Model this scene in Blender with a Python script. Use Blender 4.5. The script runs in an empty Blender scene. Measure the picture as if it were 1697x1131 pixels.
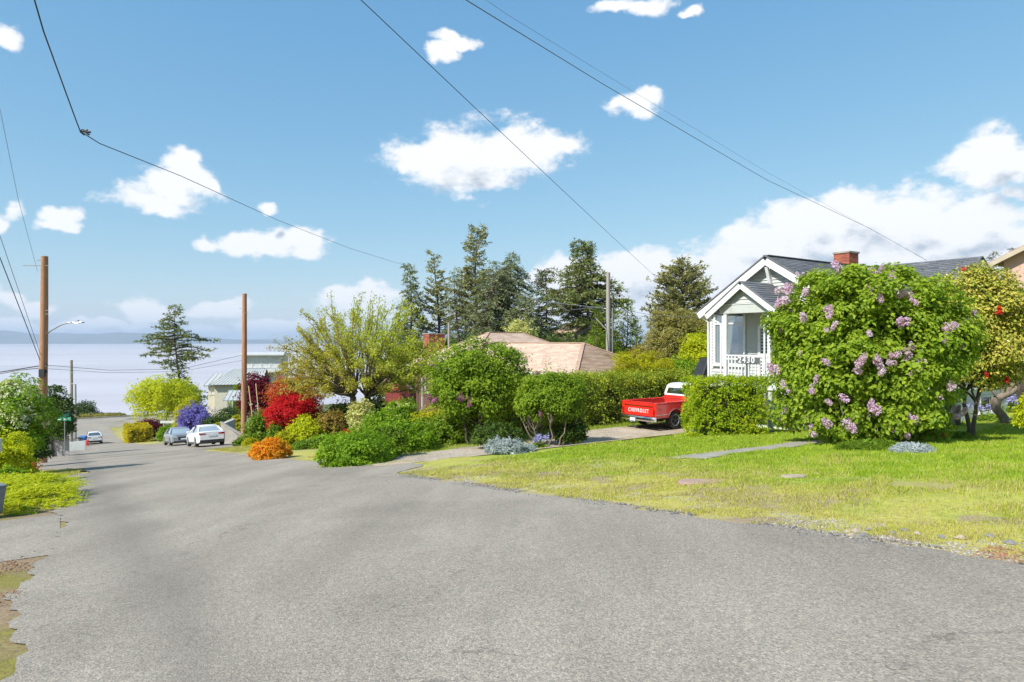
import bpy, math, random
import numpy as np
from mathutils import Vector

scene = bpy.context.scene
COL = scene.collection
D = bpy.data
R = math.radians

# ---------------------------------------------------------------- camera
cam_data = D.cameras.new("camera")
cam = D.objects.new("camera", cam_data)
COL.objects.link(cam)
cam.location = (0, 0, 0)
cam.rotation_euler = (R(90), 0, 0)
cam_data.sensor_width = 36.0
cam_data.lens = 23.33
cam_data.clip_start = 0.1
cam_data.clip_end = 60000
scene.camera = cam

# ---------------------------------------------------------------- sun and exposure
SUN_AZ = R(-132)      # clockwise from +Y
SUN_EL = R(43)
sun_dir = Vector((math.sin(SUN_AZ) * math.cos(SUN_EL), math.cos(SUN_AZ) * math.cos(SUN_EL), math.sin(SUN_EL)))
sl = D.lights.new("sun", 'SUN')
sl.energy = 3.0
sl.angle = R(1.2)
sl.color = (1.0, 0.965, 0.90)
sun = D.objects.new("sun", sl)
COL.objects.link(sun)
sun.rotation_euler = sun_dir.to_track_quat('Z', 'Y').to_euler()
sun.location = (0, 0, 50)
scene.view_settings.view_transform = 'Standard'
scene.view_settings.look = 'None'
scene.view_settings.gamma = 1.0
scene.view_settings.use_curve_mapping = False
scene.view_settings.exposure = 1.2

F = 1100.0            # focal length in photograph pixels, picture centre (848.5, 565.5)

def ray(px, py):
    return np.array([(px - 848.5) / F, 1.0, (565.5 - py) / F])

# ---------------------------------------------------------------- world: sky texture and clouds
world = D.worlds.new("World")
scene.world = world
world.use_nodes = True
wt = world.node_tree
wt.nodes.clear()

def N(nt, typ, **kw):
    n = nt.nodes.new(typ)
    for k, v in kw.items():
        if k == 'ins':
            for i, val in v.items():
                n.inputs[i].default_value = val
        else:
            setattr(n, k, v)
    return n

def L(nt, a, b):
    nt.links.new(a, b)

CLOUDS = [  # picture x, y, half width, half height
    (700, 272, 58, 28), (775, 262, 85, 48), (850, 252, 70, 34), (915, 240, 36, 20), (790, 290, 50, 24),
    (230, 325, 55, 24), (295, 305, 60, 36), (312, 280, 26, 22), (260, 340, 40, 18), (345, 305, 20, 10),
    (410, 402, 42, 17), (455, 404, 42, 20), (500, 406, 36, 18),
    (1035, 164, 20, 12), (1062, 170, 34, 16), (1084, 166, 14, 10),
    (1590, 275, 34, 22), (1660, 245, 46, 36), (1640, 272, 80, 32), (1697, 310, 30, 16),
    (1250, 392, 60, 28), (1345, 355, 50, 24), (1420, 352, 70, 34), (1500, 356, 80, 36), (1600, 372, 110, 34), (1370, 395, 150, 42), (1520, 410, 190, 50), (1650, 425, 130, 50), (1260, 440, 110, 40), (1420, 460, 150, 40),
    (1050, 450, 80, 32), (1120, 458, 90, 34), (960, 455, 55, 26), (910, 470, 40, 20), (1190, 480, 80, 36), (1050, 500, 130, 26), (940, 520, 90, 24),
    (575, 492, 28, 20), (610, 484, 34, 18), (600, 512, 55, 26), (560, 535, 60, 14),
    (225, 520, 38, 20), (260, 525, 36, 14), (370, 514, 32, 15), (345, 520, 24, 12),
    (764, 72, 32, 10), (742, 96, 22, 13), (1010, 18, 26, 11), (1072, 12, 40, 14), (1145, 24, 18, 6),
    (100, 360, 30, 12), (90, 372, 36, 8), (14, 495, 34, 16), (60, 512, 36, 12), (12, 66, 26, 15), (10, 360, 14, 22),
    (336, 402, 22, 12), (438, 345, 16, 10), (20, 545, 90, 10), (150, 548, 90, 8), (420, 552, 70, 8), (480, 540, 80, 9),
]
rng_c = random.Random(5)
DIRS = []
for (x, y, a, b) in CLOUDS:
    v = ray(x, y)
    n = np.linalg.norm(v)
    DIRS.append((v / n, 1.36 * a / F / n ** 1.5, 1.34 * b / F / n))
for k in range(26):   # the same kind of clouds in the rest of the sky
    az = R(50 + 260 * (k + rng_c.random()) / 26)
    el = R(rng_c.uniform(4, 42))
    c = np.array([math.sin(az) * math.cos(el), math.cos(az) * math.cos(el), math.sin(el)])
    a = rng_c.uniform(.05, .16)
    DIRS.append((c, a, a * .4))

cg = D.node_groups.new("cloud_density", 'ShaderNodeTree')
cg.interface.new_socket("Direction", in_out='INPUT', socket_type='NodeSocketVector')
cg.interface.new_socket("Density", in_out='OUTPUT', socket_type='NodeSocketFloat')
gi = N(cg, 'NodeGroupInput'); go = N(cg, 'NodeGroupOutput')
wn = N(cg, 'ShaderNodeTexNoise', ins={'Scale': 16.0, 'Detail': 3.0, 'Roughness': .5})
L(cg, gi.outputs[0], wn.inputs['Vector'])
ws = N(cg, 'ShaderNodeVectorMath', operation='SUBTRACT'); ws.inputs[1].default_value = (.5, .5, .5)
L(cg, wn.outputs['Color'], ws.inputs[0])
wm = N(cg, 'ShaderNodeVectorMath', operation='SCALE'); wm.inputs['Scale'].default_value = .055
L(cg, ws.outputs[0], wm.inputs[0])
wa = N(cg, 'ShaderNodeVectorMath', operation='ADD')
L(cg, gi.outputs[0], wa.inputs[0]); L(cg, wm.outputs[0], wa.inputs[1])
prev = None
for (c, a, b) in DIRS:
    s = N(cg, 'ShaderNodeVectorMath', operation='SUBTRACT'); s.inputs[1].default_value = tuple(c)
    L(cg, wa.outputs[0], s.inputs[0])
    m = N(cg, 'ShaderNodeVectorMath', operation='MULTIPLY'); m.inputs[1].default_value = (1 / a, 1 / a, 1 / b)
    L(cg, s.outputs[0], m.inputs[0])
    ln = N(cg, 'ShaderNodeVectorMath', operation='LENGTH')
    L(cg, m.outputs[0], ln.inputs[0])
    if prev is None:
        prev = ln.outputs['Value']
    else:
        mn = N(cg, 'ShaderNodeMath', operation='SMOOTH_MIN'); mn.inputs[2].default_value = .3
        L(cg, prev, mn.inputs[0]); L(cg, ln.outputs['Value'], mn.inputs[1])
        prev = mn.outputs[0]
no = N(cg, 'ShaderNodeTexNoise', ins={'Scale': 24.0, 'Detail': 8.0, 'Roughness': .62})
sc3 = N(cg, 'ShaderNodeVectorMath', operation='MULTIPLY'); sc3.inputs[1].default_value = (1, 1, 1.6)
L(cg, gi.outputs[0], sc3.inputs[0]); L(cg, sc3.outputs[0], no.inputs['Vector'])
na = N(cg, 'ShaderNodeMath', operation='MULTIPLY_ADD', ins={1: 1.75, 2: -.85})
L(cg, no.outputs['Fac'], na.inputs[0])
inv = N(cg, 'ShaderNodeMath', operation='SUBTRACT', ins={0: 1.0})
L(cg, prev, inv.inputs[1])
sm = N(cg, 'ShaderNodeMath', operation='ADD')
L(cg, inv.outputs[0], sm.inputs[0]); L(cg, na.outputs[0], sm.inputs[1])
L(cg, sm.outputs[0], go.inputs[0])

tc = N(wt, 'ShaderNodeTexCoord')
sky = N(wt, 'ShaderNodeTexSky', sky_type='NISHITA', sun_disc=False)
sky.sun_elevation = SUN_EL
sky.sun_rotation = SUN_AZ
sky.altitude = 20
sky.air_density = 1.0
sky.dust_density = .25
sky.ozone_density = 2.6
g1 = N(wt, 'ShaderNodeGroup'); g1.node_tree = cg
g2 = N(wt, 'ShaderNodeGroup'); g2.node_tree = cg
L(wt, tc.outputs['Generated'], g1.inputs[0])
off = N(wt, 'ShaderNodeVectorMath', operation='ADD'); off.inputs[1].default_value = (-.016, 0, .036)
L(wt, tc.outputs['Generated'], off.inputs[0]); L(wt, off.outputs[0], g2.inputs[0])
mask = N(wt, 'ShaderNodeMapRange', interpolation_type='SMOOTHSTEP', ins={1: -.04, 2: .48, 3: 0.0, 4: 1.0})
L(wt, g1.outputs[0], mask.inputs[0])
shade = N(wt, 'ShaderNodeMapRange', interpolation_type='SMOOTHSTEP', ins={1: .50, 2: 1.2, 3: 0.0, 4: 1.0})
L(wt, g2.outputs[0], shade.inputs[0])
ccol = N(wt, 'ShaderNodeMix', data_type='RGBA')
ccol.inputs[6].default_value = (3.8, 3.85, 3.92, 1)
ccol.inputs[7].default_value = (1.9, 2.2, 2.6, 1)
L(wt, shade.outputs[0], ccol.inputs[0])
tint = N(wt, 'ShaderNodeMix', data_type='RGBA', blend_type='MULTIPLY')
tint.inputs[0].default_value = 1.0
tint.inputs[7].default_value = (.56, .80, .775, 1)
L(wt, sky.outputs[0], tint.inputs[6])
# clear spring air: the sky keeps its blue down towards the horizon
sp_ = N(wt, 'ShaderNodeSeparateColor'); L(wt, tint.outputs[2], sp_.inputs[0])
cb_ = N(wt, 'ShaderNodeCombineColor')
for i_, (pw, kk) in enumerate(((.88, .91), (.57, 1.155), (.34, 1.82))):
    p_ = N(wt, 'ShaderNodeMath', operation='POWER', ins={1: pw}); L(wt, sp_.outputs[i_], p_.inputs[0])
    q_ = N(wt, 'ShaderNodeMath', operation='MULTIPLY', ins={1: kk}); L(wt, p_.outputs[0], q_.inputs[0])
    L(wt, q_.outputs[0], cb_.inputs[i_])
smix = N(wt, 'ShaderNodeMix', data_type='RGBA')
L(wt, mask.outputs[0], smix.inputs[0]); L(wt, cb_.outputs[0], smix.inputs[6]); L(wt, ccol.outputs[2], smix.inputs[7])
bg = N(wt, 'ShaderNodeBackground', ins={'Strength': .12})
L(wt, smix.outputs[2], bg.inputs[0])
wo = N(wt, 'ShaderNodeOutputWorld')
L(wt, bg.outputs[0], wo.inputs[0])
world.cycles.sampling_method = 'MANUAL'
world.cycles.sample_map_resolution = 512
scene.cycles.max_bounces = 7
scene.cycles.diffuse_bounces = 5
scene.cycles.transparent_max_bounces = 8
scene.cycles.transmission_bounces = 3
scene.cycles.use_denoising = True

# ---------------------------------------------------------------- street frame and terrain
PHI = R(34)
CS, SN = math.cos(PHI), math.sin(PHI)      # t = (CS, SN) across the street, s = (-SN, CS) down the street

def st2xy(s, t):
    return t * CS - s * SN, t * SN + s * CS

def xy2st(x, y):
    return -x * SN + y * CS, x * CS + y * SN

def sstep(a, b, x):
    k = np.clip((x - a) / (b - a), 0, 1)
    return k * k * (3 - 2 * k)

PS = np.array([-300, -80, -20, 0, 25, 49, 75, 101, 118, 155, 176, 192, 230, 400.])
PZ = np.array([16, 7.2, .8, -1.6, -4.3, -7.2, -10.3, -13.3, -14.7, -16, -16.8, -26, -46, -60.])

def ground(s, t):
    s = np.asarray(s, float); t = np.asarray(t, float)
    w = sstep(12.5, 16, t) * (1 - sstep(36, 40, t)) * sstep(16.6, 18.4, s) * (1 - sstep(22.2, 24, s))
    se = s * (1 - w) + 20.3 * w
    z = np.interp(se, PS, PZ) 
    z = (z + np.interp(se - 2.5, PS, PZ) + np.interp(se + 2.5, PS, PZ)) / 3
    z = z - .42 * np.exp(-((s - 8) ** 2 + (t - 25) ** 2) / 40.0)
    off_road = np.maximum(sstep(6.9, 8.5, t), sstep(-.6, -2.2, t)) * (1 - w)
    z = z + off_road * (.03 * np.sin(s * .9 + t * .5) * np.sin(t * .8 - s * .3) + .008 * np.sin(s * 3.1) * np.sin(t * 2.7 + 1))
    z = z + .05 * sstep(7, 10, t) * (1 - sstep(13, 22, t)) * (1 - sstep(14, 17, s))
    return z

def gz(x, y):
    s, t = xy2st(x, y)
    return float(ground(s, t))

def gp(px, py):
    "ground point seen at this place of the picture"
    r = ray(px, py)
    y0 = 3.0
    for y in np.arange(3, 260, .1):
        if r[2] * y < gz(r[0] * y, y):
            return (r[0] * y, y, gz(r[0] * y, y))
    return (r[0] * 260, 260, -16)

def tag(o, label=None, cat=None, group=None, kind=None):
    if label: o['label'] = label
    if cat: o['category'] = cat
    if group: o['group'] = group
    if kind: o['kind'] = kind
    return o

def link(o, parent=None):
    COL.objects.link(o)
    if parent is not None:
        o.parent = parent
    return o

def empty(name, loc, rz=0.0, label=None, cat=None, group=None, rx=0.0):
    o = D.objects.new(name, None)
    o.empty_display_size = .3
    o.location = loc
    o.rotation_euler = (rx, 0, rz)
    link(o)
    return tag(o, label, cat, group)

def copy_tree(o, parent=None):
    c = o.copy()
    link(c, parent)
    for ch in list(o.children):
        if ch.name in D.objects:
            copy_tree(ch, c)
    return c

def np_mesh(name, verts, faces, mats, smooth=False, matidx=None):
    "faces: (n,k) int array, all faces with k corners"
    verts = np.asarray(verts, np.float32); faces = np.asarray(faces, np.int32)
    me = D.meshes.new(name)
    me.vertices.add(len(verts)); me.vertices.foreach_set('co', verts.ravel())
    n, k = faces.shape
    me.loops.add(n * k); me.loops.foreach_set('vertex_index', faces.ravel())
    me.polygons.add(n)
    me.polygons.foreach_set('loop_start', np.arange(n, dtype=np.int32) * k)
    me.polygons.foreach_set('loop_total', np.full(n, k, np.int32))
    if matidx is not None:
        me.polygons.foreach_set('material_index', np.asarray(matidx, np.int32))
    me.polygons.foreach_set('use_smooth', np.full(n, smooth, bool))
    for m in (mats if isinstance(mats, (list, tuple)) else [mats]):
        me.materials.append(m)
    me.update(calc_edges=True)
    return me

def add(name, me, parent=None, loc=(0, 0, 0), rz=0.0):
    o = D.objects.new(name, me)
    o.location = loc
    o.rotation_euler = (0, 0, rz)
    return link(o, parent)

class MB:
    "collects simple solids into one mesh"
    def __init__(self):
        self.v = []; self.f = []
    def add(self, vs, fs):
        b = len(self.v)
        self.v += [tuple(p) for p in vs]
        self.f += [tuple(b + i for i in f) for f in fs]
        return self
    def box(self, x0, x1, y0, y1, z0, z1):
        vs = [(x, y, z) for z in (z0, z1) for y in (y0, y1) for x in (x0, x1)]
        return self.add(vs, [(0, 2, 3, 1), (4, 5, 7, 6), (0, 1, 5, 4), (1, 3, 7, 5), (3, 2, 6, 7), (2, 0, 4, 6)])
    def bar(self, a, b, w, h, up=(0, 0, 1)):
        "square bar from a to b"
        a = Vector(a); b = Vector(b); d = (b - a).normalized(); up = Vector(up)
        if abs(d.dot(up)) > .98: up = Vector((1, 0, 0))
        s = d.cross(up).normalized() * w / 2; u = s.cross(d).normalized() * h / 2
        vs = [p + i * s + j * u for p in (a, b) for (i, j) in ((-1, -1), (1, -1), (1, 1), (-1, 1))]
        return self.add(vs, [(3, 2, 1, 0), (4, 5, 6, 7), (0, 1, 5, 4), (1, 2, 6, 5), (2, 3, 7, 6), (3, 0, 4, 7)])
    def prism(self, poly, a, b, axis='y'):
        "extrude a polygon given in the two other axes between a and b"
        n = len(poly)
        def P(p, q):
            return {'x': (q, p[0], p[1]), 'y': (p[0], q, p[1]), 'z': (p[0], p[1], q)}[axis]
        vs = [P(p, a) for p in poly] + [P(p, b) for p in poly]
        fs = [tuple(range(n)), tuple(range(2 * n - 1, n - 1, -1))]
        fs += [(i, i + n, (i + 1) % n + n, (i + 1) % n) for i in range(n)]
        return self.add(vs, fs)
    def tube(self, pts, rad, n=8, caps=True):
        pts = [Vector(p) for p in pts]
        if not hasattr(rad, '__len__'): rad = [rad] * len(pts)
        vs = []; fs = []
        u = None
        for i, p in enumerate(pts):
            d = (pts[min(i + 1, len(pts) - 1)] - pts[max(i - 1, 0)])
            d = d.normalized() if d.length > 1e-9 else Vector((0, 0, 1))
            if u is None:
                u = d.orthogonal().normalized()
            else:
                u = (u - d * u.dot(d)); u = u.normalized() if u.length > 1e-6 else d.orthogonal().normalized()
            w = d.cross(u)
            for k in range(n):
                a = 2 * math.pi * k / n
                vs.append(p + (u * math.cos(a) + w * math.sin(a)) * rad[i])
        for i in range(len(pts) - 1):
            for k in range(n):
                fs.append((i * n + k, i * n + (k + 1) % n, (i + 1) * n + (k + 1) % n, (i + 1) * n + k))
        if caps:
            fs.append(tuple(range(n - 1, -1, -1)))
            fs.append(tuple((len(pts) - 1) * n + k for k in range(n)))
        return self.add(vs, fs)
    def lathe(self, prof, n=24, axis='y', c=(0, 0, 0), caps=True):
        "profile of (radius, along) about an axis"
        vs = []; fs = []
        for (r, h) in prof:
            for k in range(n):
                a = 2 * math.pi * k / n; p, q = r * math.cos(a), r * math.sin(a)
                v = {'y': (p, h, q), 'x': (h, p, q), 'z': (p, q, h)}[axis]
                vs.append((v[0] + c[0], v[1] + c[1], v[2] + c[2]))
        m = len(prof)
        for i in range(m - 1):
            for k in range(n):
                fs.append((i * n + k, i * n + (k + 1) % n, (i + 1) * n + (k + 1) % n, (i + 1) * n + k))
        if caps:
            fs.append(tuple(range(n))); fs.append(tuple((m - 1) * n + k for k in range(n - 1, -1, -1)))
        return self.add(vs, fs)
    def mesh(self, name, mat, smooth=False, bevel=0):
        me = D.meshes.new(name)
        me.from_pydata([tuple(p) for p in self.v], [], self.f)
        me.materials.append(mat)
        if smooth: me.polygons.foreach_set('use_smooth', np.ones(len(me.polygons), bool))
        me.update()
        return me
    def build(self, name, mat, parent=None, smooth=False, bevel=0, loc=(0, 0, 0), rz=0.0, subsurf=0, angle=None):
        me = self.mesh(name, mat, smooth)
        import bmesh
        bm = bmesh.new(); bm.from_mesh(me)
        bmesh.ops.recalc_face_normals(bm, faces=bm.faces)
        bm.to_mesh(me); bm.free()
        o = add(name, me, parent, loc, rz)
        if bevel:
            m = o.modifiers.new("bevel", 'BEVEL'); m.width = bevel; m.segments = 2; m.limit_method = 'ANGLE'; m.angle_limit = R(40)
        if subsurf:
            m = o.modifiers.new("subsurf", 'SUBSURF'); m.levels = subsurf; m.render_levels = subsurf
        if smooth and angle:
            me.set_sharp_from_angle(angle=R(angle))
        return o

# ---------------------------------------------------------------- materials
def base_mat(name):
    m = D.materials.new(name); m.use_nodes = True
    nt = m.node_tree
    return m, nt, nt.nodes['Principled BSDF']

def rgb(c):
    return (c[0], c[1], c[2], 1)

def pm(name, c1, c2=None, scale=8.0, rough=.7, bump=0.0, bscale=None, metal=0.0, coat=0.0, stretch=(1, 1, 1), detail=6, contrast=(.3, .7), spec=.5):
    m, nt, b = base_mat(name)
    b.inputs['Roughness'].default_value = rough
    b.inputs['Metallic'].default_value = metal
    b.inputs['Coat Weight'].default_value = coat
    b.inputs['Specular IOR Level'].default_value = spec
    c2 = c2 or c1
    tcn = N(nt, 'ShaderNodeTexCoord')
    mp = N(nt, 'ShaderNodeMapping'); mp.inputs['Scale'].default_value = stretch
    L(nt, tcn.outputs['Object'], mp.inputs[0])
    n1 = N(nt, 'ShaderNodeTexNoise', ins={'Scale': scale, 'Detail': detail, 'Roughness': .6})
    L(nt, mp.outputs[0], n1.inputs['Vector'])
    mr = N(nt, 'ShaderNodeMapRange', ins={1: contrast[0], 2: contrast[1]})
    L(nt, n1.outputs['Fac'], mr.inputs[0])
    mx = N(nt, 'ShaderNodeMix', data_type='RGBA')
    mx.inputs[6].default_value = rgb(c1); mx.inputs[7].default_value = rgb(c2)
    L(nt, mr.outputs[0], mx.inputs[0]); L(nt, mx.outputs[2], b.inputs['Base Color'])
    if bump:
        n2 = N(nt, 'ShaderNodeTexNoise', ins={'Scale': bscale or scale * 4, 'Detail': 4.0})
        L(nt, mp.outputs[0], n2.inputs['Vector'])
        bp = N(nt, 'ShaderNodeBump', ins={'Strength': min(1, bump * 10) if bump < .1 else 1.0, 'Distance': bump})
        L(nt, n2.outputs['Fac'], bp.inputs['Height']); L(nt, bp.outputs[0], b.inputs['Normal'])
    return m

def ramp(nt, cols, pos=None):
    r = N(nt, 'ShaderNodeValToRGB')
    e = r.color_ramp.elements
    n = len(cols)
    while len(e) < n: e.new(.5)
    for i, c in enumerate(cols):
        e[i].position = pos[i] if pos else i / max(1, n - 1)
        e[i].color = rgb(c)
    return r

LEAF = {}
def leaf(name, cols, trans=.35, rough=.5, patch=.35):
    "leaf material: every leaf its own tone, with broader tones over the crown"
    if name in LEAF: return LEAF[name]
    if 'needle' not in name:
        cols = [(min(.6, r * 1.4), min(.62, g * 1.22), b * .9) if g >= r * .85 and g > b * 1.5 else (r, g, b) for r, g, b in cols]
    m, nt, b = base_mat(name)
    gm = N(nt, 'ShaderNodeNewGeometry')
    tcn = N(nt, 'ShaderNodeTexCoord')
    n1 = N(nt, 'ShaderNodeTexNoise', ins={'Scale': 1.6, 'Detail': 2.0})
    L(nt, tcn.outputs['Object'], n1.inputs['Vector'])
    mr = N(nt, 'ShaderNodeMapRange', ins={1: .3, 2: .7})
    L(nt, n1.outputs['Fac'], mr.inputs[0])
    mf = N(nt, 'ShaderNodeMix', data_type='FLOAT'); mf.inputs[0].default_value = patch
    L(nt, gm.outputs['Random Per Island'], mf.inputs[2]); L(nt, mr.outputs[0], mf.inputs[3])
    r = ramp(nt, cols)
    L(nt, mf.outputs[0], r.inputs[0])
    L(nt, r.outputs[0], b.inputs['Base Color'])
    b.inputs['Roughness'].default_value = rough
    b.inputs['Specular IOR Level'].default_value = .15
    tr = N(nt, 'ShaderNodeBsdfTranslucent')
    hs = N(nt, 'ShaderNodeMix', data_type='RGBA', blend_type='MULTIPLY'); hs.inputs[0].default_value = 1
    hs.inputs[7].default_value = (1.25, 1.2, .5, 1) if trans > .2 else (1, 1, .8, 1)
    L(nt, r.outputs[0], hs.inputs[6]); L(nt, hs.outputs[2], tr.inputs[0])
    ms = N(nt, 'ShaderNodeMixShader'); ms.inputs[0].default_value = min(.5, trans * 1.25)
    L(nt, b.outputs[0], ms.inputs[1]); L(nt, tr.outputs[0], ms.inputs[2])
    out = nt.nodes['Material Output']
    L(nt, ms.outputs[0], out.inputs[0])
    LEAF[name] = m
    return m

def glass_mat(name, c=(.03, .04, .05), rough=.03):
    m, nt, b = base_mat(name)
    b.inputs['Base Color'].default_value = rgb(c)
    b.inputs['Roughness'].default_value = rough
    b.inputs['Specular IOR Level'].default_value = .9
    b.inputs['Coat Weight'].default_value = .6
    return m

M = {}
M['white_trim'] = pm('white_trim', (.67, .68, .68), (.54, .55, .55), 5, .55, .001, 40, contrast=(.45, .8))
M['old_white'] = pm('old_white', (.70, .71, .72), (.36, .36, .35), 6, .7, .002, 60, contrast=(.5, .85), stretch=(1, 1, 1))
M['siding'] = pm('grey_siding', (.48, .50, .47), (.42, .435, .41), 3, .65, .001, 60, stretch=(1, 1, 4))
M['board_white'] = pm('board_white', (.70, .72, .73), (.56, .58, .59), 2.5, .7, .001, 40, stretch=(2, 2, .5))
M['shingle'] = pm('grey_shingle', (.085, .09, .10), (.17, .17, .18), 5, .9, .004, 120)
M['tan_shingle'] = pm('tan_shingle', (.50, .335, .245), (.32, .20, .145), 3.5, .9, .004, 90, detail=8)
M['shingle_moss'] = pm('shingle_moss', (.36, .23, .16), (.20, .13, .055), 2.2, .9, .004, 90)
M['brick'] = pm('brick', (.33, .085, .045), (.20, .055, .035), 9, .85, .002, 60)
M['mortar'] = pm('mortar', (.36, .31, .28), (.28, .24, .21), 9, .9, .002, 60)
M['gutter'] = pm('gutter_white', (.72, .73, .74), (.62, .63, .64), 5, .4)
M['window_glass'] = glass_mat('window_glass', (.035, .045, .045))
M['curtain'] = pm('curtain', (.42, .46, .45), (.34, .38, .37), 10, .9, stretch=(8, 8, .3))
M['black'] = pm('black_plastic', (.018, .018, .02), (.03, .03, .032), 8, .5)
M['wire'] = pm('wire_black', (.03, .03, .032), None, 8, .6)
M['wire_grey'] = pm('wire_grey', (.10, .105, .11), None, 8, .6)
M['steel'] = pm('galvanised_steel', (.42, .43, .44), (.32, .33, .34), 10, .4, metal=.8)
M['pole_wood'] = pm('pole_wood', (.46, .24, .13), (.26, .13, .07), 7, .85, .006, 30, stretch=(4, 4, .35), detail=8)
M['pole_grey'] = pm('pole_grey_wood', (.38, .35, .31), (.24, .215, .19), 7, .85, .006, 30, stretch=(4, 4, .35))
M['bark'] = pm('bark', (.13, .10, .075), (.06, .045, .035), 9, .95, .012, 22, stretch=(2, 2, .6))
M['bark_pale'] = pm('bark_pale', (.27, .215, .165), (.13, .10, .075), 8, .95, .012, 20, stretch=(2, 2, .6))
M['concrete'] = pm('concrete', (.38, .35, .30), (.25, .225, .19), 3, .85, .003, 50, detail=9)
M['concrete_wall'] = pm('concrete_wall', (.56, .52, .46), (.42, .38, .33), 1.6, .85, .003, 40, detail=9)

# ---------------------------------------------------------------- ground materials
def dotn(nt, vec, v, addc=0.0):
    d = N(nt, 'ShaderNodeVectorMath', operation='DOT_PRODUCT'); d.inputs[1].default_value = v
    L(nt, vec, d.inputs[0])
    if not addc: return d.outputs['Value']
    a = N(nt, 'ShaderNodeMath', operation='ADD', ins={1: addc}); L(nt, d.outputs['Value'], a.inputs[0])
    return a.outputs[0]

def mth(nt, op, a, b=None, c=None, clamp=False):
    n = N(nt, 'ShaderNodeMath', operation=op, use_clamp=clamp)
    for i, x in enumerate((a, b, c)):
        if x is None: continue
        if isinstance(x, (int, float)): n.inputs[i].default_value = x
        else: L(nt, x, n.inputs[i])
    return n.outputs[0]

def mrange(nt, x, a, b, c=0.0, d=1.0, smooth=False):
    n = N(nt, 'ShaderNodeMapRange', ins={1: a, 2: b, 3: c, 4: d})
    if smooth: n.interpolation_type = 'SMOOTHSTEP'
    L(nt, x, n.inputs[0])
    return n.outputs[0]

def noise(nt, vec, scale, detail=4.0, rough=.55, out='Fac'):
    n = N(nt, 'ShaderNodeTexNoise', ins={'Scale': scale, 'Detail': detail, 'Roughness': rough})
    L(nt, vec, n.inputs['Vector'])
    return n.outputs[out]

def mixc(nt, fac, a, b, blend='MIX'):
    n = N(nt, 'ShaderNodeMix', data_type='RGBA', blend_type=blend)
    for i, x in ((0, fac), (6, a), (7, b)):
        if isinstance(x, (int, float)): n.inputs[i].default_value = x
        elif isinstance(x, tuple): n.inputs[i].default_value = rgb(x)
        else: L(nt, x, n.inputs[i])
    return n.outputs[2]

def turf_colour(nt, P, blades):
    T = dotn(nt, P, (CS, SN, 0))
    S = dotn(nt, P, (-SN, CS, 0))
    n1 = noise(nt, P, .55, 5, .6)
    n2 = noise(nt, P, 2.3, 5, .6)
    dry = mth(nt, 'ADD', mrange(nt, T, 7.5, 12.6, 1.0, -.08), mth(nt, 'MULTIPLY_ADD', n1, 3.2, -1.65))
    dry = mth(nt, 'ADD', dry, mth(nt, 'MULTIPLY_ADD', n2, .8, -.4), clamp=True)
    lush = mixc(nt, mrange(nt, n2, .35, .65), (.20, .33, .013), (.33, .44, .025))
    pale = mixc(nt, mrange(nt, n1, .4, .6), (.56, .47, .15), (.44, .43, .07))
    col = mixc(nt, dry, lush, pale)
    return col, T, S, n1, n2, dry

def make_ground_mat():
    m, nt, b = base_mat('ground')
    P = N(nt, 'ShaderNodeTexCoord').outputs['Object']
    col, T, S, n1, n2, dry = turf_colour(nt, P, False)
    n3 = noise(nt, P, 14, 5, .65)
    col = mixc(nt, mrange(nt, n3, .35, .7, 0, .6), col, (.24, .18, .09))
    n4 = noise(nt, P, .8, 4, .6)
    dirt = mixc(nt, mrange(nt, n3, .3, .7), (.38, .30, .20), (.24, .18, .11))
    bare = mth(nt, 'MULTIPLY', mrange(nt, n4, .50, .60, 0, 1, True), mrange(nt, T, 9.0, 11.0, 1.0, 0.0))
    col = mixc(nt, bare, col, dirt)
    edge = mth(nt, 'ADD', mrange(nt, T, 6.4, 7.1, 1, 0), mth(nt, 'MULTIPLY_ADD', n2, 1.5, -.9), clamp=True)
    edge = mth(nt, 'MULTIPLY', edge, mrange(nt, T, 3, 6, 0, 1))
    col = mixc(nt, edge, col, dirt)
    lm = mth(nt, 'MULTIPLY', mrange(nt, T, -.2, .6, 1, 0), mrange(nt, S, 22, 25, 1, 0))
    mossy = mixc(nt, mrange(nt, n4, .42, .58), (.30, .22, .14), (.24, .22, .05))
    mossy = mixc(nt, mrange(nt, n3, .35, .7, 0, .6), mossy, (.16, .11, .06))
    col = mixc(nt, mth(nt, 'MULTIPLY', lm, mrange(nt, S, 20, 26, 1, .35)), col, mossy)
    # garden soil down the slope and a driveway margin
    soil = mixc(nt, n3, (.10, .07, .045), (.05, .04, .03))
    gmask = mth(nt, 'MULTIPLY', mrange(nt, S, 21.3, 22.2), mrange(nt, T, 8.6, 10.2))
    col = mixc(nt, mth(nt, 'MULTIPLY', gmask, .8), col, soil)
    far = mrange(nt, S, 120, 175)
    col = mixc(nt, far, col, (.12, .13, .05))
    L(nt, col, b.inputs['Base Color'])
    b.inputs['Roughness'].default_value = .95
    b.inputs['Specular IOR Level'].default_value = .15
    bp = N(nt, 'ShaderNodeBump', ins={'Strength': .8, 'Distance': .03})
    L(nt, n3, bp.inputs['Height']); L(nt, bp.outputs[0], b.inputs['Normal'])
    return m
M['ground'] = make_ground_mat()

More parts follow.
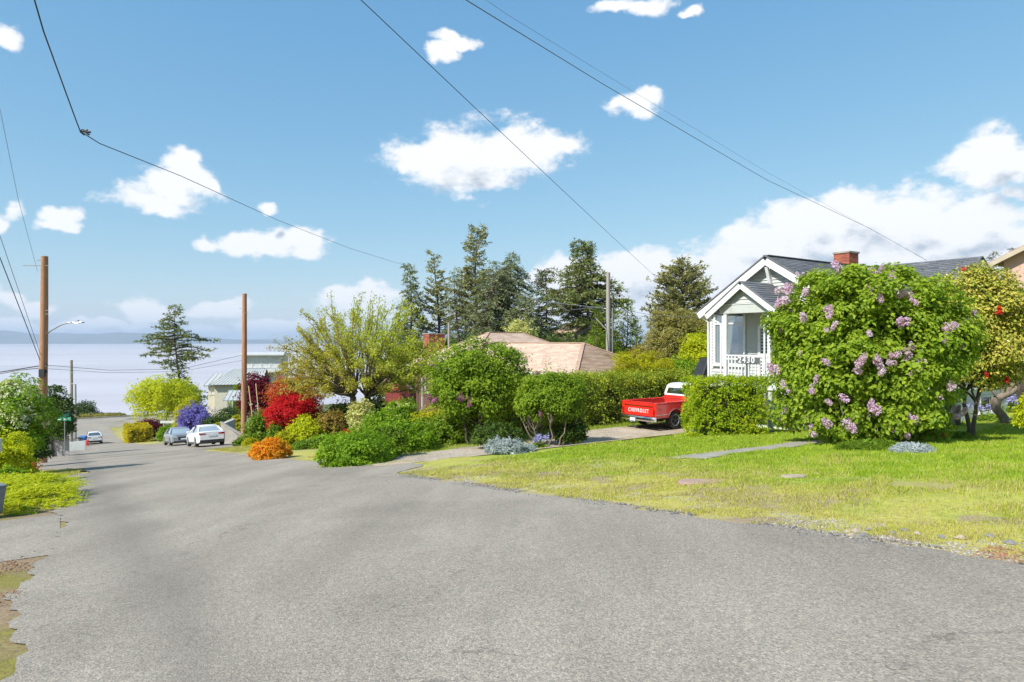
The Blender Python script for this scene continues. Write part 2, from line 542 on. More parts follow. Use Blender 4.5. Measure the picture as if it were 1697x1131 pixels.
def make_blade_mat():
    m, nt, b = base_mat('grass_blades')
    P = N(nt, 'ShaderNodeTexCoord').outputs['Object']
    col, T, S, n1, n2, dry = turf_colour(nt, P, True)
    gm = N(nt, 'ShaderNodeNewGeometry')
    rr = gm.outputs['Random Per Island']
    col = mixc(nt, mrange(nt, rr, .0, 1.0, 0, .5), col, (.42, .48, .05))
    straw = mth(nt, 'LESS_THAN', rr, mth(nt, 'MULTIPLY_ADD', dry, .38, .03))
    col = mixc(nt, straw, col, (.52, .44, .19))
    L(nt, col, b.inputs['Base Color'])
    b.inputs['Roughness'].default_value = .6
    b.inputs['Specular IOR Level'].default_value = .25
    tr = N(nt, 'ShaderNodeBsdfTranslucent'); L(nt, col, tr.inputs[0])
    ms = N(nt, 'ShaderNodeMixShader'); ms.inputs[0].default_value = .35
    L(nt, b.outputs[0], ms.inputs[1]); L(nt, tr.outputs[0], ms.inputs[2])
    L(nt, ms.outputs[0], nt.nodes['Material Output'].inputs[0])
    return m
M['blades'] = make_blade_mat()

def make_asphalt(name, base1, base2, speck=1.0):
    m, nt, b = base_mat(name)
    P = N(nt, 'ShaderNodeTexCoord').outputs['Object']
    st = N(nt, 'ShaderNodeMapping'); st.inputs['Rotation'].default_value = (0, 0, -PHI); st.inputs['Scale'].default_value = (1, .22, 1)
    st.vector_type = 'POINT'
    L(nt, P, st.inputs[0])
    streak = noise(nt, st.outputs[0], .9, 5, .55)
    big = noise(nt, P, .35, 4, .6)
    col = mixc(nt, mrange(nt, streak, .36, .66), base1, base2)
    col = mixc(nt, mrange(nt, big, .5, .72, 0, .55), col, tuple(.68 * x for x in base1))
    v = N(nt, 'ShaderNodeTexVoronoi', ins={'Scale': 85.0}); L(nt, P, v.inputs['Vector'])
    vc = N(nt, 'ShaderNodeSeparateColor'); L(nt, v.outputs['Color'], vc.inputs[0])
    sp = ramp(nt, [(.4, .39, .37), (.68, .67, .64), (1.0, .98, .95), (1.2, 1.17, 1.1), (1.75, 1.7, 1.55)], [0, .22, .5, .86, .97])
    L(nt, vc.outputs[0], sp.inputs[0])
    v3 = N(nt, 'ShaderNodeTexVoronoi', ins={'Scale': 42.0}); L(nt, P, v3.inputs['Vector'])
    vc3 = N(nt, 'ShaderNodeSeparateColor'); L(nt, v3.outputs['Color'], vc3.inputs[0])
    sp3 = ramp(nt, [(.72, .71, .70), (1, 1, 1), (1.22, 1.2, 1.16)]); L(nt, vc3.outputs[1], sp3.inputs[0])
    col = mixc(nt, .85 * speck, col, sp.outputs[0], 'MULTIPLY')
    col = mixc(nt, .8 * speck, col, sp3.outputs[0], 'MULTIPLY')
    sp2 = noise(nt, P, 9, 6, .7)
    col = mixc(nt, mrange(nt, sp2, .55, .75, 0, .35), col, tuple(.6 * x for x in base1))
    # cracks
    wv = N(nt, 'ShaderNodeVectorMath', operation='MULTIPLY_ADD')
    wn_ = noise(nt, P, 1.2, 5, .6, 'Color'); L(nt, wn_, wv.inputs[0]); wv.inputs[1].default_value = (1.6, 1.6, 0); L(nt, P, wv.inputs[2])
    v2 = N(nt, 'ShaderNodeTexVoronoi', feature='DISTANCE_TO_EDGE', ins={'Scale': .2}); L(nt, wv.outputs[0], v2.inputs['Vector'])
    ck = mrange(nt, v2.outputs['Distance'], .0015, .0045, 1, 0)
    ck = mth(nt, 'MULTIPLY', ck, mrange(nt, noise(nt, P, .5, 3), .50, .60))
    col = mixc(nt, mth(nt, 'MULTIPLY', ck, .38), col, (.05, .045, .04))
    # oil and damp stains
    stn = mrange(nt, noise(nt, P, 1.1, 5, .65), .62, .76, 0, .4, True)
    col = mixc(nt, stn, col, tuple(.45 * x for x in base1))
    T = dotn(nt, P, (CS, SN, 0))
    lane = mth(nt, 'MULTIPLY', mth(nt, 'SUBTRACT', 1.0, mth(nt, 'MULTIPLY', mth(nt, 'ABSOLUTE', mth(nt, 'SUBTRACT', T, mth(nt, 'MULTIPLY_ADD', big, 1.2, .15))), 1.6), clamp=True), .5)
    col = mixc(nt, lane, col, tuple(.60 * x for x in base1))
    L(nt, col, b.inputs['Base Color'])
    b.inputs['Roughness'].default_value = .88
    b.inputs['Specular IOR Level'].default_value = .3
    bp = N(nt, 'ShaderNodeBump', ins={'Strength': .7, 'Distance': .004})
    L(nt, mth(nt, 'ADD', vc.outputs[0], mth(nt, 'MULTIPLY', v.outputs['Distance'], -1.2)), bp.inputs['Height'])
    L(nt, bp.outputs[0], b.inputs['Normal'])
    return m
M['asphalt'] = make_asphalt('asphalt', (.275, .243, .202), (.35, .312, .262), .62)
M['asphalt_old'] = make_asphalt('asphalt_old', (.27, .24, .20), (.37, .33, .28), .7)

def make_gravel_mat():
    m, nt, b = base_mat('gravel_drive')
    P = N(nt, 'ShaderNodeTexCoord').outputs['Object']
    n1 = noise(nt, P, .9, 5, .6); n2 = noise(nt, P, 22, 6, .7)
    col = mixc(nt, mrange(nt, n1, .38, .62), (.42, .33, .235), (.30, .22, .14))
    col = mixc(nt, mrange(nt, n2, .35, .7, 0, .6), col, (.54, .48, .40))
    S = dotn(nt, P, (-SN, CS, 0))
    moss = mrange(nt, noise(nt, P, .55, 5, .7), .54, .64, 0, .8, True)
    col = mixc(nt, moss, col, (.26, .24, .045))
    L(nt, col, b.inputs['Base Color']); b.inputs['Roughness'].default_value = .95
    bp = N(nt, 'ShaderNodeBump', ins={'Strength': .8, 'Distance': .02}); L(nt, n2, bp.inputs['Height']); L(nt, bp.outputs[0], b.inputs['Normal'])
    return m
M['gravel'] = make_gravel_mat()

def make_water_mat():
    m, nt, b = base_mat('sea_water')
    P = N(nt, 'ShaderNodeTexCoord').outputs['Object']
    mp = N(nt, 'ShaderNodeMapping'); mp.inputs['Scale'].default_value = (.25, 1, 1); L(nt, P, mp.inputs[0])
    n1 = noise(nt, mp.outputs[0], .12, 6, .6)
    band = noise(nt, mp.outputs[0], .006, 4, .6)
    col = mixc(nt, mrange(nt, band, .35, .65), (.42, .40, .425), (.50, .475, .50))
    L(nt, col, b.inputs['Base Color'])
    b.inputs['Roughness'].default_value = .55
    b.inputs['Specular IOR Level'].default_value = .2
    bp = N(nt, 'ShaderNodeBump', ins={'Strength': .5, 'Distance': .6}); L(nt, n1, bp.inputs['Height']); L(nt, bp.outputs[0], b.inputs['Normal'])
    return m
M['water'] = make_water_mat()
M['hill'] = pm('wooded_hill', (.05, .075, .06), (.12, .13, .11), .002, .95)

# ---------------------------------------------------------------- terrain, road, drives
def axis(parts):
    out = []
    for a, b, st in parts:
        out += list(np.arange(a, b, st))
    out.append(parts[-1][1])
    return np.array(out)

def sheet(name, svals, tfun, mat, lift, kind='structure', label=None):
    "sheet over the ground; tfun(s) -> list of t values, same count for each s"
    rows = [np.asarray(tfun(s), float) for s in svals]
    n = len(rows[0]); m = len(svals)
    T = np.array(rows); S = np.repeat(np.asarray(svals)[:, None], n, 1)
    Z = ground(S, T) + lift
    if name == 'ground':   # dug out under the road so that the paving is flush with the verge
        Z = Z - .04 * (1 - sstep(6.1, 6.5, T)) * sstep(-.05, .4, T)
    X, Y = st2xy(S, T)
    V = np.stack([X, Y, Z], -1).reshape(-1, 3)
    i = np.arange(m - 1)[:, None] * n + np.arange(n - 1)[None, :]
    i = i.ravel()
    Fc = np.stack([i, i + 1, i + n + 1, i + n], -1)
    me = np_mesh(name, V, Fc, mat, smooth=True)
    me.update()
    if me.polygons[0].normal.z < 0:
        me.flip_normals()
    o = add(name, me)
    return tag(o, kind=kind, label=label)

sv = axis([(-300, -80, 20), (-80, -20, 5), (-20, 40, .5), (40, 120, 1.5), (120, 180, 3), (180, 400, 10)])
tv = axis([(-400, -100, 25), (-100, -20, 5), (-20, 40, .5), (40, 100, 4), (100, 400, 25)])
sheet('ground', sv, lambda s: tv, M['ground'], 0)

rngr = np.random.default_rng(3)
def wob(s, seed, amp=.1):
    return amp * (math.sin(s * 1.7 + seed) * .5 + math.sin(s * 4.3 + seed * 2) * .3 + math.sin(s * 11.1 + seed) * .25 + math.sin(s * 27.0 + seed * 3) * .12)

def road_t(s):
    right = 6.55 + wob(s, 1.0, .11)
    left = -.35 + wob(s, 4.0, .14)
    # pavement widens at the drives, the parking lane and the side road
    right += 1.6 * float(sstep(14.6, 16.5, s) * (1 - sstep(20.8, 22.0, s)))
    right += 1.0 * float(sstep(28.2, 29, s) * (1 - sstep(30.5, 31.6, s)))
    right += 4.2 * float(sstep(42, 45, s) * (1 - sstep(74, 78, s)))
    left += .28 * float(sstep(9.6, 11, s) * (1 - sstep(15, 17, s)))
    left += 1.0 * float(sstep(25.9, 27, s) * (1 - sstep(31.3, 32.4, s)))
    left -= 5.5 * float(sstep(33, 37, s) * (1 - sstep(52, 60, s)))
    left -= 25 * float(sstep(138, 146, s) * (1 - sstep(164, 166, s)))
    right += 30 * float(sstep(138, 146, s) * (1 - sstep(164, 166, s)))
    return [left + (right - left) * k / 26 for k in range(27)]
sheet('road', axis([(-60, -12, 2), (-12, 26, .1), (26, 60, .5), (60, 166, 1.5)]), road_t, M['asphalt'], .012)
# drive on the near left, paler old paving
sheet('driveway', axis([(10.2, 14.9, .1)]), lambda s: np.linspace(-9, -.06, 60), M['asphalt_old'], .006)
sheet('driveway', axis([(23.6, 25.6, .1)]), lambda s: np.linspace(-9, .25, 50), M['concrete'], .006)
# gravel drive up to the pickup
sheet('gravel_driveway', axis([(15.2, 23, .15)]), lambda s: np.linspace(7.0 + wob(s, 3, .3) + 9 * float(sstep(20.0, 21.0, s)), 34, 90) if s > 16.9 and s < 21.6 else np.linspace(33.9, 34, 90), M['gravel'], .02)
# front garden path
def path_t(s):
    return np.linspace(11.55 + wob(s * 3, 1, .25), 21, 40)
sheet('garden_path', axis([(9.75, 10.75, .05)]), path_t, M['concrete'], .016)

# sea and far shore
me = np_mesh('sea', [(-30000, 150, -46), (30000, 150, -46), (30000, 26000, -46), (-30000, 26000, -46)], [(0, 1, 2, 3)], M['water'])
tag(add('sea', me), kind='structure')

def hills(y0, depth, x0, x1, prof, seed):
    n = 160; rows = 10
    xs = np.linspace(x0, x1, n); V = []
    rg = np.random.default_rng(seed)
    ph = rg.uniform(0, 6, 8)
    for j in range(rows):
        f = j / (rows - 1)
        for x in xs:
            u = (x - x0) / (x1 - x0)
            h = prof(u) * (.85 + .1 * math.sin(u * 17 + ph[0]) + .06 * math.sin(u * 43 + ph[1]) + .035 * math.sin(u * 101 + ph[2] + f * 5))
            V.append((x, y0 + depth * f, -47 + h * math.sin(math.pi * min(f * 1.0, 1)) ** .6))
    Fc = [(j * n + i, j * n + i + 1, (j + 1) * n + i + 1, (j + 1) * n + i) for j in range(rows - 1) for i in range(n - 1)]
    me = np_mesh('hills', V, Fc, M['hill'], smooth=True)
    tag(add('hills', me), kind='structure')
Yh = 11000
hills(Yh, 2600, -12500, -3900, lambda u: 250 * math.sin(math.pi * min(1, u * .62 + .38)) ** .5 * (1 - u ** 7 * .7) + 6, 1)
hills(Yh + 4500, 2500, -9500, 14000, lambda u: 150 * math.sin(math.pi * u) ** .35 * (1 - .25 * u), 2)

# haze: one box of pale air round everything
hz = MB().box(-31000, 31000, -900, 27000, -75, 330)
hm = D.materials.new('haze'); hm.use_nodes = True
hnt = hm.node_tree; hnt.nodes.clear()
pv = N(hnt, 'ShaderNodeVolumePrincipled', ins={'Density': 9e-5, 'Anisotropy': .0})
pv.inputs['Color'].default_value = (.66, .80, 1, 1)
ho = N(hnt, 'ShaderNodeOutputMaterial'); L(hnt, pv.outputs[0], ho.inputs['Volume'])
tag(hz.build('haze', hm), kind='stuff')

# ---------------------------------------------------------------- grass blades
def blades(name, s0, s1, t0, t1, n, h, test=None, seed=1, near=9.0, lift=0.0):
    rg = np.random.default_rng(seed)
    S = rg.uniform(s0, s1, n); T = rg.uniform(t0, t1, n)
    X, Y = st2xy(S, T)
    d = np.hypot(X, Y)
    keep = (rg.random(n) < np.minimum(1, (near / d) ** 2)) & (Y > 2) & (np.abs(X / np.maximum(Y, .1)) < 1.0)
    if test is not None: keep &= test(S, T)
    S, T, X, Y, d = S[keep], T[keep], X[keep], Y[keep], d[keep]
    k = np.maximum(1, d / near)
    # tufts: height follows a coarse pattern
    tuft = .6 + .55 * (np.sin(S * 2.1 + T * 1.3) * np.sin(T * 2.9 - S * .8) * .5 + .5) + .35 * (np.sin(S * 7.3) * np.sin(T * 6.1 + 1))
    dry = 1 - sstep(7.2, 10.5, T) * .55
    hh = h * tuft * (1.15 - .45 * dry) * rg.uniform(.5, 1.2, len(S)) * k ** .35
    Z = ground(S, T) + lift
    a = rg.uniform(0, 2 * np.pi, len(S)); w = .0055 * k * rg.uniform(.6, 1.3, len(S))
    lean = rg.uniform(.1, .9, len(S)) * hh; b = rg.uniform(0, 2 * np.pi, len(S))
    P0 = np.stack([X - w * np.cos(a), Y - w * np.sin(a), Z - .004], -1)
    P1 = np.stack([X + w * np.cos(a), Y + w * np.sin(a), Z - .004], -1)
    P2 = np.stack([X + lean * np.cos(b), Y + lean * np.sin(b), Z + hh], -1)
    V = np.stack([P0, P1, P2], 1).reshape(-1, 3)
    me = np_mesh(name, V, np.arange(len(V)).reshape(-1, 3), M['blades'])
    return tag(add(name, me), kind='stuff', label=None)

def vnoise(S, T, f, seed=0):
    return (np.sin(S * f + seed) * np.sin(T * f * 1.3 + seed * 2) + np.sin(S * f * 2.3 + T * f * .7 + seed) * .6 + np.sin(T * f * 3.1 - S * f * 1.7) * .4) / 2

def lawn_ok(S, T):
    ok = T > 6.72 + .25 * vnoise(S, T, 3, 2) + .15 * vnoise(S, T, 9, 1)
    ok &= ~((S > 9.84 + .07 * vnoise(S, T, 5, 1)) & (S < 10.66 + .08 * vnoise(S, T, 6, 2)) & (T > 11.65 + .3 * (S - 9.8) + .15 * vnoise(S, T, 7, 3)))
    ok &= S < 16.75 + .2 * vnoise(S, T, 2, 3) 
    ok &= ~((S > 14.9 - .0 * T) & (T < 6.9 + (S - 14.6) * 3.6) )
    ok &= ~((S > 4.1) & (S < 5.0) & (T > 9.75) & (T < 10.35))
    thin = (T < 10.6) & (vnoise(S, T, 1.1, 4) + .5 * vnoise(S, T, 4, 1) > .26)
    ok &= ~(thin & (np.sin(S * 91 + T * 57) > -.75))
    ok &= ~((S < 5) & (T < 7.5) & (vnoise(S, T, 2.3, 1) > -.1) & (np.sin(S * 91 + T * 57) > -.6))
    return ok
blades('lawn_grass', -3, 17, 6.6, 30, 1700000, .05, lawn_ok, 1, 8.0)
blades('lawn_weeds', -3, 16.5, 7.0, 30, 700000, .12, lambda S, T: lawn_ok(S, T) & ((vnoise(S, T, 2.6, 11) + .6 * vnoise(S, T, 7, 3)) > .95) & (S < 16.2), 21, 9.0)
blades('verge_grass', 19.9, 24, 7.2, 30, 110000, .09, lambda S, T: S > 20.55 + .25 * vnoise(S, T, 2, 5) + .9 * sstep(13, 17, T), 2, 16.0)
blades('verge_grass', 25.8, 32.0, -6, .7, 160000, .09, lambda S, T: T < .45 + .12 * vnoise(S, T, 3, 5) - np.abs(S - 29) ** 3 * .03, 3, 16.0)
blades('verge_grass', 60, 84, -5, -1.2, 30000, .12, None, 4, 30.0)
blades('verge_grass', 34.5, 42, 7.0, 12, 60000, .11, None, 5, 20.0)
blades('verge_grass', 5.6, 10.1, -3.4, -.7, 50000, .05, lambda S, T: vnoise(S, T, 2, 7) > .15, 6, 9.0)

# gravel, chips and leaf litter along the asphalt edge
def stones(name, s0, s1, t0, t1, n, r0, r1, mat, test=None, seed=1, lift=.0):
    rg = np.random.default_rng(seed)
    S = rg.uniform(s0, s1, n); T = rg.uniform(t0, t1, n)
    if test is not None:
        k = test(S, T); S, T = S[k], T[k]
    n = len(S)
    X, Y = st2xy(S, T); Z = ground(S, T) + lift
    base = np.array([(1, 0, 0), (0, 1, 0), (-1, 0, 0), (0, -1, 0), (0, 0, .75), (0, 0, -.6)], float)
    jit = base[None] * rg.uniform(.6, 1.25, (n, 6, 1)) + rg.normal(0, .12, (n, 6, 3))
    r = rg.uniform(r0, r1, (n, 1, 1)) * rg.uniform(.5, 1.0, (n, 1, 3))
    V = jit * r
    a = rg.uniform(0, 6.28, n); c, s_ = np.cos(a)[:, None], np.sin(a)[:, None]
    x = V[..., 0] * c - V[..., 1] * s_; y = V[..., 0] * s_ + V[..., 1] * c
    V = np.stack([x + X[:, None], y + Y[:, None], V[..., 2] + Z[:, None]], -1).reshape(-1, 3)
    f = np.array([(0, 1, 4), (1, 2, 4), (2, 3, 4), (3, 0, 4), (1, 0, 5), (2, 1, 5), (3, 2, 5), (0, 3, 5)])
    Fc = (f[None] + (np.arange(n) * 6)[:, None, None]).reshape(-1, 3)
    me = np_mesh(name, V, Fc, mat)
    return tag(add(name, me), kind='stuff')

def island_mat(name, cols, rough=.9):
    m, nt, b = base_mat(name)
    gm = N(nt, 'ShaderNodeNewGeometry'); r = ramp(nt, cols)
    L(nt, gm.outputs['Random Per Island'], r.inputs[0]); L(nt, r.outputs[0], b.inputs['Base Color'])
    b.inputs['Roughness'].default_value = rough
    return m
M['pebbles'] = island_mat('pebbles', [(.16, .145, .13), (.27, .25, .22), (.38, .36, .33), (.22, .20, .18), (.44, .41, .36)])
M['chips'] = island_mat('chips', [(.20, .09, .045), (.32, .17, .09), (.13, .075, .05), (.36, .24, .13)])
M['rubble'] = island_mat('rubble', [(.10, .095, .09), (.18, .17, .16), (.25, .235, .22)])
stones('verge_gravel', -2.5, 6.2, 6.45, 7.6, 9000, .008, .026, M['pebbles'], lambda S, T: (vnoise(S, T, 1.4, 6) + .4 * vnoise(S, T, 5, 2) > .0) & (T < 7.35 + .25 * vnoise(S, T, 1, 1)), 1)
stones('verge_gravel', 6, 17, 6.45, 7.6, 9000, .008, .024, M['pebbles'], lambda S, T: (vnoise(S, T, 1.1, 9) + .4 * vnoise(S, T, 5, 2) > .12), 2)
stones('bark_chips', .9, 2.6, 6.5, 7.05, 1500, .008, .028, M['chips'], None, 3)
stones('asphalt_crumbs', -2, 15, 6.40, 6.72, 2600, .010, .032, M['rubble'], lambda S, T: vnoise(S, T, 2.0, 3) > -.2, 4, .01)
stones('leaf_litter', 7.5, 10.6, -3.2, -.3, 3500, .006, .022, M['chips'], lambda S, T: vnoise(S, T, 1.6, 5) + .5 * vnoise(S, T, 5, 5) > .12, 5, .03)
stones('driveway_gravel', 17, 21.6, 7.5, 24, 9000, .010, .03, M['pebbles'], lambda S, T: vnoise(S, T, 1.6, 2) > -.3, 6, .02)

# pale kerb at the shore end of the street
kb = MB()
for i in range(40):
    t0_ = -26 + i * 1.6
    x0_, y0_ = st2xy(167.0, t0_); x1_, y1_ = st2xy(167.0, t0_ + 1.57)
    kb.bar((x0_, y0_, gz(x0_, y0_) + .08), (x1_, y1_, gz(x1_, y1_) + .08), .35, .3)
tag(kb.build('kerb', M['concrete'], None), kind='structure')

# ---------------------------------------------------------------- house building tools
rb = random.Random(11)

def siding(parent, axis, plane, face, a0, a1, z0, z1, mat, width=lambda z: None, holes=(), pitch=.125, name='siding_board', grain=None):
    """lap boards as single objects. axis: the horizontal axis they run along; plane: wall position; face: outward sign."""
    z = z0
    while z < z1 - .02:
        zt = min(z + pitch, z1)
        lim = width(z + pitch * .5)
        s0, s1 = (a0, a1) if lim is None else (max(a0, lim[0]), min(a1, lim[1]))
        segs = [(s0, s1)]
        for (h0, h1, hz0, hz1) in holes:
            if zt > hz0 and z < hz1:
                ns = []
                for (p, q) in segs:
                    if h1 <= p or h0 >= q: ns.append((p, q)); continue
                    if h0 > p: ns.append((p, h0))
                    if h1 < q: ns.append((h1, q))
                segs = ns
        for (p, q) in segs:
            if q - p < .04: continue
            mb = MB()
            b = plane + face * .045; t = plane + face * .006
            if axis == 'y':
                vs = [(plane, p, z), (plane, q, z), (plane, p, zt), (plane, q, zt), (b, p, z), (b, q, z), (t, p, zt), (t, q, zt)]
            else:
                vs = [(p, plane, z), (q, plane, z), (p, plane, zt), (q, plane, zt), (p, b, z), (q, b, z), (p, t, zt), (q, t, zt)]
            mb.add(vs, [(0, 1, 3, 2), (4, 5, 7, 6), (0, 1, 5, 4), (2, 3, 7, 6), (0, 2, 6, 4), (1, 3, 7, 5)])
            mb.build(name, mat, parent)
        z += pitch

def roof_plane(parent, corners, mat, base_mat_, course=.15, tab=.33, thick=.12, name='roof', seed=1, moss=None):
    """corners a,b (eave, left to right seen from outside) c,d (top right, top left). A slab with shingle courses on it."""
    a, b, c, d = [Vector(p) for p in corners]
    rg = random.Random(seed)
    n = (b - a).cross(d - a).normalized()
    if n.z < 0: n = -n
    base = MB()
    dn = n * -thick
    base.add([a, b, c, d, a + dn, b + dn, c + dn, d + dn], [(0, 1, 2, 3), (7, 6, 5, 4), (0, 4, 5, 1), (1, 5, 6, 2), (2, 6, 7, 3), (3, 7, 4, 0)])
    ro = base.build(name, base_mat_, parent)
    H = max((d - a).length, (c - b).length)
    k = max(2, int(H / course))
    vs = []; fs = []
    for i in range(k):
        f0, f1 = i / k, (i + 1) / k
        l0 = a.lerp(d, f0); r0 = b.lerp(c, f0); l1 = a.lerp(d, f1); r1 = b.lerp(c, f1)
        W = (r0 - l0).length
        if W < .05: continue
        m = max(1, int(W / tab)); offs = rg.random() / m
        cuts = [0] + [min(1, max(0, (j + (i % 2) * .5) / m + rg.uniform(-.15, .15) / m)) for j in range(1, m)] + [1]
        cuts = sorted(set(cuts))
        for j in range(len(cuts) - 1):
            u0, u1 = cuts[j], cuts[j + 1]
            if u1 - u0 < 1e-4: continue
            g = .006 / W if W > 1 else 0
            h = .010 + rg.uniform(0, .008)
            p = [l0.lerp(r0, u0 + g), l0.lerp(r0, u1 - g), l1.lerp(r1, u1 - g), l1.lerp(r1, u0 + g)]
            bi = len(vs)
            vs += [p[0] + n * .002, p[1] + n * .002, p[0] + n * (h + .008), p[1] + n * (h + .008), p[2] + n * .004, p[3] + n * .004]
            fs += [(bi, bi + 1, bi + 3, bi + 2), (bi + 2, bi + 3, bi + 4, bi + 5), (bi, bi + 2, bi + 5, bi + 5)[:3], (bi + 1, bi + 4, bi + 3)]
    me = D.meshes.new('shingles')
    me.from_pydata([tuple(v) for v in vs], [], fs)
    me.materials.append(mat); me.update()
    tag(add('shingles', me, ro), kind='stuff')
    return ro

def shingle_mat(name, cols, moss=None):
    m, nt, b = base_mat(name)
    gm = N(nt, 'ShaderNodeNewGeometry'); r = ramp(nt, cols)
    L(nt, gm.outputs['Random Per Island'], r.inputs[0])
    P = N(nt, 'ShaderNodeTexCoord').outputs['Object']
    n1 = noise(nt, P, 1.2, 5, .6); n2 = noise(nt, P, 60, 3, .6)
    col = mixc(nt, mrange(nt, n1, .35, .7, 0, .4), r.outputs[0], tuple(.6 * c for c in cols[0]))
    col = mixc(nt, mrange(nt, n2, .3, .7, 0, .25), col, tuple(.5 * c for c in cols[0]))
    if moss:
        col = mixc(nt, mrange(nt, noise(nt, P, .5, 5, .65), .5, .62, 0, .7), col, moss)
    L(nt, col, b.inputs['Base Color']); b.inputs['Roughness'].default_value = .92
    return m
M['sh_grey'] = shingle_mat('grey_shingles', [(.10, .105, .12), (.17, .175, .19), (.13, .13, .145), (.21, .215, .23)])
M['sh_tan'] = shingle_mat('tan_shingles', [(.58, .43, .33), (.68, .53, .41), (.52, .37, .28), (.63, .47, .37)])
M['sh_moss'] = shingle_mat('mossy_shingles', [(.38, .26, .18), (.47, .33, .24), (.33, .22, .15), (.42, .30, .21)], (.17, .10, .03))

def brick_stack(parent, x0, x1, y0, y1, z0, z1, name='chimney', bl=.21, bh=.065, cap=True, taper=0):
    core = MB().box(x0 + .012, x1 - .012, y0 + .012, y1 - .012, z0, z1)
    ch = core.build(name, M['mortar'], parent)
    mb = MB(); rg = random.Random(4)
    z = z0; r = 0
    while z < z1 - .03:
        o = (r % 2) * bl * .5
        for side in range(4):
            if side < 2: lo, hi = x0, x1
            else: lo, hi = y0, y1
            p = lo - o
            while p < hi - .02:
                a = max(lo, p) + .005; b = min(hi, p + bl) - .005; p += bl
                if b - a < .03: continue
                e = rg.uniform(.0, .006)
                if side == 0: mb.box(a, b, y0 - e, y0 + .02, z + .005, z + bh - .005)
                elif side == 1: mb.box(a, b, y1 - .02, y1 + e, z + .005, z + bh - .005)
                elif side == 2: mb.box(x0 - e - .002, x0 + .02, a, b, z + .005, z + bh - .005)
                else: mb.box(x1 - .02, x1 + e + .002, a, b, z + .005, z + bh - .005)
        z += bh; r += 1
    tag(mb.build('brick', M['brickw'], ch), kind='stuff')
    if cap:
        MB().box(x0 - .04, x1 + .04, y0 - .04, y1 + .04, z1, z1 + .07).build('chimney_cap', M['concrete'], ch)
    return ch
M['brickw'] = island_mat('brick_faces', [(.32, .085, .05), (.24, .06, .038), (.40, .12, .07), (.28, .075, .045)])

def window(parent, axis, plane, face, a0, a1, z0, z1, mull=(), trans=(), fw=.07, depth=.05, glass='window_glass', curtain=None, name='window', mat='white_trim'):
    "frame part with sill, mullions and glass panes; the pane sits behind the face"
    def B(mb, p0, p1, q0, q1, d0, d1):
        lo, hi = sorted((plane + face * d0, plane + face * d1))
        if axis == 'y': mb.box(lo, hi, p0, p1, q0, q1)
        else: mb.box(p0, p1, lo, hi, q0, q1)
        return mb
    mb = MB()
    B(mb, a0, a0 + fw, z0, z1, -.02, depth); B(mb, a1 - fw, a1, z0, z1, -.02, depth)
    B(mb, a0 + fw, a1 - fw, z1 - fw, z1, -.02, depth - .002); B(mb, a0 + fw, a1 - fw, z0, z0 + fw, -.02, depth - .002)
    for m in mull: B(mb, m - fw * .45, m + fw * .45, z0 + fw, z1 - fw, -.02, depth - .008)
    for t in trans: B(mb, a0 + fw, a1 - fw, t - fw * .35, t + fw * .35, -.02, depth - .014)
    w = mb.build(name, M[mat], parent)
    B(MB(), a0 - .04, a1 + .04, z0 - .05, z0, -.02, depth + .035).build('sill', M[mat], w)
    cuts = [a0 + fw] + sorted(mull) + [a1 - fw]
    for i in range(len(cuts) - 1):
        B(MB(), cuts[i] + .001, cuts[i + 1] - .001, z0 + fw, z1 - fw, -.012, -.004).build('pane', M[glass], w)
    return w

# thin real glass for the porch window: something pale hangs behind it
gl, nt_, b_ = base_mat('clear_pane')
b_.inputs['Base Color'].default_value = (.9, .95, .95, 1); b_.inputs['Roughness'].default_value = .02
trn = N(nt_, 'ShaderNodeBsdfTransparent'); trn.inputs[0].default_value = (.75, .8, .8, 1)
gls = N(nt_, 'ShaderNodeBsdfGlossy', ins={'Roughness': .02}); gls.inputs[0].default_value = (1, 1, 1, 1)
lw = N(nt_, 'ShaderNodeLayerWeight', ins={0: .35})
mg = N(nt_, 'ShaderNodeMixShader'); L(nt_, mrange(nt_, lw.outputs['Facing'], 0, 1, .16, .7), mg.inputs[0])
L(nt_, trn.outputs[0], mg.inputs[1]); L(nt_, gls.outputs[0], mg.inputs[2]); L(nt_, mg.outputs[0], nt_.nodes['Material Output'].inputs[0])
M['clear_pane'] = gl

# ---------------------------------------------------------------- grey cottage
HZ = -3.15
HT, HS = 22.5, 15.55
hx, hy = st2xy(HS, HT)
house = empty('cottage', (hx, hy, HZ), PHI, 'light grey clapboard cottage with dark shingle gables and small front porch, behind the big lilac', 'house')
SL = .616; RZ = 6.4; HW = 2.9
def roofz(y): return RZ - SL * abs(y)
wt_ = roofz(HW) - .16
# wall cores
core = MB()
core.prism([(-HW, -.9), (HW, -.9), (HW, wt_), (0, RZ - .16), (-HW, wt_)], .0, 13.0, 'x')
core.box(.6, 4.1, -4.4, -HW - .002, -1.2, 1.24)
core.box(4.102, 10.1, -4.15, -HW - .002, -1.2, 1.24)
# upper wall of the side wing
core.prism([(4.1, 1.30), (9.2, 1.30), (9.2, RZ - SL * 2.55 - .16), (6.5, RZ - .18), (4.1, RZ - SL * 2.4 - .16)], -4.12, -HW - .002, 'y')
core.build('wall', M['siding'], house)
siding(house, 'y', -.001, -1, -HW + .09, HW - .09, 1.5, RZ - .2, M['siding'],
       width=lambda z: (-(RZ - .17 - z) / SL, (RZ - .17 - z) / SL), holes=((1.10, 2.72, 2.12, 4.38),))
for y0_, y1_ in ((-HW, -HW + .09), (HW - .09, HW)):
    MB().box(-.045, 0, y0_, y1_, .0, wt_ - .02).build('corner_board', M['white_trim'], house)
w1 = window(house, 'y', -.03, -1, 1.13, 2.69, 2.16, 4.34, mull=(2.22,), trans=(3.86,), glass='clear_pane', fw=.09)
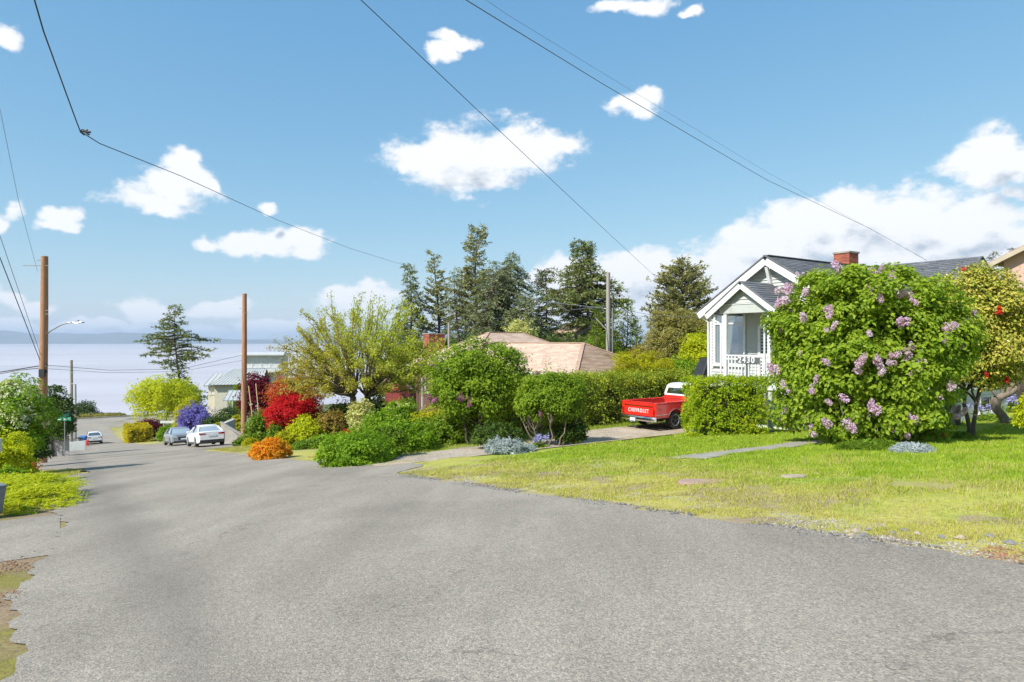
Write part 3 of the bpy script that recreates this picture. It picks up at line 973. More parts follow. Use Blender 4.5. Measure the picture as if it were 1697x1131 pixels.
# pocket behind the glass, with its curtain
MB().box(-.005, .0, 1.2, 2.62, 2.2, 4.3).build('window_lining', M['curtain'], w1)
cur = MB()
for k in range(15):
    yy = 1.24 + k * .095
    if k in (3, 4, 5): continue
    cur.box(-.024, -.012 + .004 * (k % 3), yy, yy + .07, 2.28, 3.8)
cur.build('curtain', M['curtain'], w1)
# white foundation boards, front
k = 0
y = -HW
while y < HW - .05:
    MB().box(-.022 - .004 * (k % 2), -.002, y + .004, min(HW, y + .24) - .004, -.3, 1.49).build('foundation_board', M['board_white'], house)
    y += .24; k += 1
# roof: right slope, left slope
G0 = -.35
roof_plane(house, [(G0, -3.2, roofz(3.2)), (13.3, -3.2, roofz(3.2)), (13.3, 0, RZ), (G0, 0, RZ)], M['sh_grey'], M['shingle'], seed=1)
roof_plane(house, [(13.3, 3.2, roofz(3.2)), (G0, 3.2, roofz(3.2)), (G0, 0, RZ), (13.3, 0, RZ)], M['sh_grey'], M['shingle'], seed=2)
MB().bar((G0 - .02, 0, RZ + .015), (13.3, 0, RZ + .015), .24, .03).build('ridge_cap', M['shingle'], house)
for sg in (-1, 1):
    # worn white barge boards and the shingle edge over them
    MB().bar((G0 - .03, sg * .02, RZ - .22), (G0 - .03, sg * 3.22, roofz(3.22) - .22), .045, .26, up=(0, 0, 1)).build('barge_board', M['old_white'], house)
    MB().bar((G0 - .035, sg * .02, RZ - .015), (G0 - .035, sg * 3.26, roofz(3.26) - .015), .09, .05, up=(0, 0, 1)).build('drip_edge', M['shingle'], house)
    MB().bar((G0 + .06, sg * 3.24, roofz(3.2) - .10), (13.3, sg * 3.24, roofz(3.2) - .10), .1, .12).build('gutter', M['gutter'], house)
    MB().prism([(sg * HW, wt_ - .05), (sg * 3.18, roofz(3.18) - .17), (sg * 3.18, roofz(3.18) - .21), (sg * HW, wt_ - .10)], G0, 13.2, 'x').build('soffit', M['old_white'], house)
# gable soffit boards
for sg in (-1, 1):
    MB().bar((G0 / 2, sg * .02, RZ - .18), (G0 / 2, sg * 3.2, roofz(3.2) - .18), .32, .02).build('soffit', M['old_white'], house)
# king brace
MB().bar((-.30, 0, RZ - .42), (-.03, 0, RZ - 1.15), .11, .12, up=(0, 1, 0)).build('gable_bracket', M['white_trim'], house)
MB().box(-.07, -.03, -.06, .06, RZ - 1.3, RZ - .35).build('gable_bracket', M['white_trim'], house)

# porch
PX = -1.6
PSL = .71; PR = 5.36
def proofz(y): return PR - PSL * abs(y)
roof_plane(house, [(PX - .25, -1.55, proofz(1.55)), (.0, -1.55, proofz(1.55)), (.0, 0, PR), (PX - .25, 0, PR)], M['sh_grey'], M['shingle'], seed=3, thick=.08)
roof_plane(house, [(.0, 1.55, proofz(1.55)), (PX - .25, 1.55, proofz(1.55)), (PX - .25, 0, PR), (.0, 0, PR)], M['sh_grey'], M['shingle'], seed=4, thick=.08)
for sg in (-1, 1):
    MB().bar((PX - .28, sg * .015, PR - .17), (PX - .28, sg * 1.57, proofz(1.57) - .17), .045, .2).build('barge_board', M['white_trim'], house)
    MB().bar((PX - .28, sg * .015, PR - .02), (PX - .28, sg * 1.60, proofz(1.60) - .02), .08, .045).build('drip_edge', M['shingle'], house)
    MB().bar((PX - .22, sg * 1.60, proofz(1.6) - .02), (-.02, sg * 1.60, proofz(1.6) - .02), .1, .1).build('gutter', M['gutter'], house)
pg = MB().prism([(-1.06, 4.52), (1.06, 4.52), (1.06, proofz(1.06) - .1), (0, PR - .1), (-1.06, proofz(1.06) - .1)], PX, PX + .06, 'x')
pg.build('porch_gable', M['siding'], house)
siding(house, 'y', PX - .001, -1, -1.5, 1.5, 4.56, PR - .12, M['siding'], width=lambda z: (-(PR - .13 - z) / PSL, (PR - .13 - z) / PSL), pitch=.14)
MB().box(PX - .06, PX + .10, -1.12, 1.12, 4.19, 4.515).build('beam', M['siding'], house)
MB().box(PX - .085, PX - .06, -1.14, 1.14, 4.515, 4.545).build('beam_trim', M['white_trim'], house)
for yb in (-1.03, 1.03):
    MB().box(PX + .10, -.03, yb - .07, yb + .07, 4.22, 4.50).build('beam', M['siding'], house)
MB().box(PX, -.03, -1.1, 1.1, 4.50, 4.515).build('porch_ceiling', M['old_white'], house)
FZ = 1.65
deck = MB()
for i in range(11):
    deck.box(PX - .04 + i * .145, PX - .04 + i * .145 + .135, -1.32, 1.25, FZ - .04, FZ)
deck.build('porch_deck', M['board_white'], house)
MB().box(PX - .03, PX + .03, -1.3, 1.23, FZ - .26, FZ - .042).build('deck_skirt', M['white_trim'], house)
for (yy, zz0, zz1, w) in ((.88, FZ, 4.19, .13), (-1.02, FZ, 4.19, .12)):
    MB().box(PX - .03, PX - .03 + w, yy - w / 2, yy + w / 2, zz0, zz1).build('porch_post', M['white_trim'], house)
for yy in (.88, -1.02):
    MB().box(PX + .03, PX + .16, yy - .07, yy + .07, -.15, FZ - .26).build('deck_post', M['siding'], house)
MB().box(PX - .05, PX + .03, -1.3, .82, FZ + .93, FZ + .98).build('top_rail', M['white_trim'], house)
MB().box(PX - .02, PX + .02, -1.3, .82, FZ + .80, FZ + .86).build('rail', M['white_trim'], house)
MB().box(PX - .02, PX + .02, -1.3, .82, FZ + .08, FZ + .13).build('bottom_rail', M['white_trim'], house)
for i in range(14):
    yy = -1.22 + i * .148
    MB().box(PX - .045, PX - .021, yy - .022, yy + .022, FZ + .05, FZ + .93).build('baluster', M['white_trim'], house)
MB().box(PX - .04, PX + .04, -1.34, -1.26, FZ, FZ + 1.0).build('rail_post', M['white_trim'], house)
# side rail back to the wall
MB().box(PX + .08, -.03, .86, .9, FZ + .93, FZ + .98).build('top_rail', M['white_trim'], house)
# downpipes
def pipe(pts, r=.035, mat='gutter', parent=house, name='downpipe'):
    return MB().tube(pts, r, 8).build(name, M[mat], parent, smooth=True, angle=50)
pipe([(-.32, 3.2, 4.25), (-.30, 3.12, 4.15), (-.10, 2.95, 3.95), (-.08, 2.93, .1)], .04)
pipe([(PX - .2, 1.58, 4.12), (PX - .18, 1.5, 4.02), (PX - .06, 1.16, 3.86), (PX - .05, 1.05, 3.75), (PX - .05, 1.05, 1.5)], .034)
pipe([(PX - .2, -1.5, 4.12), (PX - .18, -1.42, 4.02), (PX - .08, -.98, 3.86), (PX - .075, -.88, 3.7), (PX - .075, -.88, .3)], .038)
# steps down towards the right with a white handrail
stp = MB()
for i in range(8):
    stp.box(PX + .1, PX + 1.15, -1.35 - .27 * (i + 1), -1.35 - .27 * i + .02, FZ - .2 * (i + 1) - .04, FZ - .2 * (i + 1))
stp.build('stair_tread', M['board_white'], house)
for xx in (PX + .06, PX + 1.19):
    MB().bar((xx, -1.33, FZ - .1), (xx, -3.5, FZ - 1.7), .05, .24).build('stair_stringer', M['white_trim'], house)
    MB().bar((xx, -1.33, FZ + .85), (xx, -3.5, FZ - .75), .05, .07).build('handrail', M['white_trim'], house)
MB().box(PX + .02, PX + .1, -3.55, -3.46, -.4, FZ - .7).build('rail_post', M['white_trim'], house)
# dark door
window(house, 'y', -.03, -1, -.35, .55, 1.68, 3.75, glass='window_glass', name='door', fw=.11, trans=(2.6,))

# side wing and basement
xw = 6.5
def wz(x): return RZ - .02 - SL * abs(x - xw)
roof_plane(house, [(xw - 2.9, -4.55, wz(xw - 2.9)), (xw - 2.9, -.4, wz(xw - 2.9)), (xw, -.05, wz(xw)), (xw, -4.55, wz(xw))], M['sh_grey'], M['shingle'], seed=5)
roof_plane(house, [(xw + 2.9, -.4, wz(xw + 2.9)), (xw + 2.9, -4.55, wz(xw + 2.9)), (xw, -4.55, wz(xw)), (xw, -.05, wz(xw))], M['sh_grey'], M['shingle'], seed=6)
for sg in (-1, 1):
    MB().bar((xw + sg * .02, -4.58, RZ - .23), (xw + sg * 2.93, -4.58, wz(xw + 2.93) - .21), .045, .24, up=(0, 0, 1)).build('barge_board', M['white_trim'], house)
    MB().bar((xw + sg * .02, -4.585, RZ - .03), (xw + sg * 2.96, -4.585, wz(xw + 2.96) - .015), .08, .045, up=(0, 0, 1)).build('drip_edge', M['shingle'], house)
siding(house, 'x', -4.121, -1, 4.15, 9.15, 1.36, RZ - .2, M['siding'], width=lambda z: (xw - (RZ - .2 - z) / SL, xw + (RZ - .2 - z) / SL), pitch=.16, holes=((5.4, 7.6, 2.4, 3.9),))
window(house, 'x', -4.14, -1, 5.42, 7.58, 2.42, 3.88, mull=(6.5,))
siding(house, 'x', -HW - .001, -1, .05, 4.05, 1.5, wt_ - .05, M['siding'], pitch=.16)
def vboards(y, x0, x1, hole=None, zt=1.24, zb=-1.1):
    x = x0; i = 0
    while x < x1 - .03:
        xe = min(x1, x + .30)
        spans = [(zb, zt)]
        if hole and xe > hole[0] + .01 and x < hole[1] - .01: spans = [(zb, hole[2]), (hole[3], zt)]
        for (a, b) in spans:
            MB().box(x + .005, xe - .005, y - .02 - .004 * (i % 2), y - .001, a, b).build('wall_board', M['board_white'], house)
        x = xe; i += 1
vboards(-4.4, .6, 4.1)
vboards(-4.15, 4.14, 10.1, hole=(7.35, 8.55, .25, 1.0))
window(house, 'x', -4.17, -1, 7.37, 8.53, .27, .98, fw=.06, glass='window_glass')
MB().box(.5, 4.22, -4.5, -2.95, 1.25, 1.31).build('ledge', M['white_trim'], house)
MB().box(4.222, 10.2, -4.27, -2.95, 1.25, 1.298).build('ledge', M['white_trim'], house)
brick_stack(house, 5.75, 6.5, .15, .85, 5.7, 7.0)

# raised numerals on the porch rail
def text_mesh(name, body, size, depth, mat, parent, loc, rot, align='CENTER', space=1.0, bold=0.0):
    cu = D.curves.new(name, 'FONT'); cu.body = body; cu.size = size; cu.extrude = depth
    cu.align_x = align; cu.align_y = 'CENTER'; cu.space_character = space; cu.offset = bold
    tmp = D.objects.new(name + '_tmp', cu); COL.objects.link(tmp)
    dg = bpy.context.evaluated_depsgraph_get()
    me = D.meshes.new_from_object(tmp.evaluated_get(dg))
    D.objects.remove(tmp); D.curves.remove(cu)
    me.name = name; me.materials.clear(); me.materials.append(mat)
    o = add(name, me, parent)
    o.location = loc; o.rotation_euler = rot
    return o
MB().box(PX - .056, PX - .047, -.66, -.02 + .30, FZ + .66, FZ + .9).build('number_board', M['wire_grey'], house)
for i, ch in enumerate('2430'):
    n_ = text_mesh('house_number', ch, .30, .008, M['white_trim'], house, (PX - .07, .18 - i * .19, FZ + .79), (R(90), 0, R(-90)), bold=.008)

# ---------------------------------------------------------------- long brown house with tan hip roofs
def gp0(s, t): 
    x, y = st2xy(s, t); return x, y
E2 = -1.65
bx, by = st2xy(25.6, 21.1)
h2 = empty('ranch_house', (bx, by, -4.6), PHI, 'long low brown house with tan shingled hip roofs behind the clipped hedge', 'house')
ez = E2 + 4.6
M['brown_wall'] = pm('brown_wall', (.16, .08, .05), (.11, .055, .04), 6, .8)
M['red_wood'] = pm('red_wood', (.24, .035, .03), (.17, .025, .022), 6, .6, stretch=(4, 4, .4))
MB().box(.5, 5.6, .5, 19, -1.2, ez - .1).build('wall', M['brown_wall'], h2)
MB().box(.55, 11.5, 11.4, 19.4, -1.3, ez - .12).build('wall', M['brown_wall'], h2)
def hip(parent, x0, x1, y0, y1, z, sl, seed, mats, along='y'):
    if along == 'y':
        hw = (x1 - x0) / 2; cx = (x0 + x1) / 2; zt = z + hw * sl
        A, B_ = (cx, y0 + hw, zt), (cx, y1 - hw, zt)
    else:
        hw = (y1 - y0) / 2; cy = (y0 + y1) / 2; zt = z + hw * sl
        A, B_ = (x0 + hw, cy, zt), (x1 - hw, cy, zt)
    c = [(x0, y0, z), (x1, y0, z), (x1, y1, z), (x0, y1, z)]
    e = 1e-3
    if along == 'y':
        quads = [(c[0], c[1], A, A), (c[1], c[2], B_, A), (c[2], c[3], B_, B_), (c[3], c[0], A, B_)]
    else:
        quads = [(c[0], c[1], B_, A), (c[1], c[2], B_, B_), (c[2], c[3], A, B_), (c[3], c[0], A, A)]
    for i, q in enumerate(quads):
        q = [Vector(v) for v in q]
        q[2] = q[2] + (q[1] - q[0]).normalized() * e; q[3] = q[3] - (q[1] - q[0]).normalized() * e
        roof_plane(parent, q, mats[i], M['tan_shingle'], course=.2, tab=.5, thick=.10, seed=seed + i)
    mb = MB()
    for (p, q) in ((c[0], A), (c[1], A if along == 'y' else B_), (c[2], B_), (c[3], B_ if along == 'y' else A), (A, B_)):
        p = Vector(p); q = Vector(q); mb.bar(p + Vector((0, 0, .03)), q + Vector((0, 0, .03)), .2, .04)
    mb.build('ridge_cap', M['tan_shingle'], parent)
    g = MB()
    for (p, q) in ((c[0], c[1]), (c[1], c[2]), (c[2], c[3]), (c[3], c[0])):
        g.bar(Vector(p) - Vector((0, 0, .13)), Vector(q) - Vector((0, 0, .13)), .08, .15)
    g.build('gutter', M['gutter'], parent)
T2 = M['sh_tan']
hip(h2, 0, 6.1, 0, 18.0, ez, .50, 20, [M['sh_moss'], T2, T2, T2])
hip(h2, 0.0, 12.0, 10.9, 19.9, ez + .012, .50, 30, [T2, T2, T2, T2], along='x')
brick_stack(h2, 1.0, 2.3, 18.0, 19.0, ez - .2, 5.1, bl=.30, bh=.10)
window(h2, 'y', .5, -1, 15.5, 17.6, .9, 2.3, mull=(16.55,), name='window')
window(h2, 'y', .5, -1, 12.2, 13.6, .9, 2.3, name='window')
for yy in (16.0, 18.6):
    MB().box(-.55, -.45, yy, yy + .09, -.6, ez - .15).build('porch_post', M['gutter'], h2)
# dark red boarded porch wall stepping down beside the entrance
rx, ry = st2xy(37.7, 18.2)
rw = empty('porch_wall', (rx, ry, gz(rx, ry)), PHI, 'dark red boarded porch wall with sloping cap beside the ranch house', 'low wall')
for i in range(20):
    y0_ = i * .24
    top = 3.22 if i > 9 else 2.62 + .06 * i
    MB().box(-.03 - .006 * (i % 2), .02, y0_ + .004, y0_ + .236, -.2, top).build('board', M['red_wood'], rw)
MB().bar((-.01, 0, 2.66), (-.01, 2.35, 3.26), .14, .05).build('cap_rail', pm('pinkish_rail', (.55, .32, .28), None, 8, .6), rw)
MB().bar((-.01, 2.36, 3.26), (-.01, 4.8, 3.26), .14, .05).build('cap_rail', M['red_wood'], rw)

# ---------------------------------------------------------------- far houses
M['stucco'] = pm('stucco', (.66, .62, .50), (.58, .54, .43), 2, .9)
M['metal_roof'] = pm('metal_roof', (.42, .44, .43), (.36, .38, .37), 1, .8, metal=.0)
M['dark'] = pm('dark_opening', (.03, .03, .032), None, 5, .3)
M['pale_wall'] = pm('pale_wall', (.62, .63, .60), (.50, .52, .50), 2, .8)
def ray_at(px, py, Y):
    r = ray(px, py); return (r[0] * Y, Y, r[2] * Y)
def seam_roof(parent, corners, mat, name='roof', step=.45, thick=.12):
    a, b, c, d = [Vector(p) for p in corners]
    n = (b - a).cross(d - a).normalized(); n = n if n.z > 0 else -n
    dn = n * -thick
    ro = MB().add([a, b, c, d, a + dn, b + dn, c + dn, d + dn], [(0, 1, 2, 3), (7, 6, 5, 4), (0, 4, 5, 1), (1, 5, 6, 2), (2, 6, 7, 3), (3, 7, 4, 0)]).build(name, mat, parent)
    k = int((b - a).length / step)
    for i in range(k + 1):
        f = i / max(1, k)
        MB().bar(a.lerp(b, f) + n * .02, d.lerp(c, f) + n * .02, .04, .05, up=n).build('seam', mat, ro)
    return ro
fx, fy, fz_ = ray_at(386, 636, 92)
g0 = gz(fx, fy)
fh = empty('beach_house', (fx, fy, g0), R(12), 'beige two storey house with grey green metal roof down by the water', 'house')
hh = fz_ - g0
MB().box(-2.4, 3.4, 0, 7, -2, hh).build('wall', M['stucco'], fh)
MB().box(-3.7, -2.402, 2.2, 7, -2, hh - .3).build('wall', M['stucco'], fh)
MB().box(-2.42, 3.42, -.03, 0, hh * .5 - .12, hh * .5).build('band', M['pale_wall'], fh)
seam_roof(fh, [(-2.9, -.6, hh - .1), (3.9, -.6, hh - .1), (3.9, 3.5, hh + 1.9), (-.4, 3.5, hh + 1.9)], M['metal_roof'])
seam_roof(fh, [(3.9, 7.6, hh - .1), (-2.9, 7.6, hh - .1), (-.4, 3.5, hh + 1.9), (3.9, 3.5, hh + 1.9)], M['metal_roof'])
seam_roof(fh, [(-2.9, 7.6, hh - .1), (-2.9, -.6, hh - .1), (-.4, 3.5, hh + 1.9), (-.4, 3.52, hh + 1.9)], M['metal_roof'])
seam_roof(fh, [(-4.2, 1.7, hh - .35), (-2.4, 1.7, hh - .35), (-1.6, 4.5, hh + 1.2), (-3.4, 4.5, hh + 1.2)], M['metal_roof'])
for (xx, zz) in ((-.3, hh - 1.2), (2.3, hh - 1.2), (-.3, hh - 3.8), (2.3, hh - 3.8)):
    window(fh, 'x', 0, -1, xx - .35, xx + .45, zz - .4, zz + .45, fw=.08, glass='dark')
window(fh, 'x', 2.2, -1, -3.4, -2.8, hh - 1.6, hh - .7, fw=.08, glass='dark')

fx, fy, fz_ = ray_at(432, 586, 122)
g0 = gz(fx, fy)
gh = empty('glazed_house', (fx, fy, g0), R(10), 'flat roofed white house with a strip of windows behind the cherry tree', 'house')
hh = fz_ - g0
MB().box(-3.2, 3.6, 0, 8, -2, hh - .35).build('wall', M['pale_wall'], gh)
MB().box(-3.8, 4.2, -.9, 8.6, hh - .35, hh).build('roof', M['white_trim'], gh)
for i in range(4):
    window(gh, 'x', 0, -1, -3.0 + i * 1.6, -1.5 + i * 1.6, hh - 2.6, hh - .5, fw=.12, mat='white_trim')
MB().box(-3.6, 3.9, -1.6, -1.5, hh - 3.4, hh - 2.9).build('balcony_panel', M['white_trim'], gh)
MB().box(-3.6, 3.9, -1.5, 0, hh - 3.5, hh - 3.4).build('balcony_floor', M['pale_wall'], gh)
for i in range(3):
    window(gh, 'x', 0, -1, -2.8 + i * 2.2, -1.2 + i * 2.2, hh - 5.8, hh - 4.2, fw=.1)

# low white-roofed shed roof in front of them
fx, fy, fz_ = ray_at(395, 663, 78)
g0 = gz(fx, fy)
sh = empty('carport', (fx, fy, g0), R(14), 'low pale roofed carport below the beige house', 'carport')
hh = fz_ - g0
for (xx, yy) in ((-1.2, 0), (3.6, 0), (-1.2, 3), (3.6, 3)):
    MB().box(xx, xx + .12, yy, yy + .12, -1, hh - .02).build('post', M['white_trim'], sh)
seam_roof(sh, [(-1.6, -.4, hh), (4.2, -.4, hh), (4.2, 3.5, hh + .9), (-1.6, 3.5, hh + .9)], M['metal_roof'], thick=.08)

# neighbour on the far right: tan boarded house, pinkish gable
nx, ny = st2xy(5.7, 38.8)
nb = empty('neighbour_house', (nx, ny, gz(nx, ny)), PHI, 'tan boarded two storey house at the right edge, beyond the crooked tree', 'house')
M['tan_wall'] = pm('tan_wall', (.47, .40, .30), (.40, .34, .25), 3, .8)
M['pink_wall'] = pm('pink_wall', (.56, .38, .30), (.50, .33, .26), 3, .8)
MB().prism([(0, -1.2), (8, -1.2), (8, 6.3), (4, 8.2), (0, 6.3)], 0, 9, 'x').build('wall', M['pink_wall'], nb)
i = 0; z = -.9
while z < 4.6:
    MB().box(.001, 8.99, -.03 - .004 * (i % 2), -.001, z + .005, z + .295).build('wall_board', M['tan_wall'], nb)
    MB().box(-.03 - .004 * (i % 2), -.001, .001, 7.99, z + .005, z + .295).build('wall_board', M['tan_wall'], nb)
    z += .3; i += 1
for (yy, zz) in ((6.7, 2.55), (6.4, 1.0)):
    window(nb, 'y', -.035, -1, yy - .3, yy + .15, zz - .3, zz + .1, fw=.06, glass='dark')
MB().box(-.08, .0, 7.9, 8.1, -1, 4.7).build('corner_board', pm('brown_trim', (.24, .17, .13), None, 6, .8), nb)
roof_plane(nb, [(9.5, 8.5, 6.1), (-.5, 8.5, 6.1), (-.5, 4, 8.27), (9.5, 4, 8.27)], M['sh_moss'], M['tan_shingle'], seed=44, course=.25, tab=.6)
roof_plane(nb, [(-.5, -.5, 6.1), (9.5, -.5, 6.1), (9.5, 4, 8.27), (-.5, 4, 8.27)], M['sh_moss'], M['tan_shingle'], seed=45, course=.25, tab=.6)
for sg in (-1, 1):
    MB().bar((-.53, 4, 8.1), (-.53, 4 + sg * 4.55, 5.93), .05, .2, up=(0, 0, 1)).build('barge_board', M['tan_wall'], nb)
# small roof seen past the white pole
fx, fy, fz_ = ray_at(985, 541, 72)
g0 = gz(fx, fy); hh = fz_ - g0
sm_ = empty('hill_house', (fx, fy, g0), R(25), 'small tan gabled house roof half hidden by the tall conifer behind the pale pole', 'house')
MB().prism([(-2.5, -1), (2.5, -1), (2.5, hh - .5), (0, hh + .4), (-2.5, hh - .5)], 0, 6, 'y').build('wall', M['tan_wall'], sm_)
roof_plane(sm_, [(-3, -.4, hh - .68), (-3, 6.4, hh - .68), (0, 6.4, hh + .5), (0, -.4, hh + .5)], M['sh_tan'], M['tan_shingle'], seed=50, course=.3, tab=.8)
roof_plane(sm_, [(3, 6.4, hh - .68), (3, -.4, hh - .68), (0, -.4, hh + .5), (0, 6.4, hh + .5)], M['sh_tan'], M['tan_shingle'], seed=51, course=.3, tab=.8)

# ---------------------------------------------------------------- vehicles
def paint(name, c, rough=.25, metal=0.0):
    m, nt, b = base_mat(name)
    P = N(nt, 'ShaderNodeTexCoord').outputs['Object']
    n = noise(nt, P, 3, 5, .6)
    L(nt, mixc(nt, mrange(nt, n, .35, .8, 0, .25), c, tuple(.75 * x + .02 for x in c)), b.inputs['Base Color'])
    L(nt, mrange(nt, n, .3, .7, rough, rough + .15), b.inputs['Roughness'])
    b.inputs['Metallic'].default_value = metal
    b.inputs['Coat Weight'].default_value = .5; b.inputs['Coat Roughness'].default_value = .08
    return m
M['red_paint'] = paint('red_paint', (.62, .022, .012))
M['red_inner'] = paint('red_inner', (.48, .022, .014), .5)
M['white_paint'] = paint('white_paint', (.78, .79, .80))
M['grey_paint'] = paint('grey_paint', (.34, .36, .39), .25, .4)
M['chrome'] = pm('chrome', (.75, .75, .74), (.55, .54, .52), 6, .18, metal=1.0)
M['tyre'] = pm('tyre', (.02, .02, .021), (.035, .033, .03), 14, .85)
M['rim'] = pm('rim', (.62, .63, .64), (.45, .46, .47), 10, .3, metal=.8)
M['rim_dark'] = pm('rim_dark', (.05, .05, .055), None, 10, .4)
M['tail_red'] = pm('tail_light', (.42, .01, .01), (.25, .005, .01), 20, .2)
M['lamp_clear'] = pm('lamp_clear', (.7, .74, .78), (.4, .43, .46), 20, .1)
M['car_glass'] = glass_mat('car_glass', (.06, .075, .085), .02)
M['car_glass_pale'] = glass_mat('car_glass_pale', (.30, .36, .40), .05)
M['plate'] = pm('plate', (.70, .76, .80), (.6, .68, .74), 8, .4)
M['plate_blue'] = pm('plate_ink', (.05, .09, .22), None, 8, .5)

def wheel(parent, loc, r, w, side, rim='rim', spokes=5, rr=.66):
    "side = +1 when the outer face looks to +x"
    g = MB().lathe([(r * rr, -w / 2 + .01), (r * .93, -w / 2), (r, -w / 2 + .03), (r, w / 2 - .03), (r * .93, w / 2), (r * rr, w / 2 - .01)], 32, 'x', caps=False)
    wh = g.build('wheel', M['tyre'], parent, smooth=True, loc=loc, angle=40)
    q = side
    MB().lathe([(r * rr * .98, q * (w / 2 + .004)), (r * rr * .86, q * (w / 2 - .002)), (r * rr * .82, q * (w / 2 - .05)), (r * rr * .98, q * (w / 2 - .05)), (r * rr * .98, q * (w / 2 + .004))], 28, 'x', caps=False).build('rim', M['rim'], wh, smooth=True, angle=40)
    MB().lathe([(r * rr * .97, q * (w / 2 - .07)), (.001, q * (w / 2 - .07)), (.001, q * (w / 2 - .09)), (r * rr * .97, q * (w / 2 - .09))], 24, 'x').build('brake_disc', M['rim_dark'], wh)
    s = MB()
    for k in range(spokes):
        a = 2 * math.pi * k / spokes + .3
        s.bar((q * (w / 2 - .03), .03 * math.cos(a), .03 * math.sin(a)), (q * (w / 2 - .02), r * rr * .88 * math.cos(a), r * rr * .88 * math.sin(a)), r * .17, .03, up=(1, 0, 0))
    s.lathe([(r * .16, q * (w / 2 - .06)), (r * .15, q * (w / 2)), (.001, q * (w / 2 + .005)), (.001, q * (w / 2 - .06))], 14, 'x')
    s.build('spokes', M[rim], wh, smooth=False)
    return wh

def loft(sections):
    "sections: list of equal-length closed rings"
    mb = MB(); n = len(sections[0]); vs = [p for s in sections for p in s]; fs = []
    for i in range(len(sections) - 1):
        for k in range(n):
            fs.append((i * n + k, i * n + (k + 1) % n, (i + 1) * n + (k + 1) % n, (i + 1) * n + k))
    fs.append(tuple(range(n))); fs.append(tuple((len(sections) - 1) * n + k for k in range(n - 1, -1, -1)))
    return mb.add(vs, fs)

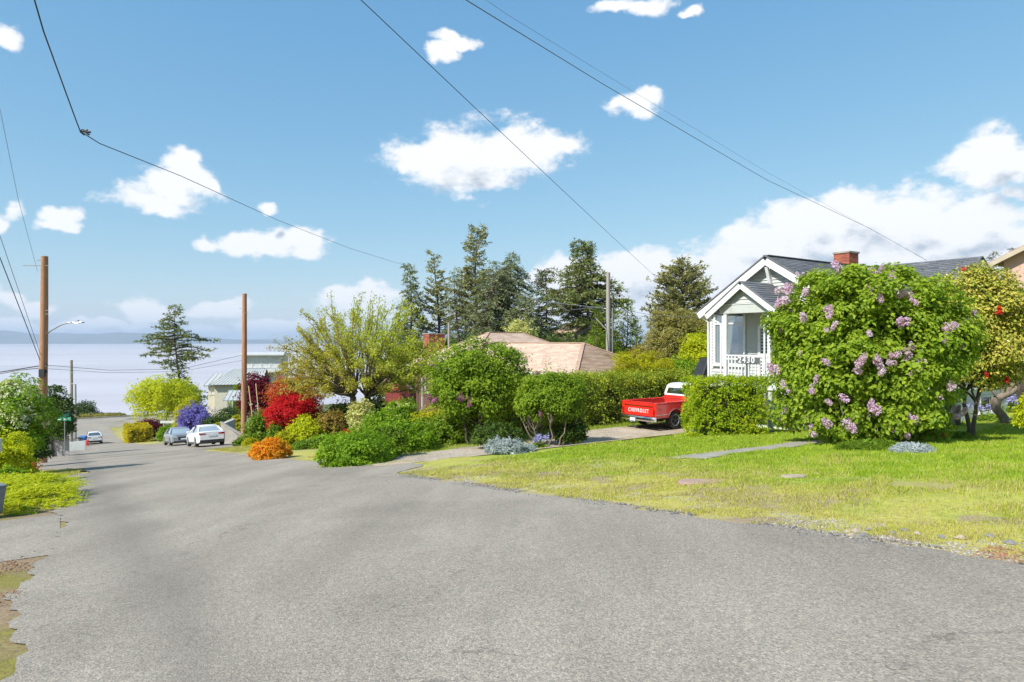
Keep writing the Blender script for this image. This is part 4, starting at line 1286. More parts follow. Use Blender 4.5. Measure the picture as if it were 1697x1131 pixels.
def sedan(name, label, group, loc, rz, rx, body, suv=0.0, parked_glass='car_glass'):
    root = empty(name, loc, rz, label, 'car', group, rx=rx)
    Lh, W = 2.38, .92
    ys = [-2.38, -2.30, -2.1, -1.86, -1.74, -1.62, -1.50, -1.38, -1.22, -1.10, -.98, -.6, 0, .5, .98, 1.10, 1.22, 1.38, 1.5, 1.62, 1.74, 1.9, 2.15, 2.30, 2.38]
    def prof(y):
        a = abs(y)
        wdt = W * (1 - .10 * max(0, (a - 1.5) / .88) ** 2)
        if y < -1.7: deck = 1.0 + .04 * suv - .06 * ((-1.7 - y) / .68) ** 2
        elif y > .9: deck = .96 - .16 * ((y - .9) / 1.48) ** 1.8
        else: deck = .98
        d = min(abs(y - 1.42), abs(y + 1.42))
        zb = .22 if d > .40 else .22 + .50 * math.sqrt(max(0, 1 - (d / .40) ** 2)) * .92
        if a > 2.2: zb = max(zb, .22 + (a - 2.2) * .5)
        return wdt, deck, zb
    secs = []
    for y in ys:
        w, dk, zb = prof(y)
        end = .90 if abs(y) > 2.33 else 1
        zs = max(zb + .03, .5)
        ring = []
        half = [(0, zb), (w * .80 * end, zb), (w * .975 * end, zb + .02), (w * 1.0 * end, max(zb + .06, .58)), (w * .985 * end, max(zb + .10, .78)), (w * .93 * end, dk - .045), (w * .74 * end, dk), (0, dk + .015)]
        for (x, z) in half: ring.append((x, y, z))
        for (x, z) in half[-2:0:-1]: ring.append((-x, y, z))
        secs.append(ring)
    bd = loft(secs).build('body', M[body], root, smooth=True, angle=38)
    H = 1.43 + .10 * suv
    # glasshouse
    gs = []
    for (y, z, wt, wb) in ((-1.86 if not suv else -2.1, .99, .66, .78), (-1.15, H - .10, .56, .80), (-.95, H - .03, .57, .81), (-.3, H, .585, .82), (.25, H - .03, .575, .82), (.42, H - .08, .57, .82), (1.18, .95, .66, .80)):
        zb = .93
        gs.append([(-wb, y, zb), (-wb * .99, y, zb + (z - zb) * .12), (-wt - .03, y, z - .04 if z > 1.05 else z), (-wt * .8, y, z), (wt * .8, y, z), (wt + .03, y, z - .04 if z > 1.05 else z), (wb * .99, y, zb + (z - zb) * .12), (wb, y, zb)])
    loft(gs).build('window_glass', M[parked_glass], root, smooth=True, angle=30)
    # roof skin and pillars
    rs = []
    for (y, z, w) in ((-1.22, H - .105, .60), (-.95, H - .02, .615), (-.3, H + .012, .63), (.25, H - .018, .62), (.48, H - .085, .60)):
        rs.append([(-w, y, z - .05), (-w * .85, y, z + .008), (0, y, z + .022), (w * .85, y, z + .008), (w, y, z - .05), (0, y, z - .03)])
    loft(rs).build('roof', M[body], root, smooth=True, angle=40)
    for sg in (-1, 1):
        MB().bar((sg * .60, -1.18, H - .12), (sg * .77, -1.88, .97), .09, .07).build('pillar', M[body], root)
        MB().bar((sg * .60, .44, H - .10), (sg * .80, 1.20, .95), .06, .06).build('pillar', M[body], root)
        MB().bar((sg * .625, -.38, H - .04), (sg * .83, -.38, .95), .09, .03, up=(0, 1, 0)).build('pillar', M['black'], root)
        mm = MB().box(sg * .86 if sg > 0 else -1.06, 1.06 if sg > 0 else -.86, .72, .84, .93, 1.07)
        mm.build('wing_mirror', M[body], root, bevel=.03)
        for y in (-1.42, 1.42):
            wheel(root, (sg * .80, y, .33), .33, .22, sg, spokes=7)
        MB().box(sg * .915 - .006, sg * .915 + .006, -.42, -.24, .80, .825).build('door_handle', M[body], root)
        MB().bar((sg * .895, -1.0, .30), (sg * .895, 1.0, .30), .05, .06).build('sill', M['black'], root)
    # rear
    for sg in (-1, 1):
        x0, x1 = (.38, .80) if sg > 0 else (-.80, -.38)
        MB().prism([(x0, .80), (x1, .78), (x1, .91), (x0, .86)] if sg > 0 else [(x0, .78), (x1, .80), (x1, .86), (x0, .91)], -2.395, -2.20, 'y').build('tail_light', M['tail_red'], root, bevel=.01)
        hx0, hx1 = (.46, .84) if sg > 0 else (-.84, -.46)
        MB().prism([(hx0, .60), (hx1, .64), (hx1, .76), (hx0, .70)] if sg > 0 else [(hx0, .64), (hx1, .60), (hx1, .70), (hx0, .76)], 2.20, 2.39, 'y').build('headlight', M['lamp_clear'], root, bevel=.01)
    MB().box(-.76, .76, -2.40, -2.2, .24, .44).build('rear_bumper', M['black'], root, bevel=.03)
    MB().box(-.26, .26, -2.405, -2.395, .66, .78).build('licence_plate', M['plate'], root)
    MB().box(-.40, .40, 2.30, 2.392, .38, .66).build('grille', M['black'], root, bevel=.02)
    MB().box(-.74, .74, 2.2, 2.388, .22, .34).build('front_bumper', M['black'], root, bevel=.02)
    MB().box(-.22, .22, 2.394, 2.404, .42, .54).build('licence_plate', M['plate'], root)
    MB().box(-.72, .72, -1.3, 1.3, .16, .23).build('underbody', M['black'], root)
    return root

def street_z(s): return float(np.interp(s, PS, PZ))
def on_road(s, t):
    x, y = st2xy(s, t)
    return (x, y, float(ground(s, t)) + .05)
sedan('parked_car', 'white saloon parked in the lane on the right, its tail lights towards us', None, on_road(50.6, 8.2), PHI + R(1), -math.atan(.118), 'white_paint', parked_glass='car_glass_pale')
sedan('parked_car', 'silver grey saloon facing up the hill, nose close behind the white saloon', None, on_road(61.2, 7.9), PHI + R(181), math.atan(.118), 'grey_paint', parked_glass='car_glass_pale')
p = ray_at(139, 731, 84)
sedan('parked_car', 'small white car far down the street behind the blue bin', None, (p[0], p[1] + 2, gz(p[0], p[1] + 2) + .05), PHI, -math.atan(.1), 'white_paint', suv=1)

# red pickup. local +x = forward, y = left, origin on the ground below the tailgate
def pickup():
    rot = R(36)
    cx, cy = 6.02 - math.sin(rot) * 1.0, 27.6 + math.cos(rot) * 1.0
    axx, axy = cx + math.cos(rot) * 1.2, cy + math.sin(rot) * 1.2
    root = empty('pickup_truck', (cx, cy, gz(axx, axy) + .055), rot, 'red vintage pickup with white cab roof and white tailgate lettering, parked on the gravel drive', 'pickup truck')
    W = .98
    wz0 = .37
    xa = 1.22
    def side_poly(arch_r, top, bot=.50, x0=.02, x1=2.62):
        pts = [(x0, top), (x0, bot + .09)]
        pts += [(x0 + .06, bot)]
        n = 12
        aa = math.asin(min(1, (bot - wz0) / arch_r))
        for i in range(n + 1):
            a = math.pi - aa + (2 * aa - math.pi) * i / n
            pts.append((xa + arch_r * math.cos(a), wz0 + arch_r * math.sin(a)))
        pts += [(x1, bot), (x1, top)]
        return pts
    for sg in (-1, 1):
        # outer skin: lower and upper strake, slightly stepped
        y0, y1 = (W - .05, W) if sg > 0 else (-W, -W + .05)
        MB().prism(side_poly(.46, 1.08), y0, y1, 'y').build('bed_side', M['red_paint'], root, bevel=.012)
        ys = sg * (W + .004)
        MB().box(.02, 2.62, min(ys, ys - sg * .11), max(ys, ys - sg * .11), 1.082, 1.16).build('bed_rail', M['red_paint'], root, bevel=.025)
        MB().box(.10, 2.60, (sg * .80) if sg > 0 else -.86, .86 if sg > 0 else (-.80), .72, 1.08).build('bed_liner', M['red_inner'], root)
        # bright strip along the side and over the arch
        pts = [(.03, sg * (W + .012), .63), (.62, sg * (W + .012), .655)]
        for i in range(13):
            a = math.radians(153 - 126 * i / 12)
            pts.append((xa + .50 * math.cos(a), sg * (W + .012), wz0 + .50 * math.sin(a)))
        pts += [(1.85, sg * (W + .012), .655), (2.62, sg * (W + .012), .655)]
        MB().tube(pts, .017, 6).build('trim_strip', M['chrome'], root, smooth=True)
        MB().box(xa - .5, xa + .5, min(sg * .70, sg * .72), max(sg * .70, sg * .72), .38, .86).build('wheel_arch', M['black'], root)
        MB().box(.10, .36, sg * (W + .002) - .004, sg * (W + .002) + .004, .86, .92).build('side_badge', M['red_inner'], root)
        wheel(root, (xa, sg * .83, wz0), wz0, .26, sg, rim='rim_dark', rr=.70)
        wheel(root, (xa + 2.95, sg * .83, wz0), wz0, .24, sg, rim='rim_dark', rr=.70)
        # cab door, lower body, front fender
        MB().box(2.68, 3.86, min(sg * W, sg * (W - .06)), max(sg * W, sg * (W - .06)), .52, 1.20).build('door', M['red_paint'], root, bevel=.02)
        fp = [(3.88, 1.16), (3.88, .52)]
        for i in range(11):
            a = math.pi - .28 + (.56 - math.pi) * i / 10
            fp.append((xa + 2.95 + .46 * math.cos(a), wz0 + .46 * math.sin(a)))
        fp += [(4.98, .50), (5.02, 1.10), (4.6, 1.17)]
        MB().prism(fp, min(sg * W, sg * (W - .06)), max(sg * W, sg * (W - .06)), 'y').build('front_fender', M['red_paint'], root, bevel=.015)
    # make wheels turn to the local x axis: they were built about x, rotate a quarter turn
    for ch in root.children:
        if ch.name.startswith('wheel') and not ch.name.startswith('wheel_arch'):
            ch.rotation_euler = (0, 0, R(90))
    MB().box(.08, 2.60, -.86, .86, .66, .715).build('bed_floor', M['red_inner'], root)
    MB().box(2.56, 2.61, -.93, .93, .66, 1.14).build('bed_front', M['red_inner'], root, bevel=.01)
    MB().box(2.54, 2.63, -.95, .95, 1.142, 1.18).build('bed_rail', M['red_paint'], root, bevel=.015)
    # stake pockets seen as upright ribs inside
    for xx in (.9, 1.75, 2.45):
        MB().box(xx, xx + .06, .862, .91, .72, 1.10).build('rib', M['red_inner'], root)
    # tailgate
    tg = MB().box(-.02, .035, -.80, .80, .56, 1.12).build('tailgate', M['red_paint'], root, bevel=.012)
    MB().box(-.035, .04, -.80, .80, 1.122, 1.16).build('tailgate_cap', M['red_paint'], tg, bevel=.014)
    MB().bar((-.03, -.80, .985), (-.03, .80, .985), .02, .03).build('trim_strip', M['chrome'], tg)
    MB().box(-.032, -.021, -.74, .74, .99, 1.08).build('upper_panel', M['red_paint'], tg, bevel=.006)
    MB().box(-.028, -.0205, -.70, .70, .62, .93).build('letter_panel', M['red_paint'], tg, bevel=.005)
    t_ = text_mesh('lettering', 'CHEVROLET', .225, .006, M['white_trim'], tg, (-.036, .0, .775), (R(90), 0, R(-90)), space=1.45, bold=.004)
    t_.scale = (.70, 1.0, 1.0)
    for sg in (-1, 1):
        MB().box(-.03, .10, min(sg * .81, sg * .975), max(sg * .81, sg * .975), .56, 1.15).build('rear_corner', M['red_paint'], root, bevel=.03)
        tl = MB().box(-.05, -.028, min(sg * .84, sg * .93), max(sg * .84, sg * .93), .62, .88).build('tail_light', M['tail_red'], root, bevel=.01)
        MB().box(-.045, -.03, min(sg * .83, sg * .94), max(sg * .83, sg * .94), .605, .618).build('bezel', M['chrome'], tl)
    # bumper and plate
    b = loft([[( -.16, y, .36), (-.20, y, .42), (-.20, y, .50), (-.16, y, .555), (-.06, y, .555), (-.06, y, .36)] if abs(y) < .9 else [(-.10, y, .37), (-.14, y, .42), (-.14, y, .50), (-.10, y, .55), (.0, y, .55), (.0, y, .37)] for y in (-.98, -.88, -.4, 0, .4, .88, .98)])
    b.build('rear_bumper', M['chrome'], root, smooth=True, angle=30)
    pl = MB().box(-.215, -.203, .02, .32, .32, .475).build('licence_plate', M['plate'], root)
    MB().box(-.2175, -.2155, .05, .29, .335, .36).build('plate_stripe', M['plate_blue'], pl)
    MB().box(.0, 4.9, -.62, .62, .38, .5).build('chassis', M['black'], root)
    MB().tube([(.0, -.45, .30), (1.0, -.45, .32)], .035, 8).build('exhaust', M['steel'], root)
    # cab
    MB().box(2.68, 2.74, -.94, .94, .55, 1.26).build('cab_back', M['red_paint'], root, bevel=.02)
    MB().box(2.70, 3.95, -.94, .94, .50, .60).build('cab_floor', M['black'], root)
    MB().box(2.675, 2.73, -.93, .93, 1.262, 1.34).build('cab_back_trim', M['white_paint'], root, bevel=.015)
    zr = 1.80
    secs = []
    for (x, z, w) in ((2.76, zr - .10, .80), (2.82, zr - .02, .82), (2.95, zr + .02, .83), (3.4, zr + .035, .83), (3.72, zr + .01, .82), (3.84, zr - .05, .80)):
        secs.append([(x, -w, z - .10), (x, -w * .98, z - .03), (x, -w * .82, z), (x, 0, z + .02), (x, w * .82, z), (x, w * .98, z - .03), (x, w, z - .10), (x, 0, z - .08)])
    loft(secs).build('cab_roof', M['white_paint'], root, smooth=True, angle=50)
    for sg in (-1, 1):
        MB().bar((2.70, sg * .89, 1.32), (2.79, sg * .79, zr - .08), .10, .10).build('pillar', M['white_paint'], root)
        MB().bar((4.12, sg * .88, 1.18), (3.80, sg * .79, zr - .08), .07, .07).build('pillar', M['white_paint'], root)
        MB().add([(2.80, sg * .895, 1.20), (4.06, sg * .895, 1.20), (3.76, sg * .80, zr - .08), (2.86, sg * .80, zr - .08), (2.80, sg * .885, 1.20), (4.06, sg * .885, 1.20), (3.76, sg * .79, zr - .08), (2.86, sg * .79, zr - .08)],
                 [(0, 1, 2, 3), (7, 6, 5, 4), (0, 4, 5, 1), (1, 5, 6, 2), (2, 6, 7, 3), (3, 7, 4, 0)]).build('side_window', M['clear_pane'], root)
        MB().box(2.75, 3.9, min(sg * .90, sg * .93), max(sg * .90, sg * .93), 1.20, 1.23).build('window_trim', M['chrome'], root)
    MB().add([(2.715, -.84, 1.34), (2.715, .84, 1.34), (2.79, .74, zr - .09), (2.79, -.74, zr - .09), (2.725, -.84, 1.34), (2.725, .84, 1.34), (2.80, .74, zr - .09), (2.80, -.74, zr - .09)],
             [(0, 1, 2, 3), (7, 6, 5, 4), (0, 4, 5, 1), (1, 5, 6, 2), (2, 6, 7, 3), (3, 7, 4, 0)]).build('rear_window', M['clear_pane'], root)
    MB().add([(4.14, -.84, 1.2), (4.14, .84, 1.2), (3.84, .74, zr - .09), (3.84, -.74, zr - .09), (4.13, -.84, 1.2), (4.13, .84, 1.2), (3.83, .74, zr - .09), (3.83, -.74, zr - .09)],
             [(0, 1, 2, 3), (7, 6, 5, 4), (0, 4, 5, 1), (1, 5, 6, 2), (2, 6, 7, 3), (3, 7, 4, 0)]).build('windscreen', M['clear_pane'], root)
    MB().box(3.0, 3.14, -.75, .75, .9, 1.36).build('seat_back', M['black'], root, bevel=.04)
    MB().tube([(3.72 + .0, .42 + .17 * math.cos(a * math.pi / 6), 1.28 + .17 * math.sin(a * math.pi / 6)) for a in range(13)], .015, 6).build('steering_wheel', M['black'], root)
    MB().box(3.9, 5.0, -.93, .93, 1.06, 1.15).build('bonnet', M['red_paint'], root, bevel=.04)
    MB().box(5.0, 5.06, -.9, .9, .62, 1.02).build('grille', M['chrome'], root, bevel=.02)
    MB().box(5.06, 5.18, -.97, .97, .42, .56).build('front_bumper', M['chrome'], root, bevel=.03)
    return root
pickup()

# ---------------------------------------------------------------- vegetation tools
def unit(v):
    return v / np.maximum(1e-9, np.linalg.norm(v, axis=-1, keepdims=True))

def leaf_mesh(name, P, Dr, Nn, ln, wd, mat, fold=.12, droop=0.0):
    """one kite-shaped leaf per point: base P, direction Dr, upper side Nn"""
    n = len(P)
    Dr = unit(Dr); S = unit(np.cross(Dr, Nn)); U = np.cross(S, Dr)
    ln = np.broadcast_to(ln, (n,))[:, None]; wd = np.broadcast_to(wd, (n,))[:, None]
    a = P; b = P + Dr * ln * .42 + S * wd * .5 + U * ln * fold
    c = P + Dr * ln - U * ln * droop
    d = P + Dr * ln * .42 - S * wd * .5 + U * ln * fold
    V = np.stack([a, b, c, d], 1).reshape(-1, 3)
    i = np.arange(n)[:, None] * 4
    Fc = np.concatenate([i + np.array([0, 1, 2]), i + np.array([0, 2, 3])], 1).reshape(-1, 3)
    return np_mesh(name, V, Fc, mat)

def orient(rg, out, up=.5, rand=.8):
    "leaf normals about the outward direction, and a direction across it"
    n = len(out)
    Nn = unit(out + np.array([0, 0, up]) + rg.normal(0, rand * .6, (n, 3)))
    Dr = unit(np.cross(Nn, rg.normal(0, 1, (n, 3))) + out * .35 + np.array([0, 0, -.15]))
    return Dr, Nn

def lumps(rg, dirs, k=7, amp=.22):
    f = np.ones(len(dirs))
    for i in range(k):
        c = unit(rg.normal(0, 1, 3)); w = rg.uniform(.25, .5)
        f += amp * rg.uniform(-.7, 1.0) * np.exp(-((dirs - c) ** 2).sum(1) / w)
    return f

def boughs(rg, d, r, radii, br, n, ctr=0.0):
    "leaf points over the surfaces of boughs; d, r place the boughs in the crown"
    C = d * r[:, None] * radii
    w = rg.uniform(.5, 1.45, len(C))
    idx = rg.choice(len(C), n, p=(w ** 2) / (w ** 2).sum())
    e = unit(rg.normal(0, 1, (n, 3)) + d[idx] * .75 + np.array([0, 0, .35]))
    k = rg.uniform(.45, 1.08, n) ** .6
    P = C[idx] + e * (br * w[idx] * k)[:, None] * np.array([1, 1, .72])
    O = unit(e * .8 + d[idx] * .45)
    return P, O

def superdir(d, p):
    "pushes a round crown towards a boxy one"
    return d / (np.abs(d) ** p).sum(1)[:, None] ** (1 / p)

def bush_points(rg, rx, ry, rz, ncl, nper, cs, base=0.0, shell=.62, amp=.22, flat=0.0, p=2.3):
    br = cs * 1.9
    radii = np.array([rx, ry, rz]) - br * .55
    radii = np.maximum(radii, br * .3)
    nb = int(np.clip(4.6 * (rx * ry + rx * rz + ry * rz) / (br * br) * .55, 14, 260))
    d = unit(rg.normal(0, 1, (nb * 3, 3)))
    d = d[d[:, 2] > -.45 - base][:nb]
    f = lumps(rg, d, 9, amp)
    r = f * (shell + (1 - shell) * rg.random(len(d)) ** .5)
    return boughs(rg, superdir(d, p), r, radii, br, ncl * nper)

def sprigs(rg, rx, ry, rz, n, ln_, size, p=2.3):
    "short leafy shoots starting inside the outline and reaching past it"
    d = unit(rg.normal(0, 1, (n * 2, 3)) + np.array([0, 0, .3])); d = d[d[:, 2] > -.3][:n]
    b = superdir(d, p) * np.array([rx, ry, rz]) * rg.uniform(.72, .95, (len(d), 1))
    g = unit(d + rg.normal(0, .35, d.shape) + np.array([0, 0, .45]))
    m = 12
    L_ = ln_ * rg.uniform(.5, 1.4, len(d))
    u = np.linspace(0, 1, m)
    P = b[:, None] + g[:, None] * (L_[:, None] * u[None])[..., None]
    P = P.reshape(-1, 3); P = P + rg.normal(0, size * .35, P.shape)
    return P, np.repeat(g, m, 0)

def stems_mesh(rg, n, rx, ry, h, r0, mat, parent, name='stem', spread=.6, up=.75):
    for k in range(n):
        a = rg.uniform(0, 6.28); q = rg.uniform(.3, 1)
        e = Vector((math.cos(a) * rx * spread * q, math.sin(a) * ry * spread * q, h * up * rg.uniform(.7, 1)))
        b0 = Vector((math.cos(a) * rx * .12, math.sin(a) * ry * .12, -.1))
        mid = b0.lerp(e, .5) + Vector((rg.normal() * .08 * rx, rg.normal() * .08 * ry, h * .12))
        pts = [b0, b0.lerp(mid, .6), mid, mid.lerp(e, .5) + Vector((rg.normal() * .05, rg.normal() * .05, 0)), e]
        MB().tube(pts, [r0, r0 * .85, r0 * .65, r0 * .45, r0 * .2], 6).build(name, mat, parent, smooth=True)

def bush(name, label, cat, x, y, rx, ry, h, mat, size, dens=1.0, group=None, seed=0, cs=None, aspect=.55, stems=3, stemmat='bark', shell=.58, amp=.36,
         up=.5, rand=.8, flowers=None, fol='foliage', z0=None, zc=.42, rz=None, low=True, sink=.08, core=True):
    """shrub as its own thing; h = height; the dome's centre sits at zc*h. flowers = (mat, n, size, top_only)"""
    rg = np.random.default_rng(seed + 1)
    g = gz(x, y) if z0 is None else z0
    root = empty(name, (x, y, g - sink), 0, label, cat, group)
    cz = h * zc; rv = h * (1 - zc)
    cs = cs or max(.07, .15 * min(rx, rv))
    area = 4 * math.pi * ((rx * ry) ** .8 / 2 + (rx * rv) ** .8 / 2 + (ry * rv) ** .8 / 2) ** 1.0 / 1.5
    nleaf = int(min(60000, dens * 3.2 * area / (size * size * aspect)))
    nper = 26
    P, O = bush_points(rg, rx * .92, ry * .92, rv * .95, max(12, nleaf // nper), nper, cs, shell=shell, amp=amp)
    P[:, 2] = np.where(P[:, 2] < 0, P[:, 2] * (cz / rv) * 1.0, P[:, 2]) + cz
    k = P[:, 2] > .03; P, O = P[k], O[k]
    if amp > .15:   # loose sprigs stand out of the outline
        Ps, Os = sprigs(rg, rx, ry, rv, int(24 + 9 * (rx * rv + ry * rv + rx * ry) / min(rx, rv) ** 2 * 2), .34 * min(rx, rv), size)
        Ps = Ps + np.array([0, 0, cz]); kk = Ps[:, 2] > .1
        P = np.concatenate([P, Ps[kk]]); O = np.concatenate([O, Os[kk]])
    Dr, Nn = orient(rg, O, up, rand)
    s = size * rg.uniform(.6, 1.25, len(P))
    f = add(fol, leaf_mesh(fol, P, Dr, Nn, s, s * aspect, mat), root)
    tag(f, kind='stuff')
    if core:  # inner leaves so that the far side does not show through
        P, O = bush_points(rg, rx * .62, ry * .62, rv * .66, max(8, nleaf // nper // 5), 16, cs * 1.2, shell=.4, amp=.1)
        P[:, 2] = np.where(P[:, 2] < 0, P[:, 2] * (cz / rv), P[:, 2]) + cz
        P = P[P[:, 2] > .02]; O = O[:len(P)]
        Dr, Nn = orient(rg, unit(P - np.array([0, 0, cz])), .2, 1)
        s = size * 2.0 * rg.uniform(.7, 1.2, len(P))
        tag(add('inner_foliage', leaf_mesh('inner_foliage', P, Dr, Nn, s, s * .7, mat), root), kind='stuff')
    if stems: stems_mesh(rg, stems, rx, ry, h, max(.012, h * .016), M[stemmat], root)
    if flowers:
        fm, n, fs, tops = flowers
        d = unit(rg.normal(0, 1, (n * 3, 3))); d = d[d[:, 2] > (.1 if tops else -.4)][:n]
        fr = lumps(np.random.default_rng(seed + 1), d, 9, 0) * 1.0
        Pc = d * np.array([rx, ry, rv]) * fr[:, None] * .98 + np.array([0, 0, cz])
        P = np.repeat(Pc, 9, 0) + rg.normal(0, fs * .55, (len(Pc) * 9, 3)); O = np.repeat(d, 9, 0)
        Dr, Nn = orient(rg, O, .3, 1)
        tag(add('blossom', leaf_mesh('blossom', P, Dr, Nn, fs, fs * .9, fm), root), kind='stuff')
    return root

def hedge(name, label, x, y, rz_, lx, ly, h, mat, size, dens=1.0, seed=0, rough=.07, cat='hedge', group=None, aspect=.6, topmat=None):
    "clipped hedge: leaves over the faces of an uneven box; local x = length"
    rg = np.random.default_rng(seed)
    root = empty(name, (x, y, gz(x, y) - .05), rz_, label, cat, group)
    faces = [('t', lx * ly), ('f', lx * h), ('b', lx * h), ('l', ly * h), ('r', ly * h)]
    parts = []
    for kf, A in faces:
        n = int(dens * A * 4.2 / (size * size * aspect))
        ncl = max(6, n // 14)
        u, v = rg.uniform(-.5, .5, ncl), rg.uniform(0, 1, ncl)
        dep = rg.random(ncl) ** 2 * rough * 2.6
        if kf == 't': C = np.stack([u * lx, (v - .5) * ly, h - dep], -1); o = (0, 0, 1)
        elif kf == 'f': C = np.stack([u * lx, -ly / 2 + dep, v * h], -1); o = (0, -1, .2)
        elif kf == 'b': C = np.stack([u * lx, ly / 2 - dep, v * h], -1); o = (0, 1, .2)
        elif kf == 'l': C = np.stack([-lx / 2 + dep, u * ly, v * h], -1); o = (-1, 0, .2)
        else: C = np.stack([lx / 2 - dep, u * ly, v * h], -1); o = (1, 0, .2)
        C[:, 0] += rough * .9 * np.sin(C[:, 2] * 5 + C[:, 1] * 4 + seed)
        C[:, 1] += rough * .9 * np.sin(C[:, 0] * 4.3 + C[:, 2] * 3 + seed)
        C[:, 2] += rough * .8 * np.sin(C[:, 0] * 3.7 + C[:, 1] * 5 + seed * 2) * (1 if kf == 't' else .2)
        P = np.repeat(C, 14, 0) + rg.normal(0, rough * .8, (ncl * 14, 3))
        O = np.broadcast_to(np.array(o, float), P.shape)
        parts.append((P, O))
    P = np.concatenate([p for p, o in parts]); O = np.concatenate([o for p, o in parts])
    k = P[:, 2] > 0.02; P, O = P[k], O[k]
    Dr, Nn = orient(rg, O, .4, .9)
    s = size * rg.uniform(.6, 1.25, len(P))
    tag(add('foliage', leaf_mesh('foliage', P, Dr, Nn, s, s * aspect, mat), root), kind='stuff')
    mb = MB()
    for i in range(max(2, int(lx / .8))):
        xx = -lx / 2 + .3 + i * .8
        if xx > lx / 2 - .1: break
        mb.tube([(xx, 0, -.1), (xx + .1, .05, h * .4), (xx, .0, h * .85)], [.04, .03, .012], 6)
    mb.build('stem', M['bark'], root)
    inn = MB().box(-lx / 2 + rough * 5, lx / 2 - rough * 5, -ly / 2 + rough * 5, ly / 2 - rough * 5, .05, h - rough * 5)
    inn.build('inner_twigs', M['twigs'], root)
    return root
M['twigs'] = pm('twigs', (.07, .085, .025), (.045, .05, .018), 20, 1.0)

def conifer(name, label, x, y, h, rb_, mat, seed=0, base=.15, shape='cone', sparse=1.0, spray=.35, group=None, droop=.25, lean=0.0, trunkmat='bark', tops=None, nb=None, z0=None, upturn=0.0, thick=.33):
    """evergreen: tapered trunk, whorls of limbs, needle sprays along them"""
    rg = np.random.default_rng(seed)
    g = gz(x, y) if z0 is None else z0
    root = empty(name, (x, y, g - .2), 0, label, 'tree', group)
    r0 = max(.12, h * .014)
    tr = [Vector((lean * (z / h) ** 1.5 * h + .02 * h * math.sin(z / h * 5 + seed), .015 * h * math.sin(z / h * 4 + seed * 2), z)) for z in np.linspace(0, h, 12)]
    limbs = MB().tube(tr, [r0 * (1 - .93 * i / 11) for i in range(12)], 8)
    nb = nb or int(9 * h)
    nb = int(nb * sparse * 1.25)
    rb_ = rb_ * (2.15 if shape in ('wind', 'cone') else 1.6)
    PP = []; DD = []; LL = []
    for i in range(nb):
        f = base + (1 - base) * ((i + rg.random()) / nb)
        zz = f * h
        k = min(10, int(f * 11)); c = tr[k].lerp(tr[k + 1], f * 11 - k)
        q = (f - base) / (1 - base)
        if shape == 'cone': rad = rb_ * (1 - q) ** .85 * (.55 + .45 * min(1, q * 6))
        elif shape == 'round': rad = rb_ * math.sqrt(max(.02, 1 - (2 * q - .9) ** 2 * .85)) * (1 if q < .92 else .6)
        elif shape == 'column': rad = rb_ * (1 - q ** 3) * (.6 + .4 * min(1, q * 4))
        elif shape == 'flat': rad = rb_ * (.75 + .25 * math.sin(q * 9 + seed)) * (1 - q ** 5 * .6) * (.4 + .6 * min(1, q * 3))
        elif shape == 'wide': rad = rb_ * (.62 + .38 * math.sin(q * 11 + seed)) * (.5 + .5 * min(1, q * 4)) * (1 - q ** 6 * .4) * rg.uniform(.45, 1.15)
        elif shape == 'wind': rad = rb_ * (1 - q) ** .6 * (.75 + .35 * math.sin(q * 13 + seed))
        rad *= rg.uniform(.6, 1.15) 
        rad = max(rad, .12 * rb_)
        a = rg.uniform(0, 2 * math.pi)
        dx, dy = math.cos(a), math.sin(a)
        m = 7
        pts = []
        for j in range(m):
            u = j / (m - 1)
            pts.append(np.array([c.x + dx * rad * u, c.y + dy * rad * u, c.z - droop * rad * u ** 1.3 + upturn * rad * u * u + .03 * rad * math.sin(u * 7 + i)]))
        if rad > .8: limbs.tube(pts[:6], [max(.012, .028 * rad * (1 - u / 7)) for u in range(6)], 4, caps=False)
        ns = int(max(3, rad / spray * 3.2))
        for j in range(ns):
            u = rg.uniform(.22, 1.0) if rad > 1 else rg.uniform(0, 1)
            kk = min(m - 2, int(u * (m - 1))); w = u * (m - 1) - kk
            p = pts[kk] * (1 - w) + pts[kk + 1] * w
            ln_ = spray * rg.uniform(.8, 1.6) * (1.25 - .5 * u)
            sd = rg.choice([-1, 1]); ang = a + sd * rg.uniform(.25, 1.25)
            d = np.array([math.cos(ang), math.sin(ang), rg.uniform(-.35, .35) - droop * .4 + upturn])
            nn = 6
            for t_ in range(nn):
                PP.append(p + d * ln_ * t_ / nn + rg.normal(0, .06 * spray, 3)); 
                DD.append(d + rg.normal(0, .55, 3)); LL.append(spray * rg.uniform(.35, .75))
    limbs.build('trunk', M[trunkmat], root, smooth=True)
    P = np.array(PP); Dd = unit(np.array(DD)); ll = np.array(LL)
    Nn = unit(rg.normal(0, .5, P.shape) + np.array([0, 0, 1]))
    tag(add('crown', leaf_mesh('crown', P, Dd, Nn, ll, ll * thick, mat, fold=.05, droop=.05), root), kind='stuff')
    return root

